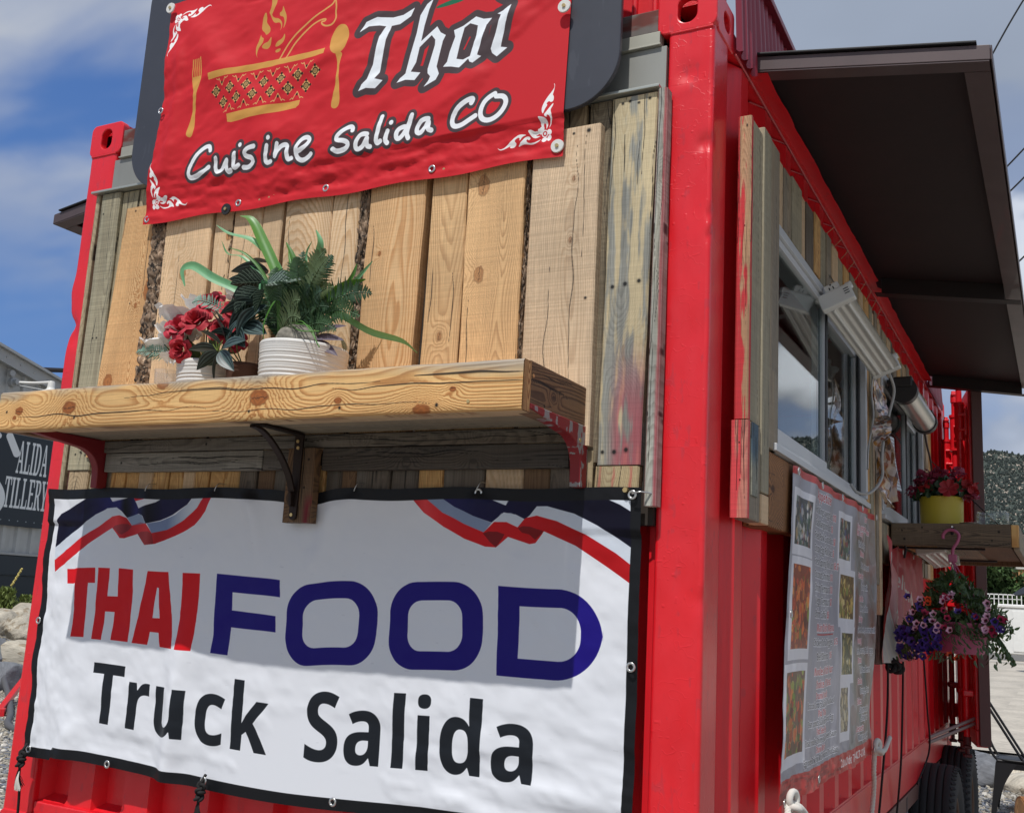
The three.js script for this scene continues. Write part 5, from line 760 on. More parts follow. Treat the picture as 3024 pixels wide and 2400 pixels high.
    for (const hx of [-1.87, -1.57, -1.03, -0.62]) { const s = (x0 - hx) / (0.02 + v * 0.34); z += 0.010 * Math.exp(-s * s) * sstep(0, 0.05, v) * sstep(0.42, 0.05, v); }
    z += 0.016 * Math.exp(-(((x0 + 1.43 - v * 0.22) / 0.035) ** 2)) * sstep(0, 0.06, v) * sstep(0.36, 0.1, v) + 0.014 * Math.exp(-(((x0 + 1.09 + v * 0.30) / 0.04) ** 2)) * sstep(0.02, 0.08, v) * sstep(0.3, 0.1, v);
    const fine = (fbm(u * 26, v * 12, 4, 7) - 0.5) * 0.011 + (fbm(u * 9 - v * 5, v * 16, 4, 8) - 0.5) * 0.016 * sstep(0.5, 1, v) * (0.5 + u); z += fine + (fbm(u * 120, v * 22, 3, 17) - 0.5) * 0.007 * (1 - sstep(0.02, 0.09, u)); z += -0.010 * sstep(0.94, 1, u) * v;
    return [x, y, Math.max(z, v < 0.13 ? 0.040 : 0.026)];
  }, (u, v) => [u, 1 - v]);
  const vinyl = phys({ map: t, roughness: 0.42, specularIntensity: 0.45, bumpMap: fabricBump, bumpScale: 0.0002, side: THREE.DoubleSide, transmission: 0 });
  mesh('sheet', sh, vinyl, b);
  // eyelets, and screw hooks along the top edge
  const ey = (x, y, z) => { const m = mesh('eyelet', ringGeo(0.006, 0.0125, 0.6), galv, b); m.position.set(x, y, z); };
  [[-1.868, 1.877, 0.048], [-1.566, 1.876, 0.050], [-1.029, 1.876, 0.052], [-0.622, 1.877, 0.050], [-0.176, 1.872, 0.050], [-2.324, 1.44, 0.040], [-0.168, 1.45, 0.042], [-2.288, 1.022, 0.040], [-1.905, 1.020, 0.050], [-1.495, 1.022, 0.055], [-1.024, 1.024, 0.050]].forEach((p) => ey(...p));
  for (const x of [-1.868, -1.566, -1.029, -0.622]) mesh('screw_hook', tube([[x + 0.009, 1.906, 0.03], [x + 0.008, 1.903, 0.056], [x + 0.004, 1.890, 0.063], [x, 1.880, 0.062]], 0.0015, 16, 6), galv, b);
  mesh('screw_hook', tube([[-0.125, 1.876, 0.04], [-0.15, 1.878, 0.064], [-0.172, 1.874, 0.062]], 0.0022, 10, 6), galv, b); const sc = mesh('screw', rod(V(-0.194, 1.884, 0.04), V(-0.194, 1.884, 0.056), 0.0065, 12), brass, b);
}
// frayed black cords tied to the lower eyelets
{
  const tie = (x, y, label, end, white) => {
    const c = thing('black_cord', label, 'cord', 'cords tied to the white banner'); const R = rng(Math.round(-x * 100));
    mesh('cord', tube([[x, y + 0.03, 0.045], [x + 0.004, y + 0.012, 0.062], [x - 0.006, y - 0.005, 0.056], [x - 0.012, y - 0.06, 0.052], [(x + end[0]) / 2, (y + end[1]) / 2 - 0.01, 0.04], end], 0.0045, 40, 8), blackCord, c);
    const k = []; for (let i = 0; i < 3; i++) { const q = new THREE.TorusKnotGeometry(0.0085, 0.0050, 40, 8, 2, 3); q.rotateX(i); q.translate(x - 0.002 * i, y - 0.002 - i * 0.016, 0.058); k.push(q); } mesh('knot', merge(k), blackCord, c);
    const tf = [], tw = []; for (let i = 0; i < 46; i++) { const a = (R() - 0.5) * 0.036, L = 0.05 + R() * 0.03; tf.push(tube([[x - 0.004, y - 0.036, 0.058], [x - 0.004 + a * 0.5, y - 0.036 - L * 0.55, 0.062], [x - 0.002 + a, y - 0.036 - L, 0.056 + (R() - 0.5) * 0.02]], 0.0011, 5, 4)); if (i < 40) { const s = (R() - 0.5) * 0.034; tw.push(tube([[x + 0.002, y - 0.055, 0.063], [x + 0.003 + s * 0.4, y - 0.08, 0.068], [x + 0.006 + s, y - 0.105 - R() * 0.012, 0.064]], 0.0013, 5, 4)); } }
    mesh('frayed_end', merge(tf), blackCord, c); if (white) mesh('core_strands', merge(tw), std({ color: lin(0.66, 0.63, 0.57), roughness: 0.95 }), c);
  };
  tie(-2.290, 1.010, 'black cord with frayed white core at the lower left corner of the white banner', [-2.318, 0.78, 0.022], true); tie(-1.497, 1.008, 'frayed black cord tied at the bottom middle of the white banner', [-1.56, 0.80, 0.022], false);
}
// ------------------------------------------------------------------ dark sign panel behind the red banner
{
  const s = thing('sign_panel', 'dark slate sign panel with rounded corners behind the red banner', 'sign panel'); const x0 = -2.115, x1 = -0.246, y0 = 2.945, y1 = 3.82, r = 0.15, sh = new THREE.Shape();
  sh.moveTo(x0 + r, y0); sh.lineTo(x1 - r, y0); sh.absarc(x1 - r, y0 + r, r, -Math.PI / 2, 0); sh.lineTo(x1, y1 - r); sh.absarc(x1 - r, y1 - r, r, 0, Math.PI / 2); sh.lineTo(x0 + r, y1); sh.absarc(x0 + r, y1 - r, r, Math.PI / 2, Math.PI); sh.lineTo(x0, y0 + r); sh.absarc(x0 + r, y0 + r, r, Math.PI, 1.5 * Math.PI);
  const g = new THREE.ExtrudeGeometry(sh, { depth: 0.012, bevelEnabled: true, bevelSize: 0.002, bevelThickness: 0.002, bevelSegments: 1, curveSegments: 20 }); g.translate(0, 0, 0.064);
  const st = tex(512, 256, (x, y) => { const a = fbm(x / 60, y / 40, 5, 171), k = sstep(0.74, 0.8, fbm(x / 9, y / 22, 3, 172)) * 0.5, m = 0.92 + 0.16 * a; return [58 * m + 16 * k, 60 * m + 16 * k, 68 * m + 16 * k]; }); mesh('panel', g, phys({ map: st, roughness: 0.42, clearcoat: 0.15, clearcoatRoughness: 0.4 }), s);
  for (const x of [-1.95, -0.42]) mesh('bracket', bx(x - 0.03, 3.02, 0.008, x + 0.03, 3.2, 0.061, 0.003), steelDark, s);
}
// ------------------------------------------------------------------ red banner
{
  const X0 = -1.996, Y0 = 3.64, W = 1.592, H = 0.827, b = thing('red_banner', 'red cloth banner with a gold bowl, cutlery and white lettering over the sign panel', 'banner');
  const S = 2048 / 1640; // the print runs from -24 to 1616 mm
  const t = canvasTex(2048, 1075, (c, w, h) => {
    c.scale(S, S); c.translate(24, 10); c.fillStyle = '#cb222b'; c.fillRect(-30, -30, 1700, 900);
    const gold = '#d29a4c', goldL = '#d9a25a'; c.lineJoin = 'round'; c.lineCap = 'round';
    const fill = (s, col, sm) => { poly(c, s, sm); c.fillStyle = col; c.fill(); };
    fill(UP.green, '#1d6b4c', true);
    for (const k of ['rim', 'base']) fill(UP[k], gold); for (const s of FLAME) fill(s, '#c9944a', true);
    fill(UP.forkhead, gold, true); const a = pts(UP.tinesT), d = pts(UP.tinesB); c.strokeStyle = gold; c.lineWidth = 5; a.forEach((p, i) => { c.beginPath(); c.moveTo(...p); c.lineTo(d[i][0], d[i][1] + 6); c.stroke(); }); fill([d[0], d[4], [d[4][0], d[4][1] + 14], [d[0][0], d[0][1] + 14]], gold);
    const sc = pts(UP.spoonC); c.save(); c.translate(...sc[0]); c.rotate(0.10); c.beginPath(); c.ellipse(0, 0, Math.hypot(sc[2][0] - sc[0][0], sc[2][1] - sc[0][1]) * 0.98, Math.hypot(sc[1][0] - sc[0][0], sc[1][1] - sc[0][1]), 0, 0, 7); c.fillStyle = gold; c.fill(); c.restore(); fill(UP.spoonH, gold, true);
    c.strokeStyle = goldL; c.lineWidth = 6; line(c, UP.ladA); c.stroke(); line(c, UP.ladB); c.stroke();
    // woven pattern of the bowl
    const motif = (x, y) => { c.save(); c.translate(x, y); c.scale(0.86, 0.92); c.fillStyle = '#d8b06c'; for (let i = 0; i < 4; i++) { c.rotate(Math.PI / 2); c.beginPath(); c.moveTo(-9, -6); c.lineTo(-11, -15); c.lineTo(-5, -18); c.lineTo(0, -28); c.lineTo(5, -18); c.lineTo(11, -15); c.lineTo(9, -6); c.fill(); } c.beginPath(); c.arc(0, 0, 14, 0, 7); c.fill(); c.strokeStyle = '#2d2117'; c.lineWidth = 4.2; c.beginPath(); c.arc(0, 0, 11, 0, 7); c.stroke(); c.lineWidth = 2; c.beginPath(); c.arc(0, 0, 5.4, 0, 7); c.stroke(); c.fillStyle = '#2d2117'; c.beginPath(); c.arc(0, 0, 2, 0, 7); c.fill(); for (let i = 0; i < 4; i++) { c.rotate(Math.PI / 2); c.beginPath(); c.ellipse(0, -19.5, 4.8, 5.6, 0, 0, 7); c.fill(); } c.restore(); };
    for (const s of [MR1, MR2]) pts(s).forEach(([x, y]) => motif(x, y));
    const half = (s, g) => pts(s).forEach(([x, y]) => { c.strokeStyle = '#d8b06c'; c.lineWidth = 2.6; c.beginPath(); c.moveTo(x - 26, y - 16 * g); c.lineTo(x - 17, y - 11 * g); c.lineTo(x - 14, y - 16 * g); c.lineTo(x - 8, y - 4 * g); c.lineTo(x, y + 10 * g); c.lineTo(x + 8, y - 4 * g); c.lineTo(x + 14, y - 16 * g); c.lineTo(x + 17, y - 11 * g); c.lineTo(x + 26, y - 16 * g); c.stroke(); c.fillStyle = '#2d2117'; c.beginPath(); c.ellipse(x, y, 4, 5.4, 0, 0, 7); c.fill(); }); half(MT, 1); half(MB, -1);
    // black letter word
    c.strokeStyle = '#4a3d40'; c.fillStyle = '#4a3d40'; c.lineWidth = 42; for (const k of ['T', 'h', 'a', 'i', 'id']) { poly(c, UP[k]); c.stroke(); c.fill(); }
    for (const k of ['T', 'h', 'a', 'i', 'id']) fill(UP[k], '#eef3f8', false); fill(UP.ah, '#4a3d40');
    c.strokeStyle = '#cb222b'; c.lineWidth = 5; for (const k of [[[1330 - 0, 0]]]) { } const hole = pts(UP.ah); c.beginPath(); c.moveTo((hole[0][0] + hole[2][0]) / 2 - 2, hole[1][1] + 46); c.lineTo((hole[7][0] + hole[4][0]) / 2 - 4, hole[5][1] - 34); c.stroke();
    // brush script
    for (const [col, lw] of [['#4a3d40', 37], ['#f2f4f7', 15.5]]) { c.strokeStyle = col; c.fillStyle = col; c.lineWidth = lw; for (const k in HAND) { line(c, HAND[k]); c.stroke(); } for (const [x, y] of pts(HANDDOTS)) { c.beginPath(); c.arc(x, y, lw * 0.52, 0, 7); c.fill(); } }
    // corner scrolls
    const scroll = () => { for (const s of ORN) fill(s, '#f6f4f2', true); pts(ODOTS).forEach(([x, y], i) => { if (i) { c.fillStyle = '#f6f4f2'; c.beginPath(); c.ellipse(x, y, 9, 7, i, 0, 7); c.fill(); } else { c.strokeStyle = '#f6f4f2'; c.lineWidth = 3.4; c.beginPath(); c.arc(x, y, 9, 0, 7); c.stroke(); c.beginPath(); c.arc(x, y, 4, 0, 7); c.fillStyle = '#f6f4f2'; c.fill(); } }); };
    scroll(); c.save(); c.translate(1560, 0); c.scale(-1, 1); scroll(); c.restore(); c.save(); c.translate(1583, 828); c.scale(-1, -1); scroll(); c.restore(); c.save(); c.translate(0, 828); c.scale(1, -1); scroll(); c.restore();
  });
  const L = (v) => lerp(-1.996, -2.027, v) + 0.030 * Math.sin(v * Math.PI), Rr = (v) => lerp(-0.388, -0.407, v);
  const sh = grid(200, 110, (u, v) => {
    const x = lerp(L(v), Rr(v), u), y = lerp(3.640, 2.813, v) - (v > 0.9 ? 0.004 * Math.sin(u * 26) * (v - 0.9) * 10 : 0) - 0.006 * Math.sin(u * Math.PI) * v; let z = 0.088 + 0.012 * Math.sin(u * 5 + 0.5) * Math.sin(v * Math.PI) - 0.022 * sstep(0.75, 1, v);
    z += (fbm(u * 9 + v * 4, v * 7, 4, 27) - 0.5) * 0.030 * Math.sin(Math.PI * clamp(v * 0.97 + 0.03));
    // diagonal drapes from the upper corners, small crumples along the lower hem
    z += 0.012 * Math.exp(-(((u - 0.02 - v * 0.42) / 0.05) ** 2)) * sstep(0, 0.2, v) * sstep(0.9, 0.4, v) + 0.014 * Math.exp(-(((u - 1.02 + v * 0.35) / 0.05) ** 2)) * sstep(0, 0.25, v) * sstep(0.95, 0.5, v);
    z += (fbm(u * 26 + v * 9, v * 34, 4, 29) - 0.5) * 0.020 * sstep(0.66, 0.92, v) * sstep(1.0, 0.95, v) + (fbm(u * 16, v * 60, 4, 31) - 0.5) * 0.014 * sstep(0.2, 0.05, v) * sstep(0.1, 0.3, u) + (fbm(u * 60, v * 18, 3, 33) - 0.5) * 0.008 * sstep(0.05, 0.0, u);
    z += 0.010 * Math.exp(-(((u - 0.045) / 0.016) ** 2)) * sstep(0.15, 0.3, v) * sstep(0.85, 0.7, v); z += v > 0.965 ? 0.003 : 0;
    return [x, y, Math.max(z, v > 0.86 ? 0.061 : 0.083)];
  }, (u, v) => { const x = lerp(L(v), Rr(v), u), y = lerp(3.640, 2.813, v); return [((x - X0) * 1000 + 24) / 1640, 1 - ((Y0 - y) * 1000 + 10) / 861]; });
  mesh('sheet', sh, phys({ map: t, roughness: 0.6, specularIntensity: 0.5, bumpMap: fabricBump, bumpScale: 0.0004, side: THREE.DoubleSide }), b);
  const ey = (x, y, z) => { const m = mesh('eyelet', ringGeo(0.006, 0.0125, 0.6), galv, b); m.position.set(x, y, z); };
  [[-1.972, 3.217, 0.100], [-2.008, 2.830, 0.070], [-1.590, 2.834, 0.070], [-1.229, 2.834, 0.070], [-0.836, 2.838, 0.070]].forEach((p) => ey(...p));
  const wash = (x, y, z, m, l) => { const w = part('washer', b, l); mesh('disc', new THREE.CylinderGeometry(0.019, 0.020, 0.004, 24).rotateX(Math.PI / 2).translate(x, y, z), m, w); mesh('screw', rod(V(x, y, z), V(x, y, z + 0.006), 0.0055, 10), brass, w); };
  wash(-1.980, 3.612, 0.106, whiteEnamel, 'white fender washer at the upper left'); wash(-0.408, 3.247, 0.104, whiteEnamel, 'white fender washer on the right edge'); wash(-0.424, 2.842, 0.072, whiteEnamel, 'white fender washer at the lower right'); wash(-1.639, 2.818, 0.072, black, 'black rubber washer on the lower edge');
  for (const [x, y] of [[-1.50, 2.833], [-1.44, 2.845], [-0.795, 2.832], [-1.46, 2.836]]) mesh('screw', rod(V(x, y, 0.055), V(x, y, 0.069), 0.004, 10), brass, b);
}
// ------------------------------------------------------------------ front shelf
{
  const s = thing('front_shelf', 'thick honey coloured wooden shelf on iron brackets below the red banner', 'shelf');
  const x0 = -2.163, x1 = -0.312, y0 = 2.027, y1 = 2.150, z0 = 0.376, z1 = 0.416, Lx = x1 - x0, h = y1 - y0;
  const kn = [[-2.065, 2.088, 0.012], [-2.083, 2.070, 0.006], [-1.841, 2.090, 0.0185], [-1.464, 2.140, 0.016], [-1.103, 2.088, 0.021], [-0.84, 2.072, 0.008], [-0.586, 2.040, 0.017], [-0.50, 2.085, 0.006]].map(([x, y, r]) => [y - y0, x - x0, r]);
  const ft = woodTex(h, Lx, 900, { base: [228, 184, 122], dark: [158, 96, 44], seed: 401, knots: kn, ring: 0.0062, depth: 0.02, cath: 0.10, contrast: 0.8, cracks: 3, cracksAt: [[0.045, 0.1, 0.6, 0.0011], [0.084, 0.55, 0.9, 0.0011], [0.072, 1.3, 0.6, 0.0011], [0.03, 0.9, 0.7, 0.0008], [0.088, 1.55, 0.3, 0.002]], grey: [150, 146, 140], patch: (X, Y) => sstep(0.085, 0.123, X + (fbm(Y * 5, X * 12, 4, 402) - 0.5) * 0.06) * 0.85, nails: [[0.06, 0.04, 0.003], [0.035, 0.35, 0.003], [0.03, 1.03, 0.003], [0.028, 1.33, 0.003], [0.025, 1.62, 0.0035]], saw: 0.02 });
  const fg = grid(120, 14, (u, v) => { // front board with a rounded, slightly wavy top edge
    const x = lerp(x0, x1, u), per = v * 4; const w = (fbm(u * 11, 1, 3, 5) - 0.5) * 0.006, b = (fbm(u * 9, 7, 3, 6) - 0.5) * 0.004; const P = [[y1 + w, z0], [y1 + w, z1 - 0.006], [y1 + w - 0.006, z1], [y0 + b + 0.005, z1], [y0 + b, z1 - 0.006], [y0 + b, z0]]; const k = v * 14; const i = k < 2 ? 0 : k < 3 ? 1 : k < 11 ? 2 : k < 12 ? 3 : 4, st = [0, 2, 3, 11, 12, 14]; const f = (k - st[i]) / (st[i + 1] - st[i]); return [x, lerp(P[i][0], P[i + 1][0], f), lerp(P[i][1], P[i + 1][1], f)];
  }, (u, v) => { const k = v * 14; return [clamp(k < 2 ? 1 : 1 - (k - 2) / 10 * 1.0, 0.0, 1), u]; });
  mesh('front_board', fg, woodMat(ft, { bumpScale: 0.0016 }), s);
  for (const [x, l] of [[x1, 0], [x0, 1]]) mesh('end_grain', (() => { const g = grid(1, 1, (u, v) => [x + (l ? -0.001 : 0.001), lerp(y1 - 0.001, y0 + 0.001, v), lerp(z1 - 0.002, z0, u)], (u, v) => [u * 0.35, v]); return g; })(), (() => { const m = endGrain.clone(); m.side = THREE.DoubleSide; return m; })(), s);
  const et = woodTex(0.124, 0.33, 620, { base: [128, 92, 58], dark: [66, 42, 26], seed: 404, weather: 0.25, grey: [104, 92, 82], cracks: 8, contrast: 0.9, knots: [[0.06, 0.2, 0.007]], nails: [[0.03, 0.25, 0.003]] }), em = woodMat(et);
  const eb = (xa, xb) => { const g = bx(xa, y0 + 0.002, 0.046, xb, y1 + 0.004, 0.375, 0.004, 2); const p = g.attributes.position, uv = g.attributes.uv; for (let i = 0; i < p.count; i++) uv.setXY(i, (p.getY(i) - y0) / 0.124, (p.getZ(i) - 0.046) / 0.33); return mesh('end_board', g, em, s); };
  eb(-0.352, -0.313); eb(x0 + 0.001, x0 + 0.04);
  const lay = (name, za, zb, ya, yb, k) => { const g = bx(x0 + 0.042, ya, za, -0.354, yb, zb, 0.003); const p = g.attributes.position, uv = g.attributes.uv; for (let i = 0; i < p.count; i++) uv.setXY(i, p.getZ(i) + k * 0.37, p.getX(i) * 0.9 + k); return mesh(name, g, oldMat[k], s); };
  lay('top_board', 0.048, 0.21, 2.105, 2.130, 2); lay('top_board', 0.212, 0.373, 2.105, 2.130, 5); lay('bottom_board', 0.066, 0.222, 2.052, 2.076, 0); lay('bottom_board', 0.224, 0.372, 2.050, 2.074, 5);
  for (const [x, y, z, r] of [[-0.455, 2.052, 0.4165, 0.0045], [-0.30, 0, 0, 0]]) if (r) mesh('screw', rod(V(x, y, z - 0.003), V(x, y, z + 0.001), r, 12), brass, s);
  for (const [y, z] of [[2.118, 0.362], [2.046, 0.325], [2.046, 0.12]]) mesh('screw', rod(V(-0.3135, y, z), V(-0.3115, y, z), 0.0045, 12), brass, s);
  // red angle brackets at both ends: leg on the wall, arm under the shelf, rounded gusset
  const bracket = (x, m, scr) => { const g = part('bracket', s); const w = 0.026, sh = new THREE.Shape(); sh.moveTo(0.036, 1.892); sh.lineTo(0.074, 1.892); sh.lineTo(0.076, 1.94); sh.quadraticCurveTo(0.082, 2.000, 0.15, 2.016); sh.lineTo(0.37, 2.040); sh.lineTo(0.37, 2.0485); sh.lineTo(0.036, 2.0485); sh.lineTo(0.036, 1.892);
    const e = new THREE.ExtrudeGeometry(sh, { depth: w, bevelEnabled: true, bevelSize: 0.002, bevelThickness: 0.002, bevelSegments: 1, curveSegments: 10 }); e.rotateY(-Math.PI / 2); e.translate(x + w / 2, 0, 0); mesh('arm', e, m, g); if (scr) { mesh('screw', rod(V(x - 0.02, 2.008, 0.085), V(x + 0.0165, 2.008, 0.085), 0.0055, 10), brass, g); } return g; };
  const chip = tex(256, 256, (x, y) => { const a = fbm(x / 20, y / 46, 5, 411), k = sstep(0.64, 0.67, a); return [lerp(134, 142, k), lerp(22, 138, k), lerp(30, 136, k)]; }); chip.repeat.set(5, 5);
  const chipM = std({ map: chip, roughness: 0.5 }); bracket(-0.325, chipM, true).userData.label = 'red bracket with chipped paint at the right end'; bracket(-2.098, std({ color: lin(0.22, 0.012, 0.018), roughness: 0.5 }), false);
  // forged bracket in the middle with a curved brace, on its wooden block
  { const g = part('bracket', s, 'dark iron bracket with a curved brace on a wooden block'); const bt = woodTex(0.105, 0.225, 900, { base: [122, 84, 50], dark: [62, 40, 24], seed: 412, weather: 0.3, grey: [92, 84, 74], cracks: 4, contrast: 0.9, knots: [[0.02, 0.075, 0.012]], nails: [[0.025, 0.11, 0.0025], [0.075, 0.105, 0.0025], [0.03, 0.185, 0.003], [0.085, 0.19, 0.003]], paint: (X, Y, n) => sstep(0.07, 0.095, X) * sstep(0.1, 0.03, Y) * sstep(0.4, 0.55, n), paintColor: [110, 22, 34] });
    mesh('block', plankGeo(-1.265, -1.160, 1.784, -1.264, -1.162, 2.005, 0.058, 0.088, 0.0008, 414), woodMat(bt), g);
    const iron = std({ color: lin(0.030, 0.018, 0.014), roughness: 0.5, metalness: 0.5 });
    const leg = new THREE.Shape(); leg.moveTo(-1.232, 1.812); leg.absarc(-1.2195, 1.805, 0.0125, Math.PI, Math.PI * 2); leg.lineTo(-1.205, 2.046); leg.lineTo(-1.235, 2.046); leg.lineTo(-1.232, 1.812); const lg = new THREE.ExtrudeGeometry(leg, { depth: 0.006, bevelEnabled: true, bevelSize: 0.001, bevelThickness: 0.001, bevelSegments: 1 }); lg.translate(0, 0, 0.090); mesh('leg', lg, iron, g);
    mesh('arm', bx(-1.235, 2.042, 0.092, -1.205, 2.049, 0.36, 0.001), iron, g);
    const path = new THREE.CatmullRomCurve3([V(-1.22, 2.036, 0.30), V(-1.22, 2.030, 0.262), V(-1.22, 1.985, 0.190), V(-1.22, 1.92, 0.130), V(-1.22, 1.868, 0.106), V(-1.22, 1.83, 0.1005)]); const sq = new THREE.Shape([[-0.004, -0.011], [0.004, -0.011], [0.004, 0.011], [-0.004, 0.011]].map((p) => new THREE.Vector2(...p))); const bg = []; for (let i = 0; i < 22; i++) bg.push(bar(path.getPoint(i / 22), path.getPoint((i + 1.08) / 22), 0.022, 0.008, 0.001)); mesh('brace', merge(bg), iron, g);
    for (const [x, y] of [[-1.222, 2.024], [-1.219, 2.004], [-1.222, 1.806]]) mesh('screw', rod(V(x, y, 0.092), V(x, y, 0.0995), 0.0052, 12), brass, g); }
}
// ------------------------------------------------------------------ potted plants on the shelf
const leafMats = { grass: [lin(0.11, 0.30, 0.045), lin(0.16, 0.42, 0.20), lin(0.075, 0.22, 0.03)], fern: lin(0.045, 0.105, 0.05), dark: lin(0.020, 0.045, 0.036) };
const LM = (c, r = 0.5) => phys({ color: c, roughness: r, side: THREE.DoubleSide, transmission: 0.28, thickness: 0 });
// strap leaf along a curve with width w, folded slightly down the middle
function strap(pts_, w, n = 22, twist = 0) {
  const c = new THREE.CatmullRomCurve3(pts_.map((p) => V(...p))), up = V(0, 0, 1);
  return grid(4, n, (u, v) => { const p = c.getPoint(v), t = c.getTangent(v), s = new THREE.Vector3().crossVectors(t, up).normalize(); s.applyAxisAngle(t, twist * v + 0.4); const nn = new THREE.Vector3().crossVectors(s, t); const ww = w * Math.pow(Math.sin(Math.PI * clamp(0.12 + v * 0.86)), 0.7), k = u - 0.5; return p.clone().addScaledVector(s, k * ww).addScaledVector(nn, Math.abs(k) * ww * 0.35).toArray(); });
}
function fernGeo(a, b, sag, wid, n, seed, toward = 0.02) { // frond from a to b with toothed leaflets
  const R = rng(seed), A = V(...a), B = V(...b), M = A.clone().lerp(B, 0.55).add(V(0, sag, toward)), c = new THREE.QuadraticBezierCurve3(A, M, B), L = A.distanceTo(B), gs = [new THREE.TubeGeometry(c, 16, 0.0016, 5)];
  for (let i = 2; i < n; i++) { const t = i / n, p = c.getPoint(t), d = c.getTangent(t); const side0 = new THREE.Vector3().crossVectors(d, V(0, 0.1, 1)).normalize(); const wl = wid * Math.pow(Math.sin(Math.PI * clamp(0.16 + 0.84 * t)), 0.8) * (0.85 + R() * 0.3);
    for (const s of [-1, 1]) { const dir = side0.clone().multiplyScalar(s).addScaledVector(d, 0.45).add(V(0, 0, (R() - 0.3) * 0.5)).normalize(), nrm = new THREE.Vector3().crossVectors(dir, d).normalize(), wv = d.clone().multiplyScalar(L / n * 0.46);
      gs.push(grid(1, 6, (u, v) => { const w = Math.sin(Math.PI * clamp(0.15 + v * 0.83)) * (v * 6 % 2 < 1 ? 1 : 0.8); return p.clone().addScaledVector(dir, v * wl).addScaledVector(wv, (u - 0.5) * 2 * w).addScaledVector(nrm, -v * v * wl * 0.25 + (u - 0.5) * 0.001).toArray(); })); } }
  return merge(gs);
}
function leafGeo(base, dir, len, w, droop, roll = 0) { // broad pointed leaf with a fold
  const D = V(...dir).normalize(), B = V(...base); let S = new THREE.Vector3().crossVectors(D, V(0, 1, 0.3)).normalize(); S.applyAxisAngle(D, roll); const N = new THREE.Vector3().crossVectors(S, D);
  return grid(8, 12, (u, v) => { const k = (u - 0.5) * 2, ww = w * 0.5 * Math.pow(Math.sin(Math.PI * Math.pow(clamp(v, 0.001, 0.999), 0.8)), 0.85); return B.clone().addScaledVector(D, v * len).addScaledVector(S, k * ww).addScaledVector(N, Math.abs(k) * ww * 0.35 - v * v * droop).toArray(); });
}
const stripeTex = tex(128, 128, (x, y) => { const u = Math.abs(x / 128 - 0.5) * 2, v = y / 128; const st = 0.5 + 0.5 * Math.sin((v * 1.0 - u * 0.22) * 0 + u * 16), m = 0.8 + 0.3 * vn(x / 9, y / 20, 3); const k = sstep(0.35, 0.8, st) * 0.8; return [lerp(26, 96, k) * m, lerp(42, 116, k) * m, lerp(40, 112, k) * m]; });
const veinTex = tex(160, 160, (x, y) => { const u = Math.abs(x / 160 - 0.5) * 2, v = y / 160; const d = Math.abs((v - u * 0.28) * 9 - Math.round((v - u * 0.28) * 9)) / 9, e = Math.abs(vn(u * 9, v * 10, 7) - 0.5), k = u < 0.035 ? 1 : Math.max(sstep(0.014, 0.004, d), sstep(0.035, 0.01, e) * 0.7); return [lerp(30, 150, k), lerp(48, 170, k), lerp(38, 150, k)]; });
const stripeM = phys({ map: stripeTex, roughness: 0.38, side: THREE.DoubleSide }), veinM = phys({ map: veinTex, roughness: 0.5, side: THREE.DoubleSide });
const potGlaze = phys({ map: tex(256, 256, (x, y) => { const m = 0.94 + 0.07 * fbm(x / 50, y / 8, 4, 421); return [222 * m, 219 * m, 213 * m]; }), roughness: 0.5, clearcoat: 0.15 });
function ribbedPot(r0, r1, h, ribs, seed) { const P = [[0, 0], [r0 * 0.96, 0], [r0, 0.006]]; const R = rng(seed); for (let i = 0; i < 60; i++) { const t = i / 60, y = 0.008 + t * (h - 0.016); let g = 0; for (let k = 0; k < ribs; k++) { const yc = (k + 0.6 + (hash(k, 1, seed) - 0.5) * 0.4) / ribs; g = Math.max(g, Math.exp(-(((t - yc) / 0.011) ** 2))); } P.push([lerp(r0, r1, t) - g * 0.0022 + 0.0008 * Math.sin(t * 60), y]); } P.push([r1, h - 0.005], [r1 - 0.003, h], [r1 - 0.008, h], [r1 - 0.010, h - 0.01], [r0 - 0.012, 0.03], [0, 0.03]); return new THREE.LatheGeometry(P.map((p) => new THREE.Vector2(...p)), 64); }
const soil = std({ color: lin(0.05, 0.035, 0.022), roughness: 1 });
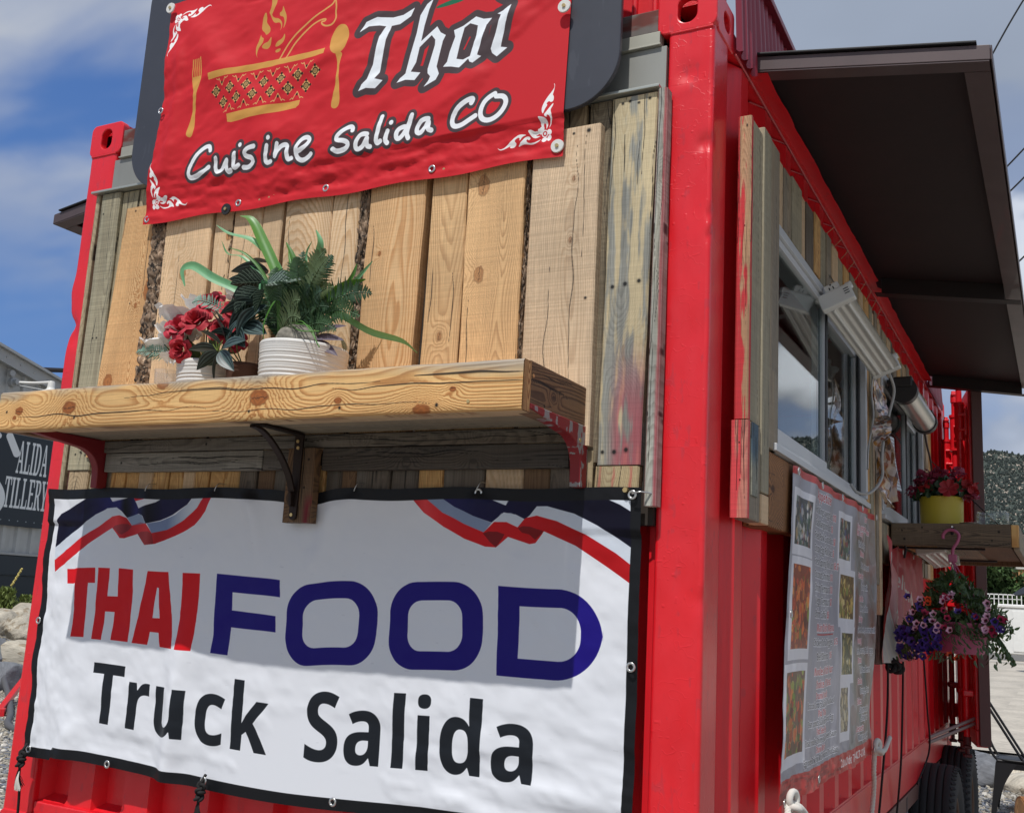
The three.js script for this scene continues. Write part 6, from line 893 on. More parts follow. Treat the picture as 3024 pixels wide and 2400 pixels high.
{ // large pot: ferns, grass, veined leaves
  const p = thing('fern_planter', 'wide white ribbed pot of ferns and long grass leaves on the front shelf', 'potted plant'); const cx = -1.137, cz = 0.215, y0 = 2.1305;
  const pg = ribbedPot(0.118, 0.128, 0.138, 10, 5); pg.rotateZ(-0.05); pg.translate(cx, y0 + 0.006, cz); mesh('pot', pg, potGlaze, p); const sl = new THREE.CylinderGeometry(0.106, 0.106, 0.01, 32); sl.translate(cx, y0 + 0.118, cz); mesh('soil', sl, soil, p);
  const B = [cx - 0.05, y0 + 0.16, cz - 0.03];
  const gr = (list, w, m, tw) => mesh('leaf', strap(list, w, 26, tw), m, p); const g0 = LM(leafMats.grass[0], 0.42), g1 = LM(leafMats.grass[1], 0.45), g2 = LM(leafMats.grass[2], 0.42);
  gr([[-1.20, 2.30, 0.19], [-1.25, 2.47, 0.20], [-1.335, 2.62, 0.21], [-1.385, 2.695, 0.22], [-1.425, 2.710, 0.225]], 0.034, g0, 0.6);
  gr([[-1.20, 2.30, 0.18], [-1.27, 2.52, 0.19], [-1.37, 2.625, 0.21], [-1.46, 2.655, 0.23], [-1.51, 2.688, 0.235]], 0.024, g1, 0.9);
  gr([[-1.21, 2.30, 0.18], [-1.31, 2.48, 0.20], [-1.40, 2.575, 0.22], [-1.455, 2.59, 0.23], [-1.475, 2.63, 0.24]], 0.013, g1, 1.2); gr([[-1.22, 2.30, 0.2], [-1.30, 2.50, 0.22], [-1.37, 2.575, 0.24], [-1.43, 2.60, 0.25]], 0.010, g2, 0.3);
  gr([[-1.21, 2.30, 0.22], [-1.35, 2.445, 0.25], [-1.46, 2.50, 0.27], [-1.545, 2.545, 0.28], [-1.575, 2.535, 0.285], [-1.56, 2.48, 0.285]], 0.028, g1, -0.5);
  gr([[-1.19, 2.30, 0.20], [-1.185, 2.45, 0.21], [-1.205, 2.55, 0.215], [-1.235, 2.605, 0.22]], 0.021, g2, 0.5); gr([[-1.16, 2.30, 0.20], [-1.13, 2.46, 0.2], [-1.125, 2.56, 0.2], [-1.115, 2.595, 0.21], [-1.135, 2.635, 0.21]], 0.024, g1, 0.8); gr([[-1.15, 2.30, 0.2], [-1.13, 2.47, 0.23], [-1.145, 2.56, 0.23], [-1.125, 2.59, 0.235]], 0.007, g1, 0.8);
  gr([[-1.14, 2.30, 0.20], [-1.09, 2.41, 0.20], [-1.03, 2.46, 0.19], [-0.955, 2.472, 0.19]], 0.027, g0, 0.4); gr([[-1.13, 2.30, 0.19], [-1.06, 2.43, 0.17], [-1.00, 2.495, 0.16], [-0.965, 2.54, 0.15]], 0.013, g1, 0.4); gr([[-1.13, 2.31, 0.19], [-1.05, 2.45, 0.17], [-1.015, 2.50, 0.17], [-1.005, 2.53, 0.17]], 0.012, g2, 0.2);
  gr([[-1.15, 2.31, 0.21], [-1.12, 2.385, 0.235], [-1.03, 2.375, 0.22], [-0.94, 2.325, 0.16], [-0.865, 2.305, 0.10], [-0.835, 2.275, 0.075]], 0.026, g1, 0.5); gr([[-1.20, 2.30, 0.25], [-1.185, 2.40, 0.29], [-1.205, 2.33, 0.31], [-1.20, 2.27, 0.31]], 0.014, g2, 0.2); gr([[-1.21, 2.35, 0.24], [-1.235, 2.44, 0.28], [-1.24, 2.455, 0.30], [-1.225, 2.40, 0.315]], 0.026, g1, 0.2); gr([[-1.20, 2.30, 0.23], [-1.245, 2.46, 0.24], [-1.235, 2.52, 0.25]], 0.02, g2, 0.1); gr([[-1.23, 2.30, 0.18], [-1.31, 2.46, 0.17], [-1.335, 2.56, 0.16]], 0.026, g1, 0.2); gr([[-1.19, 2.30, 0.18], [-1.235, 2.50, 0.17], [-1.275, 2.60, 0.16]], 0.016, g0, 0.3);
  const f0 = LM(leafMats.fern, 0.55), f1 = LM(lin(0.065, 0.145, 0.055), 0.55), f2 = LM(lin(0.13, 0.19, 0.075), 0.5);
  const fr = (a, b, sag, w, n, s, m, tw) => mesh('frond', fernGeo(a, b, sag, w, n, s, tw), m, p);
  fr([-1.17, 2.33, 0.20], [-1.055, 2.545, 0.22], 0.03, 0.050, 26, 1, f0); fr([-1.16, 2.33, 0.21], [-0.905, 2.415, 0.22], 0.07, 0.055, 30, 2, f0); fr([-1.15, 2.32, 0.22], [-0.925, 2.345, 0.24], 0.07, 0.05, 26, 3, f1); fr([-1.18, 2.33, 0.2], [-1.175, 2.575, 0.21], 0.0, 0.045, 24, 4, f0); fr([-1.19, 2.33, 0.22], [-1.10, 2.50, 0.26], 0.03, 0.048, 22, 5, f0); fr([-1.18, 2.32, 0.25], [-1.085, 2.385, 0.31], 0.05, 0.046, 20, 6, f2); fr([-1.18, 2.30, 0.27], [-1.06, 2.325, 0.33], 0.05, 0.042, 20, 7, f2); fr([-1.22, 2.33, 0.22], [-1.36, 2.40, 0.30], 0.06, 0.040, 20, 8, f1); fr([-1.21, 2.33, 0.22], [-1.15, 2.44, 0.31], 0.03, 0.05, 22, 9, f1); fr([-1.17, 2.32, 0.18], [-1.0, 2.47, 0.14], 0.04, 0.045, 24, 10, f0); fr([-1.21, 2.33, 0.2], [-1.27, 2.53, 0.19], 0.02, 0.04, 22, 11, f0); fr([-1.13, 2.31, 0.24], [-0.98, 2.30, 0.27], 0.05, 0.04, 20, 12, f1); fr([-1.20, 2.33, 0.24], [-1.235, 2.45, 0.30], 0.02, 0.045, 20, 13, f1); fr([-1.16, 2.31, 0.24], [-1.02, 2.375, 0.26], 0.05, 0.05, 24, 14, f0);
  { const Q = rng(612); for (let i = 0; i < 16; i++) { const a = -2.6 + Q() * 3.6, L = 0.17 + Q() * 0.12, up = 0.02 + Q() * 0.17; fr([-1.17 + (Q() - 0.5) * 0.06, 2.29, 0.20 + (Q() - 0.5) * 0.06], [-1.15 + Math.cos(a) * -L * 0.9 + 0.05, 2.34 + up, 0.22 - Math.sin(a) * L * 0.35], 0.05 + Q() * 0.04, 0.042 + Q() * 0.012, 22, 40 + i, [f0, f1, f0, f2][i % 4]); } }
  const vl = (b, d, l, w, dr, rl) => mesh('leaf', leafGeo(b, d, l, w, dr, rl), veinM, p); vl([-1.235, 2.46, 0.29], [-1, 0.12, 0.1], 0.115, 0.080, 0.02, 0.9); vl([-1.235, 2.455, 0.29], [1, 0.10, 0.0], 0.125, 0.068, 0.015, 0.7); vl([-1.25, 2.44, 0.30], [-0.7, -0.75, 0.2], 0.10, 0.075, 0.01, 1.0); vl([-1.22, 2.43, 0.31], [-0.15, -1, 0.2], 0.075, 0.055, 0.0, 1.0);
  const dk = (b, d, l, w, rl) => mesh('leaf', leafGeo(b, d, l, w, 0.02, rl), stripeM, p); dk([-1.31, 2.53, 0.2], [-1, 0.15, 0.1], 0.13, 0.055, 0.9); dk([-1.32, 2.56, 0.18], [-1, 0.3, 0], 0.10, 0.04, 0.4); dk([-1.29, 2.48, 0.24], [-0.9, -0.45, 0.3], 0.11, 0.06, 0.7); dk([-1.27, 2.42, 0.27], [-0.8, -0.75, 0.2], 0.13, 0.06, 0.9); dk([-1.30, 2.47, 0.23], [-1, 0.35, 0.2], 0.11, 0.06, 1.2); dk([-1.27, 2.46, 0.26], [-0.7, 0.55, 0.3], 0.10, 0.05, 0.8); dk([-1.26, 2.40, 0.29], [-0.9, -0.2, 0.4], 0.11, 0.06, 0.6); dk([-1.25, 2.38, 0.30], [-0.6, -0.9, 0.3], 0.10, 0.055, 0.9);
  const mauve = LM(lin(0.13, 0.10, 0.14), 0.5); for (const [b, d, l] of [[[-1.09, 2.30, 0.24], [1, 0.25, 0.2], 0.13], [[-1.08, 2.29, 0.25], [1, -0.02, 0.2], 0.12], [[-1.07, 2.28, 0.25], [0.9, -0.35, 0.2], 0.10], [[-1.06, 2.27, 0.26], [0.6, -0.8, 0.1], 0.07], [[-1.10, 2.31, 0.22], [0.8, 0.6, 0.0], 0.11]]) mesh('leaf', leafGeo(b, d, l, 0.032, 0.02, 0.6), mauve, p);
  mesh('tendril', merge([[[-1.13, 2.33, 0.28], [-1.06, 2.32, 0.32], [-1.01, 2.275, 0.33], [-0.985, 2.24, 0.33]], [[-1.12, 2.32, 0.29], [-1.05, 2.29, 0.33], [-0.99, 2.285, 0.33]], [[-1.12, 2.33, 0.28], [-1.04, 2.305, 0.31], [-1.0, 2.25, 0.32]]].map((q) => tube(q, 0.0018, 14, 5))), g0, p);
  // river stone lying on the soil
  const st = mesh('stone', rockGeo(9, 0.066, 0.044, 0.052, 0), std({ map: tex(256, 256, (x, y) => { const a = fbm(x / 8, y / 8, 3, 431), b = hash(x >> 1, y >> 1, 4), m = 0.6 + 0.6 * a + 0.22 * (b - 0.5); return [158 * m, 152 * m, 138 * m]; }), roughness: 0.85 })); st.name = numbered('stone'); st.position.set(-1.125, 2.288, 0.258); st.rotation.z = -0.13; st.userData = { label: 'speckled grey river stone lying in the wide white pot of ferns', category: 'stone' };
}
{ // small pot: red roses, white flowers, dark striped trailing plant
  const p = thing('rose_planter', 'small white ribbed pot of red roses and white cloth flowers on the front shelf', 'potted plant'); const cx = -1.505, cz = 0.205, y0 = 2.1305;
  const pg = ribbedPot(0.086, 0.095, 0.118, 9, 8); pg.translate(cx, y0, cz); mesh('pot', pg, potGlaze, p); const sl = new THREE.CylinderGeometry(0.076, 0.076, 0.01, 28); sl.translate(cx, y0 + 0.105, cz); mesh('soil', sl, soil, p);
  const roseM = [phys({ color: lin(0.50, 0.022, 0.045), roughness: 0.65, sheen: 0.4, sheenColor: lin(0.9, 0.25, 0.3), side: THREE.DoubleSide }), phys({ color: lin(0.42, 0.010, 0.022), roughness: 0.65, sheen: 0.3, sheenColor: lin(0.9, 0.2, 0.25), side: THREE.DoubleSide })];
  // one petal: wraps half round, flares and curls outward at the lip
  const petal = (a, r, h, flare, span, seed) => grid(10, 10, (u, v) => { const k = (u - 0.5) * 2, w = Math.pow(Math.sin(Math.PI * clamp(0.22 + 0.62 * v)), 0.7) * (1 - 0.10 * v * k * k), ang = a + k * span * w, rr = r * (0.30 + 0.70 * Math.pow(v, 0.6)) + flare * Math.pow(v, 2.6) * (1 - 0.35 * k * k) + r * 0.10 * Math.abs(k) * v, y = h * (v - 0.16 * k * k * v * v) - flare * 0.9 * Math.pow(sstep(0.62, 1, v), 1.5) + (vn(u * 3 + seed, v * 3, seed) - 0.5) * 0.005; return [Math.cos(ang) * rr, y, Math.sin(ang) * rr]; });
  const rose = (seed) => { const R = rng(seed), gs = []; let a = R() * 6; for (let i = 0; i < 5; i++) { gs.push(petal(a, 0.007 + i * 0.0022, 0.046 - i * 0.001, 0.001 + i * 0.001, 1.25, seed + i)); a += 2.3 + R() * 0.3; } for (let i = 0; i < 5; i++) { gs.push(petal(a, 0.021 + i * 0.0016, 0.043 - i * 0.001, 0.007 + i * 0.0015, 0.85, seed + 9 + i)); a += 1.256 * 2 + (R() - 0.5) * 0.4; } for (let i = 0; i < 6; i++) { gs.push(petal(a, 0.031 + i * 0.0008, 0.036 - i * 0.0015, 0.016 + R() * 0.006, 0.68, seed + 20 + i)); a += 1.047 + (R() - 0.5) * 0.3; } return merge(gs); };
  const rg = [rose(1), rose(2), rose(3)];
  [[-1.478, 2.440, 0.245, 1.0, 0.95, 0.15, 0], [-1.556, 2.362, 0.282, 1.0, 1.15, 0.25, 0], [-1.474, 2.372, 0.302, 1.0, 1.0, 0.2, 1], [-1.392, 2.412, 0.235, 0.92, 0.95, 0.5, 1], [-1.396, 2.345, 0.272, 0.95, 1.15, 0.5, 1], [-1.530, 2.298, 0.295, 0.8, 1.75, 0.2, 1], [-1.42, 2.44, 0.16, 0.9, 0.4, 0.3, 1], [-1.36, 2.318, 0.25, 0.72, 1.4, 0.6, 0]].forEach(([x, y, z, s, rx, rz, m], i) => { const r = mesh('rose', rg[i % 3], roseM[m], p); r.position.set(x, y - 0.02, z); r.rotation.order = 'XZY'; r.rotation.set(rx, i, -rz); r.scale.setScalar(s); });
  const whiteM = phys({ color: lin(0.80, 0.79, 0.77), roughness: 0.7, side: THREE.DoubleSide, transmission: 0.22, thickness: 0 });
  const cloth = (x, y, z, s, seed) => { const gs = []; const R = rng(seed); for (let i = 0; i < 6; i++) { const a = i * 1.05 + R(), t = R() * 0.6 + 0.5; gs.push(grid(9, 9, (u, v) => { const k = (u - 0.5) * 2, ang = a + k * 0.75, rr = (0.012 + 0.055 * v * (1 - 0.25 * k * k)) * s, cr = (fbm(u * 3 + seed, v * 3 + i, 4, seed) - 0.5) * 0.035 * s; return [x + Math.cos(ang) * rr, y + v * 0.05 * s * t - k * k * 0.012 * s + cr, z + Math.sin(ang) * rr + cr * 0.7]; })); } return merge(gs); };
  [[-1.560, 2.430, 0.205, 1.0, 21], [-1.605, 2.385, 0.245, 1.25, 22], [-1.585, 2.340, 0.262, 1.0, 23], [-1.668, 2.318, 0.25, 1.0, 24], [-1.46, 2.475, 0.15, 0.8, 25], [-1.585, 2.268, 0.285, 0.6, 26], [-1.630, 2.355, 0.235, 1.0, 27], [-1.570, 2.450, 0.19, 0.8, 28]].forEach(([x, y, z, q, sd]) => mesh('white_flower', cloth(x, y - 0.02, z, q, sd), whiteM, p));
  const cream = LM(lin(0.62, 0.54, 0.34), 0.6); mesh('leaf', leafGeo([-1.43, 2.50, 0.16], [-1, 0.5, 0.1], 0.09, 0.035, 0.01, 0.5), cream, p);
  const pale = LM(lin(0.20, 0.34, 0.26), 0.6); mesh('frond', fernGeo([-1.60, 2.28, 0.27], [-1.74, 2.285, 0.28], 0.005, 0.026, 20, 31), pale, p); mesh('frond', fernGeo([-1.60, 2.27, 0.26], [-1.70, 2.265, 0.27], 0.005, 0.022, 16, 32), pale, p); mesh('frond', fernGeo([-1.37, 2.38, 0.30], [-1.47, 2.405, 0.335], 0.03, 0.026, 16, 33), pale, p);
  const stem = std({ color: lin(0.05, 0.09, 0.025), roughness: 0.6 }); mesh('stem', merge([[-1.48, 2.41], [-1.55, 2.33], [-1.47, 2.34], [-1.385, 2.38], [-1.39, 2.31], [-1.67, 2.33]].map(([x, y]) => tube([[cx + 0.02, y0 + 0.11, cz], [(x + cx) / 2, y - 0.07, cz + 0.03], [x, y, cz + 0.06]], 0.0022, 10, 5))), stem, p);
  const gl = LM(lin(0.05, 0.085, 0.03), 0.5); [[[-1.47, 2.25, 0.25], [0.5, 0.3, 0.5]], [[-1.44, 2.24, 0.27], [0.8, -0.1, 0.4]], [[-1.45, 2.27, 0.24], [0.2, 0.9, 0.3]], [[-1.42, 2.25, 0.26], [-0.4, 0.2, 0.7]], [[-1.5, 2.25, 0.25], [-0.1, 0.6, 0.6]], [[-1.40, 2.27, 0.24], [0.9, 0.5, 0.1]]].forEach(([b, d], i) => mesh('leaf', leafGeo(b, d, 0.08, 0.035, 0.01, i), gl, p)); mesh('leaf', leafGeo([-1.44, 2.235, 0.31], [0.55, 0.65, 0.1], 0.055, 0.028, 0.01, 0.4), LM(lin(0.15, 0.2, 0.035)), p);
  // clear plastic cup tucked beside the pot
  const cup = thing('plastic_cup', 'clear plastic cup beside the small rose pot on the shelf', 'cup'); const cgm = phys({ color: lin(0.9, 0.9, 0.9), roughness: 0.12, transmission: 0.85, thickness: 0, side: THREE.DoubleSide }); mesh('wall', new THREE.LatheGeometry([[0, 0], [0.028, 0], [0.036, 0.10], [0.037, 0.101]].map((q) => new THREE.Vector2(...q)), 32).translate(-1.648, y0, 0.235), cgm, cup);
}
{ // dark striped trailing plant in its own small pot between the two
  const p = thing('trailing_plant', 'dark striped trailing plant in a small brown pot between the two white pots', 'potted plant'); mesh('pot', new THREE.LatheGeometry([[0, 0], [0.042, 0], [0.052, 0.085], [0.056, 0.087], [0.056, 0.10], [0.048, 0.10], [0.046, 0.08], [0, 0.08]].map((q) => new THREE.Vector2(...q)), 32).translate(-1.335, 2.1305, 0.235), std({ color: lin(0.10, 0.045, 0.028), roughness: 0.8 }), p);
  const L = (b, d, l, w, rl = 0.8) => mesh('leaf', leafGeo(b, d, l, w, 0.015, rl), stripeM, p);
  L([-1.345, 2.285, 0.31], [-0.35, 1, 0.2], 0.10, 0.045); L([-1.34, 2.28, 0.31], [0.55, 0.9, 0.2], 0.09, 0.045); L([-1.30, 2.345, 0.29], [-0.3, 0.9, 0.2], 0.09, 0.06); L([-1.30, 2.335, 0.30], [0.8, 0.55, 0.1], 0.10, 0.06); L([-1.29, 2.33, 0.30], [0.9, -0.25, 0.2], 0.10, 0.055); L([-1.31, 2.32, 0.31], [0.5, -0.5, 0.3], 0.09, 0.05); L([-1.355, 2.255, 0.33], [-1, 0.15, 0.3], 0.085, 0.045); L([-1.35, 2.25, 0.33], [-0.8, -0.55, 0.2], 0.08, 0.045); L([-1.345, 2.245, 0.335], [-0.05, -1, 0.15], 0.10, 0.042); L([-1.34, 2.25, 0.335], [0.75, -0.65, 0.2], 0.09, 0.045); L([-1.335, 2.26, 0.33], [0.95, 0.25, 0.2], 0.09, 0.045); L([-1.35, 2.27, 0.32], [-0.8, 0.75, 0.3], 0.08, 0.04); L([-1.32, 2.30, 0.30], [-0.9, 0.3, 0.2], 0.08, 0.045); L([-1.37, 2.31, 0.29], [-0.3, 0.9, 0.1], 0.09, 0.045);
  mesh('stem', merge([[[-1.335, 2.225, 0.24], [-1.33, 2.28, 0.28], [-1.30, 2.335, 0.295]], [[-1.335, 2.225, 0.25], [-1.35, 2.26, 0.31], [-1.347, 2.25, 0.335]], [[-1.335, 2.225, 0.24], [-1.345, 2.28, 0.30]]].map((q) => tube(q, 0.002, 12, 5))), std({ color: lin(0.16, 0.2, 0.06) }), p);
  mesh('bud', merge([0, 1, 2, 3].map((i) => rod(V(-1.35, 2.252, 0.335), V(-1.36 + i * 0.012, 2.270 + (i % 2) * 0.008, 0.345), 0.0013, 5))), LM(lin(0.3, 0.42, 0.08)), p);
}
// ------------------------------------------------------------------ lamps on the serving side
{
  const shop = (name, label, a, b, w, ang, scaleT) => { // slim shop light from a to b, lens facing down and outwards
    const t = thing(name, label, 'shop light'); const A = V(...a), B = V(...b), zd = B.clone().sub(A).normalize(), L = A.distanceTo(B); let xd = V(Math.cos(ang), Math.sin(ang), 0); const yd = new THREE.Vector3().crossVectors(zd, xd).normalize(); xd = new THREE.Vector3().crossVectors(yd, zd).normalize(); const m = new THREE.Matrix4().makeBasis(xd, yd, zd).setPosition(A); const T = (g) => g.applyMatrix4(m); const h = w * 0.42;
    // yd points down/out (the lens side) when zd runs away from the camera
    const sh = [[-w / 2, 0.004], [-w / 2 + 0.004, 0], [w / 2 - 0.004, 0], [w / 2, 0.004], [w / 2 - 0.012, -h], [-w / 2 + 0.012, -h]];
    const hg = (() => { const s = new THREE.Shape(sh.map((p) => new THREE.Vector2(...p))); return new THREE.ExtrudeGeometry(s, { depth: L - 0.02, bevelEnabled: false }); })(); hg.translate(0, 0, 0.01); mesh('housing', T(hg), whiteEnamel, t);
    const lensM = phys({ color: lin(0.60, 0.58, 0.53), roughness: 0.35, clearcoat: 0.3 }), tubeM = phys({ color: lin(0.70, 0.69, 0.65), roughness: 0.3, clearcoat: 0.3 });
    const lens = grid(40, 20, (u, v) => { const x = (u - 0.5) * (w - 0.01), rr = 0.0030 * Math.cos(u * Math.PI * 8); return [x, 0.0035 + rr + 0.002 * Math.cos((u - 0.5) * Math.PI), 0.03 + v * (L - 0.06)]; }); mesh('lens', T(lens), (lensM.side = THREE.DoubleSide, lensM), t);
    for (const x of [-0.25, 0.25]) mesh('tube', T(rod(V(x * w, 0.007, 0.03), V(x * w, 0.007, L - 0.03), w * 0.055, 12)), tubeM, t);
    for (const e of [0, 1]) { const z0 = e ? L - 0.03 : -0.008, z1 = e ? L + 0.008 : 0.03; const cap = mesh('end_cap', T(merge([bx(-w / 2 - 0.005, -h - 0.004, z0, w / 2 + 0.005, 0.010, z1, 0.006, 2), bx(-w * 0.24, -h - 0.030, z0 + 0.004, w * 0.24, -h - 0.003, z1 - 0.004, 0.005, 2), rod(V(-w / 2 - 0.006, -h * 0.6, (z0 + z1) / 2), V(-w / 2 - 0.001, -h * 0.6, (z0 + z1) / 2), 0.010, 10), bx(-w / 2 - 0.012, -h - 0.010, z0 + 0.006, -w / 2 + 0.012, -h + 0.012, z1 - 0.006, 0.005, 2), bx(w / 2 - 0.012, -h - 0.010, z0 + 0.006, w / 2 + 0.012, -h + 0.012, z1 - 0.006, 0.005, 2)])), whiteEnamel, t);
      if (!e) mesh('socket', T(merge([bx(-0.010, -h - 0.016, z0 + 0.0025, -0.006, -h - 0.006, z0 + 0.0045, 0), bx(0.004, -h - 0.016, z0 + 0.0025, 0.008, -h - 0.006, z0 + 0.0045, 0), rod(V(0, -h - 0.024, z0 + 0.002), V(0, -h - 0.024, z0 + 0.0042), 0.003, 8), ...[0, 1, 2].map((i) => bx(w * 0.30, -h * 0.75 + i * 0.009, z0 - 0.0012, w * 0.46, -h * 0.75 + 0.003 + i * 0.009, z0 + 0.0005, 0))])), black, cap); }
    return t;
  };
  const s1 = shop('shop_light', 'white ribbed shop light with a socket in its end cap, hung before the first window', [0.108, 2.692, -1.15], [0.146, 2.632, -2.03], 0.112, 0.39);
  mesh('hanger_chain', merge([tube([[0.09, 2.735, -1.3], [0.07, 2.80, -1.32], [0.04, 2.86, -1.33]], 0.003, 10, 6), tube([[0.12, 2.69, -1.9], [0.08, 2.78, -1.92], [0.04, 2.86, -1.93]], 0.003, 10, 6)]), galv, s1);
  mesh('power_cord', tube([[0.15, 2.64, -2.04], [0.165, 2.57, -2.10], [0.15, 2.46, -2.06], [0.135, 2.36, -2.02], [0.13, 2.26, -1.98], [0.13, 2.19, -1.99], [0.115, 2.13, -1.93], [0.085, 2.095, -1.87], [0.05, 2.10, -1.84], [0.03, 2.13, -1.83]], 0.006, 60, 8), std({ color: lin(0.42, 0.40, 0.37), roughness: 0.6 }), s1);
  mesh('power_cord', tube([[0.09, 2.64, -2.03], [0.085, 2.54, -2.02], [0.095, 2.44, -2.0], [0.08, 2.3, -1.96], [0.085, 2.2, -1.9]], 0.004, 30, 6), std({ color: lin(0.45, 0.44, 0.42), roughness: 0.6 }), s1);
  shop('shop_light', 'small clear shop light hung under the right serving shelf', [0.20, 1.945, -3.05], [0.21, 1.915, -3.72], 0.13, 0.15);
  // tubular lamp with silver lens and black end caps
  const l = thing('tube_lamp', 'silver tubular lamp with black end caps over the second window', 'lamp'); const c0 = V(0.128, 2.688, -2.66), c1 = V(0.130, 2.688, -3.60);
  const lg = new THREE.CylinderGeometry(0.057, 0.057, 0.86, 36, 1, true); lg.rotateX(Math.PI / 2); lg.translate(0.129, 2.688, -3.13); mesh('lens', lg, phys({ color: lin(0.64, 0.62, 0.56), roughness: 0.28, metalness: 0.55, side: THREE.DoubleSide, bumpMap: fabricBump, bumpScale: 0.0002 }), l);
  for (const [za, zb] of [[-2.66, -2.735], [-3.53, -3.60]]) mesh('end_cap', merge([new THREE.CylinderGeometry(0.064, 0.064, 0.06, 32).rotateX(Math.PI / 2).translate(0.129, 2.688, (za + zb) / 2), bx(0.085, 2.70, zb, 0.173, 2.752, za, 0.01, 3)]), std({ color: lin(0.014, 0.012, 0.012), roughness: 0.45 }), l);
  mesh('back_plate', bx(0.05, 2.728, -3.56, 0.16, 2.748, -2.70, 0.006, 2), std({ color: lin(0.02, 0.018, 0.018), roughness: 0.5 }), l); mesh('mount', merge([bx(0.03, 2.735, -2.85, 0.06, 2.80, -2.8, 0.003), bx(0.03, 2.735, -3.45, 0.06, 2.80, -3.4, 0.003)]), steelDark, l);
  mesh('cable', tube([[0.12, 2.66, -3.60], [0.10, 2.62, -3.9], [0.08, 2.56, -4.3], [0.05, 2.48, -4.6], [0.03, 2.25, -4.70], [0.03, 2.05, -4.68]], 0.006, 40, 8), std({ color: lin(0.05, 0.02, 0.018), roughness: 0.6 }), l);
}
// ------------------------------------------------------------------ foil streamer, paper sheet
{
  const foil = canvasTex(256, 1024, (c, w, h) => { const R = rng(501); c.fillStyle = '#cfc3bd'; c.fillRect(0, 0, w, h); const cols = ['#7a4a2c', '#c98a3c', '#e8dcc8', '#5a6478', '#a3543a', '#dcd6d8', '#8d7b64', '#e6c8b8', '#3c3a44', '#d8cfe0']; for (let i = 0; i < 190; i++) { c.fillStyle = cols[Math.floor(R() * cols.length)]; c.globalAlpha = 0.35 + R() * 0.5; c.beginPath(); c.ellipse(R() * w, R() * h, 6 + R() * 40, 8 + R() * 60, R() * 3, 0, 7); c.fill(); } });
  const t = thing('foil_streamer', 'twisted shiny printed foil streamer hanging between the two windows', 'streamer'); const m = phys({ map: foil, roughness: 0.22, metalness: 0.15, clearcoat: 0.6, side: THREE.DoubleSide });
  const rib = (p, w, tw, seed) => { const c = new THREE.CatmullRomCurve3(p.map((q) => V(...q))); return grid(8, 60, (u, v) => { const q = c.getPoint(v), a = tw * Math.sin(v * 6 + seed) + v * tw, k = (u - 0.5) * w * (0.8 + 0.3 * vn(v * 6, seed, 1)); return [q.x + Math.sin(a) * k * 0.8 + (fbm(u * 3, v * 20, 3, seed) - 0.5) * 0.02, q.y + (u - 0.5) * 0.01, q.z + Math.cos(a) * k]; }); };
  mesh('strip', rib([[0.09, 2.62, -2.12], [0.10, 2.52, -2.20], [0.11, 2.46, -2.19], [0.11, 2.36, -2.24], [0.10, 2.24, -2.30], [0.10, 2.12, -2.44]], 0.11, 0.8, 3), m, t); mesh('strip', rib([[0.10, 2.44, -2.16], [0.13, 2.43, -2.03], [0.13, 2.38, -1.98], [0.12, 2.33, -2.02], [0.10, 2.31, -2.16]], 0.10, 1.2, 5), m, t); mesh('strip', rib([[0.085, 2.60, -2.16], [0.09, 2.5, -2.26], [0.085, 2.34, -2.28], [0.09, 2.2, -2.27], [0.11, 2.09, -2.36]], 0.07, 2.0, 8), m, t);
  const s = thing('paper_notice', 'curled white paper notice taped beside the second window', 'notice'); mesh('sheet', grid(12, 16, (u, v) => [0.075 + 0.03 * v * v + 0.02 * Math.sin(u * 3), 2.44 - v * 0.25, -2.50 - u * 0.17 - v * 0.03], (u, v) => [u, 1 - v]), std({ map: tex(128, 192, (x, y) => { const l = (y % 12 < 4 && x > 14 && x < 70 + 44 * hash(0, y / 12 | 0, 3)) ? 0.72 : 1, m = 0.95 + 0.06 * fbm(x / 20, y / 20, 3, 3); return [214 * l * m, 217 * l * m, 222 * l * m]; }), roughness: 0.6, side: THREE.DoubleSide }), s);
}
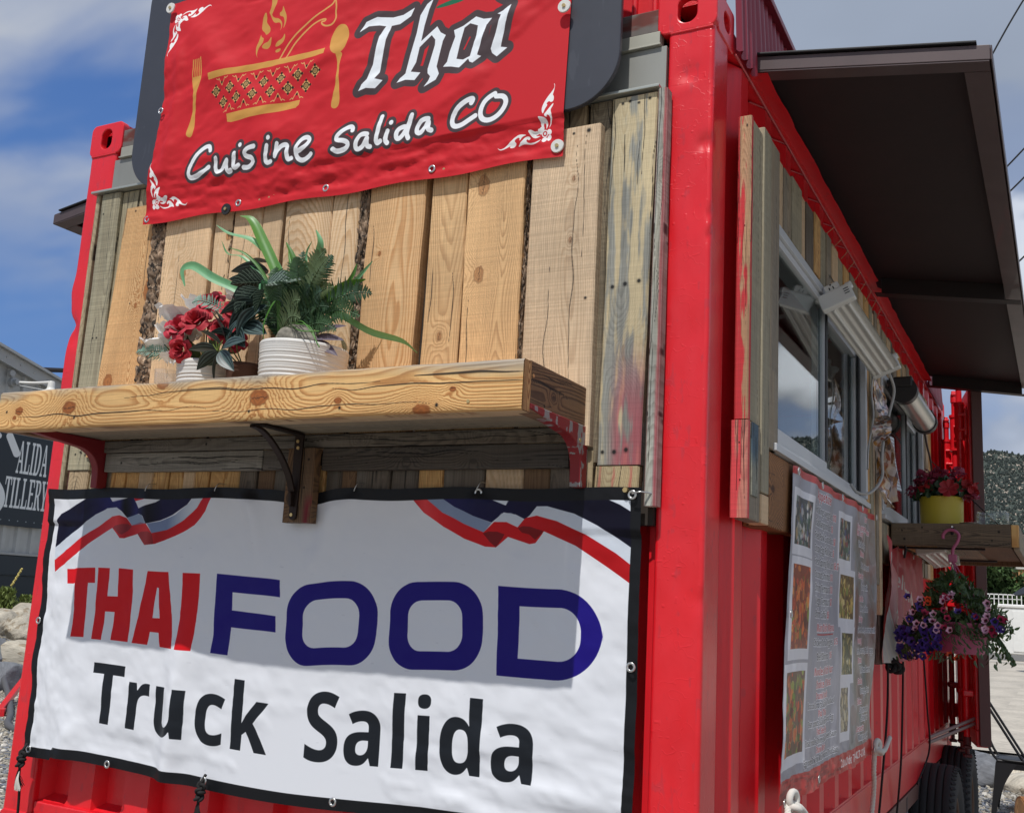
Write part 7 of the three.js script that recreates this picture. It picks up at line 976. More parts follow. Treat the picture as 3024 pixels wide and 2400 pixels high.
// ------------------------------------------------------------------ menu banner
{
  const food = (seed, cols, bg) => (c, x, y, w, h) => { c.save(); c.beginPath(); c.rect(x, y, w, h); c.clip(); c.fillStyle = bg; c.fillRect(x, y, w, h); const R = rng(seed); for (let i = 0; i < 150; i++) { c.fillStyle = cols[Math.floor(R() * cols.length)]; c.globalAlpha = 0.55 + R() * 0.45; const a = R() * 6.28, q = 4 + R() * 15; c.beginPath(); c.ellipse(x + R() * w, y + Math.pow(R(), 0.8) * h, q, q * (0.35 + R() * 0.9), a, 0, 7); c.fill(); if (R() < 0.3) { c.globalAlpha = 0.5; c.strokeStyle = 'rgba(255,235,200,0.7)'; c.lineWidth = 2; c.stroke(); } } c.restore(); c.globalAlpha = 1; };
  const W = 1560, H = 976; const t = canvasTex(2048, 1281, (c, w, h) => {
    const S = w / W; c.scale(S, S); c.fillStyle = '#a3a1aa'; c.fillRect(0, 0, W, H); const R = rng(601); for (let i = 0; i < 700; i++) { c.fillStyle = `rgba(${R() < 0.5 ? '235,232,238' : '110,108,118'},0.06)`; c.fillRect(R() * W, R() * H, 1 + R() * 5, 30 + R() * 200); }
    // blurred spices at the right
    for (let i = 0; i < 260; i++) { const x = 1080 + R() * 480, cols = ['#6d4a34', '#3d2c26', '#8c6a52', '#54624a', '#b5a79c', '#a04a30', '#d6cdc8', '#2c3a28', '#927d6a']; c.fillStyle = cols[Math.floor(R() * cols.length)]; c.globalAlpha = 0.16; c.beginPath(); c.ellipse(x, R() * H, 20 + R() * 60, 15 + R() * 70, R() * 3, 0, 7); c.fill(); } c.globalAlpha = 0.55; c.strokeStyle = '#d9d4d2'; c.lineWidth = 16; c.beginPath(); c.arc(1330, 560, 260, -0.6, 1.2); c.stroke(); c.globalAlpha = 1;
    c.fillStyle = '#c2322c'; c.fillRect(0, 0, W, 24); c.fillRect(0, 912, W, 70); c.fillStyle = '#9c2a26'; for (let i = 0; i < 40; i++) c.fillRect(R() * 900, 915 + R() * 50, 30 + R() * 60, 3 + R() * 8);
    const photo = (x, y, ww, hh, f) => { c.fillStyle = '#e3e1e6'; c.fillRect(x - 28, y - 24, ww + 56, hh + 56); f(c, x, y, ww, hh); };
    photo(52, 88, 230, 150, food(611, ['#3c5a48', '#7f8f86', '#c8c4be', '#8a3a32', '#4b5274', '#2a2f2c', '#a58a62', '#dcd8d2'], '#3c3a3c'));
    photo(58, 298, 228, 252, food(612, ['#d8521a', '#e8701e', '#b83a10', '#8a2410', '#e08a30', '#5a2410', '#7a8a20'], '#8a3410')); photo(34, 616, 246, 236, food(613, ['#d8501a', '#a83010', '#e0702a', '#6a4420', '#84a02c', '#582010', '#b8d04a', '#4a6a20'], '#6a4a34'));
    photo(762, 88, 212, 148, food(614, ['#4a6a50', '#7f8f86', '#c8c4be', '#a33a32', '#4b5274', '#2a2f2c', '#b59a62'], '#3c3a3c')); photo(812, 292, 250, 156, food(615, ['#a8843c', '#d8b45a', '#7a5a2a', '#e6d08a', '#54401e', '#8c9440'], '#6a5026')); photo(850, 500, 220, 146, food(616, ['#8a7a3c', '#c8b46a', '#5a5a2a', '#3c4a24', '#e0d8b0'], '#4a4426')); photo(858, 692, 150, 150, food(617, ['#7a6844', '#b8a070', '#8f8678', '#57503c', '#d4c8a8'], '#6f6656'));
    const tx = (s, x, y, sz, col, al = 'left', sq = 1) => { c.font = `bold ${sz}px sans-serif`; c.textAlign = al; c.save(); c.translate(x, y); c.scale(sq, 1); c.lineJoin = 'round'; c.strokeStyle = '#e9e7ec'; c.lineWidth = 5; c.strokeText(s, 0, 0); c.fillStyle = col; c.fillText(s, 0, 0); c.restore(); };
    const red = '#b8141c', blk = '#1c1c22'; tx('Appetizer', 480, 62, 44, red, 'center');
    [['Hot Wings veggs 8pcs', '$10'], ['Crab Rangoon 8pcs', '$8'], ['Fried Pork Gyoza 8pcs', '$8'], ['Crispy Egg Rolls 4pcs', '$6'], ['Fresh Spring Rolls 2pcs', '$6 $7'], ['Coconut Shrimps', '$10'], ['Shrimp Tempura', '$10'], ['Veggies Tempura', '$8'], ['Shrimp Sufka', '$6']].forEach(([a, b], i) => { tx(a, 342 + i * 4, 112 + i * 42.3, 36, blk, 'left', 0.80); tx(b, 352 + i * 4 + c.measureText(a).width * 0.80, 112 + i * 42.3, 36, red, 'left', 0.85); });
    tx('Main Dish Menu', 560, 494, 36, red, 'center'); c.fillStyle = red; c.fillRect(430, 501, 260, 4); tx('Chicken/Tofu/Veggies', 380, 540, 31, blk, 'left', 0.95); tx('$15', 716, 540, 31, red); tx('Beef/Shrimp', 430, 584, 31, blk); tx('$16', 640, 584, 31, red); tx('Noodles With Your', 560, 632, 34, red, 'center'); tx('Choice of Meat', 560, 672, 34, red, 'center');
    [['Drunk Noodle', 1], ['Broccoli Carrots Scallions Thai basil', 0], ['Pad Thai', 1], ['Bean sprouts Scallions Peanut Egg', 0], ['Pad See Ew', 1], ['Broad noodles Chinese kale Sweet Sauce', 0], ['Chow Mein', 1], ['Egg noodle Bok choy Mushrooms Thick Sauce', 0]].forEach(([s, k], i) => tx(s, 540, 706 + i * 27.5, k ? 29 : 27, k ? red : blk, 'center', 0.84));
    [['Curries', 1, 1290, 60], ['Rice served with all curries', 1, 1300, 98], ['Red Curry', 1, 1180, 122], ['Thai basil, Eggs', 0, 1240, 166], ['Masaman', 1, 1240, 202], ['Potato, Onion, Carrot', 0, 1330, 246], ['Green Curry', 1, 1230, 288], ['Coconut milk', 0, 1330, 330], ['Fried Rice', 1, 1260, 376], ['Onion, Scallion', 0, 1310, 414], ['Stir fry', 1, 1250, 456], ['Green bean, coconut milk', 0, 1350, 496], ['Panang', 1, 1240, 538], ['Onion, carrot, Bell pepper', 0, 1330, 576], ['Drinks', 1, 1250, 612], ['Thai tea lemon', 0, 1330, 648], ['Sodas', 1, 1250, 690], ['Orange, Coke', 0, 1320, 726], ['Sides', 1, 1230, 764], ['Steamed rice', 0, 1310, 796], ['Sticky rice', 0, 1310, 826], ['Desserts', 1, 1240, 862], ['Mango sticky rice', 0, 1320, 894]].forEach(([s, k, x, y]) => tx(s, x, y, 30, k ? red : blk, 'center', 0.82));
    c.font = 'bold 38px sans-serif'; c.textAlign = 'left'; c.fillStyle = '#f0e6e4'; c.fillText('Call to Order 719-427-2782', 868, 958);
  });
  const b = thing('menu_banner', 'grey printed menu banner with food photos on the container side under the first window', 'banner');
  const sh = grid(140, 90, (u, v) => { const z0 = lerp(-0.675, -0.515, v), z1 = lerp(-2.236, -2.105, v), w = (fbm(u * 14, v * 5, 4, 43) - 0.5) * 0.016 * (0.4 + v) + 0.006 * Math.sin(u * 40 + v * 3) * sstep(0.2, 0.0, v) + 0.010 * Math.sin(u * 18 + v * 6) * sstep(0.6, 1, u) ; return [0.062 + w + (v > 0.9 ? (fbm(u * 40, v * 60, 3, 47) - 0.5) * 0.012 : 0), lerp(2.046 + 0.003 * Math.sin(u * 12), lerp(1.072, 1.058, u) + 0.004 * Math.sin(u * 16), v), lerp(z0, z1, u)]; }, (u, v) => [u, 1 - v]);
  mesh('sheet', sh, phys({ map: t, roughness: 0.42, clearcoat: 0.10, clearcoatRoughness: 0.3, side: THREE.DoubleSide }), b);
  const ey = (y, z) => { const m = mesh('eyelet', ringGeo(0.006, 0.013, 0.6).rotateY(Math.PI / 2), galv, b); m.position.set(0.073, y, z); }; [[2.03, -0.70], [2.03, -1.06], [2.03, -1.42], [2.035, -1.85], [2.03, -2.20], [1.085, -0.54], [1.095, -1.0], [1.08, -2.09], [1.6, -0.61]].forEach(([y, z]) => ey(y, z));
  // ropes
  const rope = (name, label, p, kn, r) => { const o = thing(name, label, 'rope'); const c = new THREE.CatmullRomCurve3(p.map((q) => V(...q))), g = [], len = c.getLength(); for (let k = 0; k < 3; k++) { const q = []; const n = 90; for (let i = 0; i <= n; i++) { const tt = i / n, pt = c.getPoint(tt), a = tt * len / 0.035 * 6.28 / 1.6 + k * 2.094; q.push(V(pt.x + Math.cos(a) * r * 0.45, pt.y, pt.z + Math.sin(a) * r * 0.45)); } g.push(new THREE.TubeGeometry(new THREE.CatmullRomCurve3(q), 160, r * 0.62, 6)); } mesh('strands', merge(g), whiteRope, o); const K = []; K.push(new THREE.TorusGeometry(0.020, r * 1.05, 10, 22).rotateY(1.3).translate(kn[0] + 0.005, kn[1] + 0.010, kn[2]), new THREE.TorusGeometry(0.015, r * 1.05, 10, 22).rotateX(1.1).translate(kn[0] + 0.008, kn[1] - 0.014, kn[2] + 0.004), tube([[kn[0], kn[1], kn[2]], [kn[0] + 0.02, kn[1] - 0.012, kn[2] - 0.02], [kn[0] + kn[3], kn[1] + kn[4], kn[2] + kn[5]]], r, 14, 8)); mesh('knot', merge(K), whiteRope, o); return o; };
  rope('white_rope', 'knotted white rope at the lower left corner of the menu banner', [[0.075, 1.09, -0.56], [0.085, 1.05, -0.52], [0.08, 0.98, -0.47], [0.06, 0.88, -0.44], [0.03, 0.70, -0.42]], [0.085, 1.085, -0.565, 0.03, -0.045, -0.07], 0.0095); rope('white_rope', 'knotted white rope hanging from the lower right corner of the menu banner', [[0.07, 1.08, -2.115], [0.06, 1.0, -2.15], [0.045, 0.90, -2.24], [0.03, 0.80, -2.27], [0.02, 0.66, -2.22]], [0.075, 1.085, -2.12, 0.03, 0.03, -0.16], 0.010);
}
// ------------------------------------------------------------------ folded red banner beyond the menu
{
  const b = thing('striped_banner', 'creased red banner with pale stripes hanging behind the flower basket', 'banner');
  const t = canvasTex(1024, 512, (c, w, h) => { c.fillStyle = '#a8222e'; c.fillRect(0, 0, w, h); const g = c.createLinearGradient(0, 0, 360, 120); g.addColorStop(0, '#c4444a'); g.addColorStop(0.35, '#d98f8a'); g.addColorStop(0.7, '#c8706c'); g.addColorStop(1, '#a8222e'); c.fillStyle = g; c.beginPath(); c.moveTo(0, 0); c.lineTo(120, 0); c.lineTo(420, h); c.lineTo(0, h); c.fill(); c.fillStyle = '#cfc8c2'; c.beginPath(); c.moveTo(20, 60); c.lineTo(60, 40); c.lineTo(110, h); c.lineTo(10, h); c.fill(); c.fillStyle = '#5a646e'; c.beginPath(); c.moveTo(10, 120); c.lineTo(70, 30); c.lineTo(84, 50); c.lineTo(30, 170); c.fill(); c.strokeStyle = '#d8d0c4'; c.lineWidth = 9; for (let i = 0; i < 4; i++) { c.beginPath(); c.moveTo(30 + i * 18, 220); c.lineTo(40 + i * 26, h); c.stroke(); } c.fillStyle = '#b9a79e'; c.font = 'bold 92px sans-serif'; c.save(); c.translate(190, 150); c.rotate(0.28); c.fillText('Welcome', 0, 0); c.restore(); c.fillStyle = '#d9d2c6'; c.font = 'bold 80px sans-serif'; c.fillText('12-8', 130, 330); c.strokeStyle = '#d8c9bd'; c.lineWidth = 12; c.beginPath(); c.moveTo(640, 60); c.bezierCurveTo(600, 140, 700, 200, 660, 300); c.stroke(); });
  mesh('sheet', grid(120, 50, (u, v) => { const s = sstep(0, 0.12, u); return [0.066 + 0.028 * Math.sin(u * 34 + v * 5) * (1 - u) * (0.4 + v * 0.6) + (fbm(u * 18, v * 6, 3, 53) - 0.5) * 0.012, lerp(1.985 - 0.05 * Math.sin(clamp(u * 4.5) * Math.PI) * 0.6 - 0.03 * s, 1.41, v), -2.545 - u * 1.36 + v * 0.02]; }, (u, v) => [u, 1 - v]), phys({ map: t, roughness: 0.45, clearcoat: 0.15, side: THREE.DoubleSide }), b);
  mesh('tie', tube([[0.09, 1.975, -2.80], [0.11, 1.95, -2.83], [0.10, 1.90, -2.86]], 0.006, 10, 6), black, b); for (const z of [-2.9, -3.3, -3.7]) { const m = mesh('eyelet', ringGeo(0.006, 0.013, 0.6).rotateY(Math.PI / 2), galv, b); m.position.set(0.09, 1.93, z); }
  const lower = thing('wood_board', 'short weathered board against the red side below the striped banner', 'board'); { const g = bx(0.005, 1.40, -2.72, 0.03, 1.66, -2.545, 0.003); mesh('plank', g, oldMat[4], lower); }
  const cord = (label, p) => { const o = mesh(numbered('tie_down_cord'), tube(p, 0.005, 40, 6), blackCord); o.userData = { label, category: 'cord', group: 'black tie down cords on the container side' }; };
  cord('black cord from the left lower corner of the striped banner down to the trailer frame', [[0.06, 1.41, -2.575], [0.055, 1.2, -2.57], [0.03, 0.87, -2.545], [0.01, 0.62, -2.50]]); cord('black cord hanging beneath the flower basket in front of the red ribs', [[0.05, 1.45, -3.16], [0.045, 1.2, -3.15], [0.03, 0.9, -3.17], [0.0, 0.60, -3.18]]); cord('grey brown cord nearest the far container corner', [[0.06, 1.42, -3.92], [0.05, 1.1, -4.15], [0.03, 0.86, -4.40], [0.0, 0.70, -4.05]]);
  const kn = thing('cord_knot', 'black knotted cord bundle at the lower left corner of the striped banner', 'knot'); mesh('loop', merge([new THREE.TorusKnotGeometry(0.020, 0.009, 60, 8, 2, 3).translate(0.075, 1.40, -2.60), new THREE.TorusKnotGeometry(0.016, 0.008, 50, 8, 3, 2).translate(0.09, 1.385, -2.66)]), blackCord, kn);
}
// ------------------------------------------------------------------ right serving shelf and what stands on it
{
  const s = thing('serving_shelf', 'weathered brown plank serving shelf on the container side', 'shelf'); const z0 = -2.775, z1 = -4.15;
  const t = woodTex(0.105, 0.52, 640, { base: [126, 100, 72], dark: [64, 48, 34], seed: 701, weather: 0.45, grey: [112, 100, 86], cracks: 8, contrast: 0.85, nails: [[0.03, 0.06, 0.004], [0.07, 0.05, 0.003], [0.07, 0.47, 0.004], [0.085, 0.14, 0.003], [0.03, 0.44, 0.003]] });
  const g = bx(0.052, 1.954, z0 - 0.04, 0.572, 2.060, z0, 0.005, 2); { const p = g.attributes.position, uv = g.attributes.uv; for (let i = 0; i < p.count; i++) uv.setXY(i, (p.getY(i) - 1.954) / 0.106, (p.getX(i) - 0.052) / 0.52); } mesh('end_board', g, woodMat(t), s); mesh('end_grain', bx(0.5725, 1.958, z0 - 0.04, 0.604, 2.058, z0 - 0.002, 0.003), woodMat(woodTex(0.1, 0.1, 500, { ...AMBER, seed: 702, cracks: 3 })), s);
  const lb = (name, x0, x1, y0, y1, k) => { const q = bx(x0, y0, z1, x1, y1, z0 - 0.042, 0.004, 1); const p = q.attributes.position, uv = q.attributes.uv, n = q.attributes.normal; for (let i = 0; i < p.count; i++) uv.setXY(i, (Math.abs(n.getX(i)) > 0.6 ? p.getY(i) : p.getX(i)) + k * 0.3, p.getZ(i) * 0.8 + k); return mesh(name, q, oldMat[k], s); };
  lb('side_board', 0.578, 0.606, 1.945, 2.06, 0); for (let i = 0; i < 4; i++) lb('top_board', 0.055 + i * 0.13, 0.183 + i * 0.13, 2.030, 2.056, [2, 0, 5, 3][i]); for (let i = 0; i < 3; i++) lb('bottom_board', 0.07 + i * 0.165, 0.233 + i * 0.165, 1.966, 1.99, [2, 0, 1][i]); mesh('far_board', bx(0.052, 1.94, z1 - 0.04, 0.606, 2.06, z1 - 0.001, 0.004), oldMat[1], s);
  for (const z of [-2.985, -3.985]) mesh('bracket', merge([bx(0.045, 1.65, z - 0.015, 0.055, 1.962, z + 0.015, 0.002), bx(0.055, 1.952, z - 0.015, 0.45, 1.962, z + 0.015, 0.002)]), steelDark, s);
  // yellow pot of red flowers
  const y = thing('yellow_planter', 'yellow cylinder pot of red flowers on the serving shelf', 'potted plant'); const cx = 0.262, cz = -2.965, yb = 2.0565; mesh('pot', new THREE.LatheGeometry([[0, 0], [0.093, 0], [0.098, 0.004], [0.100, 0.14], [0.0995, 0.145], [0.093, 0.145], [0.091, 0.135], [0.089, 0.02], [0, 0.02]].map((p) => new THREE.Vector2(...p)), 48).translate(cx, yb, cz), phys({ color: lin(0.52, 0.40, 0.028), roughness: 0.5, clearcoat: 0.1 }), y); mesh('soil', new THREE.CylinderGeometry(0.09, 0.09, 0.01, 24).translate(cx, yb + 0.125, cz), soil, y);
  const R = rng(81), lf = leafGeo([0, 0, 0], [0, 1, 0.1], 1, 0.9, 0.2, 0.1), G = []; for (let i = 0; i < 240; i++) { const a = R() * 6.28, t2 = R(), rr = 0.13 * Math.sqrt(R()) * (1 - t2 * 0.35), q = lf.clone(), sc = 0.026 + R() * 0.018; q.scale(sc, sc, sc); q.rotateX((R() - 0.3) * 1.8); q.rotateY(R() * 6.28); q.translate(cx + Math.cos(a) * rr, yb + 0.125 + t2 * 0.095, cz + Math.sin(a) * rr); G.push(q); } mesh('foliage', merge(G), LM(lin(0.032, 0.07, 0.022), 0.55), y);
  const flower = (r, n, cup, wav) => { const gs = []; for (let i = 0; i < n; i++) { const a0 = i / n * 6.283; gs.push(grid(5, 6, (u, v) => { const k = (u - 0.5) * 2, a = a0 + k * (3.1416 / n) * 1.12 * Math.pow(Math.sin(Math.PI * clamp(0.12 + 0.70 * v)), 0.6), rr = r * v * (1 - 0.10 * k * k); return [Math.cos(a) * rr, cup * v * v * r + wav * r * Math.sin(k * 3 + i) * v, Math.sin(a) * rr]; })); } return merge(gs); };
  const redF = LM(lin(0.42, 0.012, 0.018), 0.6), pinkF = LM(lin(0.36, 0.035, 0.085), 0.6), fg = flower(0.048, 6, 0.25, 0.10), cl = (seed) => { const Q = rng(seed), gs = []; const sm = flower(0.019, 5, 0.2, 0.08); for (let i = 0; i < 20; i++) { const q = sm.clone(), a = Q() * 6.28, u = Q() * 2 - 0.8; q.rotateX(Q() * 3); q.rotateY(Q() * 6); q.translate(Math.cos(a) * 0.032 * Math.sqrt(Math.max(0.05, 1 - u * u * 0.7)), u * 0.026, Math.sin(a) * 0.032); gs.push(q); } return merge(gs); }, cg = [cl(1), cl(2)];
  const fl = mesh('flower', fg, redF, y); fl.position.set(cx + 0.045, yb + 0.175, cz + 0.115); fl.rotation.set(1.25, 0.3, 0);
  [[-0.085, 0.235, 0.02, 1], [-0.03, 0.25, 0.03, 1], [0.03, 0.245, 0.0, 1], [0.08, 0.265, -0.01, 0.8], [-0.13, 0.165, 0.04, 0.8], [0.125, 0.18, 0.05, 1.0], [0.135, 0.155, 0.03, 0.9], [-0.06, 0.19, 0.08, 0.8], [-0.05, 0.225, 0.05, 0.9]].forEach(([x, h, z, sc], i) => { const m = mesh('flower', cg[i % 2], i === 7 || i === 5 ? redF : pinkF, y); m.position.set(cx + x, yb + h, cz + z); m.scale.setScalar(sc); m.rotation.y = i; });
  mesh('stem', merge([[-0.085, 0.225], [0.03, 0.235], [0.08, 0.255], [-0.03, 0.24]].map(([x, h]) => rod(V(cx + x * 0.4, yb + 0.12, cz), V(cx + x, yb + h, cz), 0.002, 5))), LM(lin(0.08, 0.13, 0.04)), y);
  // glass jar, small plate
  const j = thing('glass_jar', 'clear round glass jar at the outer end of the serving shelf', 'jar'); mesh('jar', new THREE.LatheGeometry([[0, 0.004], [0.062, 0.004], [0.070, 0.01], [0.072, 0.055], [0.068, 0.064], [0.066, 0.068], [0.070, 0.071], [0.066, 0.073], [0.062, 0.068], [0.066, 0.055], [0.066, 0.012], [0, 0.010]].map((p) => new THREE.Vector2(...p)), 48).translate(0.492, 2.0565, -2.90), phys({ color: lin(0.92, 0.95, 0.95), roughness: 0.03, transmission: 1, thickness: 0, ior: 1.5, side: THREE.DoubleSide }), j);
  const pl = thing('metal_dish', 'small shiny dish beside the yellow pot on the serving shelf', 'dish'); mesh('dish', new THREE.LatheGeometry([[0, 0], [0.03, 0], [0.05, 0.014], [0.052, 0.015], [0.048, 0.016], [0.03, 0.004], [0, 0.003]].map((p) => new THREE.Vector2(...p)), 32).translate(0.395, 2.0565, -2.88), galv, pl);
  // stay wire with a turnbuckle down to the shelf end
  const w = thing('stay_wire', 'thin stay wire with a turnbuckle from the container wall to the serving shelf end', 'wire'); mesh('wire', rod(V(0.05, 2.62, -4.55), V(0.520, 2.06, -2.84), 0.0035, 6), steelDark, w); mesh('turnbuckle', rod(V(0.466, 2.124, -3.035), V(0.499, 2.085, -2.915), 0.0065, 8), std({ color: lin(0.6, 0.58, 0.52), roughness: 0.5 }), w);
}
// ------------------------------------------------------------------ hanging basket
{
  const b = thing('hanging_basket', 'pink hanging basket overflowing with purple and pink petunias under the serving shelf', 'hanging basket'); const cx = 0.335, cz = -2.655, pink = phys({ color: lin(0.42, 0.085, 0.17), roughness: 0.45, clearcoat: 0.1 });
  mesh('pot', new THREE.LatheGeometry([[0, 0], [0.086, 0], [0.092, 0.006], [0.118, 0.125], [0.124, 0.127], [0.125, 0.137], [0.117, 0.137], [0.112, 0.12], [0, 0.11]].map((p) => new THREE.Vector2(...p)), 40).translate(cx + 0.028, 1.470, cz), pink, b);
  const hk = thing('basket_hook', 'pink plastic hook holding the flower basket on a nail in the serving shelf', 'hook'); mesh('hook', tube([[cx - 0.048, 1.985, cz - 0.08], [cx - 0.046, 2.005, cz - 0.08], [cx - 0.028, 2.024, cz - 0.08], [cx, 2.024, cz - 0.078], [cx + 0.02, 2.004, cz - 0.076], [cx + 0.014, 1.970, cz - 0.072], [cx - 0.004, 1.94, cz - 0.068], [cx - 0.008, 1.90, cz - 0.064]], 0.0075, 40, 8), pink, hk); mesh('plate', bx(cx - 0.026, 1.876, cz - 0.072, cx + 0.012, 1.914, cz - 0.058, 0.006, 2), pink, hk); mesh('nail_loop', merge([tube([[cx - 0.012, 2.042, -2.77], [cx - 0.013, 2.03, -2.752], [cx - 0.012, 2.005, -2.742]], 0.003, 8, 6), tube([[cx - 0.004, 2.042, -2.77], [cx - 0.004, 2.03, -2.752], [cx - 0.006, 2.005, -2.742]], 0.003, 8, 6)]), black, hk); mesh('nail', rod(V(cx - 0.010, 2.044, -2.775), V(cx - 0.010, 2.044, -2.762), 0.0045, 10), galv, hk);
  for (const [x, z] of [[-0.115, 0.0], [0.06, 0.1], [0.15, -0.02], [0.0, -0.1]]) mesh('strap', rod(V(cx - 0.006, 1.885, cz - 0.064), V(cx + 0.028 + x * 0.8, 1.605, cz + z), 0.0028, 6), pink, b);
  const R = rng(91), lf = leafGeo([0, 0, 0], [0, 1, 0.15], 1, 0.5, 0.25, 0.2), G = []; const blob = () => { for (;;) { const a = R() * 6.28, u = R() * 2 - 1, q = Math.pow(R(), 0.45); const x = Math.cos(a) * Math.sqrt(1 - u * u) * q, y = u * q, z = Math.sin(a) * Math.sqrt(1 - u * u) * q; return [cx + x * 0.235 + (y < 0 ? 0.02 * x : 0), 1.635 + y * 0.125 + 0.07 * Math.exp(-((x + 0.05) * (x + 0.05)) * 6) * (y > 0 ? 1 : 0) - 0.05 * Math.pow(Math.abs(x), 2) + (x < -0.4 ? -0.04 : 0), cz + z * 0.19]; } };
  for (let i = 0; i < 2300; i++) { const [x, y, z] = blob(), q = lf.clone(), s = 0.020 + R() * 0.020; q.scale(s, s, s); q.rotateX(R() * 3 - 1); q.rotateY(R() * 6.28); q.rotateZ(R() * 2 - 1); q.translate(x, y, z); G.push(q); } for (let i = 0; i < 520; i++) { const a = R() * 6.28, L = Math.pow(R(), 1.4), q = lf.clone(), s = 0.018 + R() * 0.018; q.scale(s, s, s); q.rotateX(2.2 + R()); q.rotateY(a); q.translate(cx + Math.cos(a) * (0.15 + 0.10 * L), 1.60 - L * 0.16, cz + Math.sin(a) * (0.12 + 0.08 * L)); G.push(q); }
  mesh('foliage', merge(G), LM(lin(0.062, 0.115, 0.03), 0.55), b);
  const pet = (() => { const gs = []; gs.push(grid(30, 5, (u, v) => { const a = u * 6.2832, rr = 0.006 + v * v * 0.0135 * (1 + 0.16 * Math.cos(a * 5)), y = -0.022 * (1 - v) + 0.003 * Math.cos(a * 5 + 0.4) * v; return [Math.cos(a) * rr, y, Math.sin(a) * rr]; }, (u, v) => [u, v])); return gs[0]; })();
  const pm = (inner, outer) => phys({ map: tex(4, 64, (x, y) => { const k = sstep(26, 40, y); return [lerp(inner[0], outer[0], k), lerp(inner[1], outer[1], k), lerp(inner[2], outer[2], k)]; }, true, false), roughness: 0.6, side: THREE.DoubleSide, transmission: 0.12, thickness: 0 }); const P = pm([30, 14, 48], [86, 58, 150]), K = pm([110, 22, 58], [236, 190, 212]), M = pm([88, 10, 40], [186, 40, 84]), O = pm([90, 30, 10], [226, 84, 34]);
  const put = (x, y, z, m, s) => { const f = mesh('flower', pet, m, b); f.position.set(x, y, z); f.scale.setScalar(s); f.rotation.set(1.25 + (R() - 0.5) * 0.7, (R() - 0.5) * 1.0, (R() - 0.5) * 0.9); };
  const Z = (x, y) => cz + 0.185 * Math.sqrt(Math.max(0.05, 1 - ((x - cx) / 0.26) ** 2 - ((y - 1.63) / 0.2) ** 2 * 0.6));
  for (let i = 0; i < 44; i++) { const x = cx - 0.235 + Math.pow(R(), 1.2) * 0.19, y = 1.59 - R() * 0.15 + (x > cx - 0.1 ? 0.03 : 0); put(x, y, Z(x, y) + 0.006, P, 0.78 + R() * 0.28); } for (let i = 0; i < 9; i++) { const x = cx - 0.20 + R() * 0.42, y = 1.60 + R() * 0.14 - Math.abs(x - cx) * 0.1; put(x, y, Z(x, y) + 0.01, P, 0.68 + R() * 0.2); }
  for (let i = 0; i < 20; i++) { const x = cx - 0.18 + R() * 0.40, y = 1.57 + R() * 0.17 - Math.abs(x - cx) * 0.15; put(x, y, Z(x, y) + 0.012, K, 0.66 + R() * 0.2); } for (let i = 0; i < 11; i++) { const x = cx - 0.14 + Math.pow(R(), 0.6) * 0.37, y = 1.58 + R() * 0.14 - Math.abs(x - cx) * 0.12; put(x, y, Z(x, y) + 0.01, M, 0.66 + R() * 0.25); } for (const [x, y] of [[-0.09, 1.70], [-0.09, 1.685], [0.02, 1.455], [-0.01, 1.47]]) put(cx + x, y, cz + 0.18, O, 0.7);
}
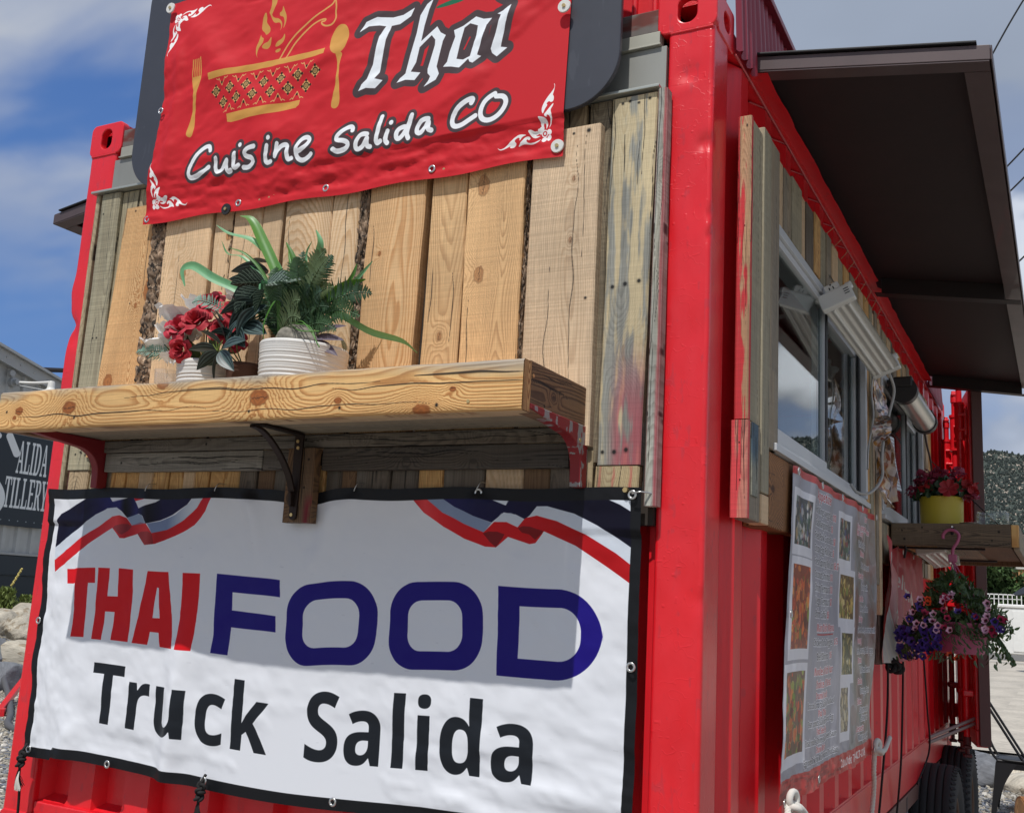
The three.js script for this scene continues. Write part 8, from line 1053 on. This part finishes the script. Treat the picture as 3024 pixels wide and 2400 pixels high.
// ------------------------------------------------------------------ black metal chair and log, bottom right
{
  const c = thing('metal_chair', 'black sheet metal chair on the gravel behind the trailer wheels', 'chair'); const m = std({ color: lin(0.018, 0.018, 0.019), roughness: 0.42, metalness: 0.4 }); const x0 = 0.195, x1 = 0.56, z0 = -7.86, z1 = -8.24, h = 0.455;
  const seat = new RoundedBoxGeometry(x1 - x0, 0.03, z0 - z1, 4, 0.014); seat.translate((x0 + x1) / 2, h, (z0 + z1) / 2); const rim = tube([[x0 + 0.05, h + 0.012, z0 - 0.01], [x1 - 0.05, h + 0.012, z0 - 0.01], [x1 - 0.01, h + 0.012, z0 - 0.05], [x1 - 0.01, h + 0.012, z1 + 0.05], [x1 - 0.05, h + 0.012, z1 + 0.01], [x0 + 0.05, h + 0.012, z1 + 0.01], [x0 + 0.01, h + 0.012, z1 + 0.05], [x0 + 0.01, h + 0.012, z0 - 0.05]], 0.010, 80, 8, true); mesh('seat', merge([seat, rim]), m, c);
  // legs: flared, folded sheet, wide at the seat, with an arched apron between
  const legG = (sx, sz) => { const X = sx ? x1 : x0, Zz = sz ? z1 : z0, ox = sx ? 1 : -1, oz = sz ? -1 : 1; return merge([grid(4, 12, (u, v) => { const w = 0.125 * Math.pow(1 - v, 2.2) + 0.042; return [X - ox * u * w + ox * 0.05 * v, h - 0.012 - v * (h - 0.012), Zz + oz * 0.05 * v + oz * 0.004]; }), grid(4, 12, (u, v) => { const w = 0.125 * Math.pow(1 - v, 2.2) + 0.042; return [X + ox * 0.05 * v + ox * 0.004, h - 0.012 - v * (h - 0.012), Zz - oz * u * w + oz * 0.05 * v]; })]); }; const md = m.clone(); md.side = THREE.DoubleSide; for (const a of [0, 1]) for (const q of [0, 1]) mesh('leg', legG(a, q), md, c);
  mesh('apron', merge([bx(x0 + 0.01, h - 0.06, z0 - 0.002, x1 - 0.01, h - 0.01, z0 + 0.002, 0), bx(x0 + 0.01, h - 0.06, z1 - 0.002, x1 - 0.01, h - 0.01, z1 + 0.002, 0), bx(x0 - 0.002, h - 0.06, z1 + 0.01, x0 + 0.002, h - 0.01, z0 - 0.01, 0)]), m, c);
  for (const z of [z0 - 0.02, z1 + 0.02]) { mesh('back_upright', tube([[x0 + 0.02, h, z], [x0 - 0.02, h + 0.04, z], [x0 - 0.065, h + 0.14, z], [x0 - 0.11, h + 0.42, z - 0.01], [x0 - 0.13, h + 0.60, (z0 + z1) / 2]], 0.011, 30, 8), m, c); mesh('back_brace', rod(V(x1 - 0.12, h - 0.035, z + (z > -8 ? 0.025 : 0)), V(x0 - 0.12, h + 0.56, z), 0.0115, 8), m, c); mesh('bolt', new THREE.SphereGeometry(0.012, 10, 8).translate(x1 - 0.105, h - 0.045, z + 0.03), galv, c); }
  mesh('back_splat', grid(6, 10, (u, v) => [x0 - 0.05 - v * 0.07, h + 0.1 + v * 0.48, lerp(z0 - 0.13, z1 + 0.13, u)]), md, c);
  const l = thing('log', 'cut brown log lying on the gravel at the bottom right corner', 'log'); const lg = new THREE.CylinderGeometry(0.13, 0.13, 0.7, 28, 6); { const p = lg.attributes.position; for (let i = 0; i < p.count; i++) { const f = 0.93 + 0.14 * vn(p.getX(i) * 18, p.getZ(i) * 18 + p.getY(i) * 4, 5); p.setX(i, p.getX(i) * f); p.setZ(i, p.getZ(i) * f); } } lg.computeVertexNormals(); lg.rotateZ(Math.PI / 2); lg.rotateY(0.4); lg.translate(0.72, 0.125, -7.45); mesh('trunk', lg, woodMat(woodTex(0.4, 0.7, 300, { base: [150, 98, 52], dark: [92, 54, 26], seed: 801, cracks: 8 })), l); mesh('cut_face', new THREE.CylinderGeometry(0.116, 0.116, 0.004, 28).rotateZ(Math.PI / 2).rotateY(0.4).translate(0.72 - 0.352 * Math.cos(0.4), 0.125, -7.45 + 0.352 * Math.sin(0.4)), endGrain, l);
}
for (const t of THINGS) rebase(t);
for (const m of scene.children) if (m.isMesh) m.castShadow = m.receiveShadow = true;
renderer.render(scene, camera);
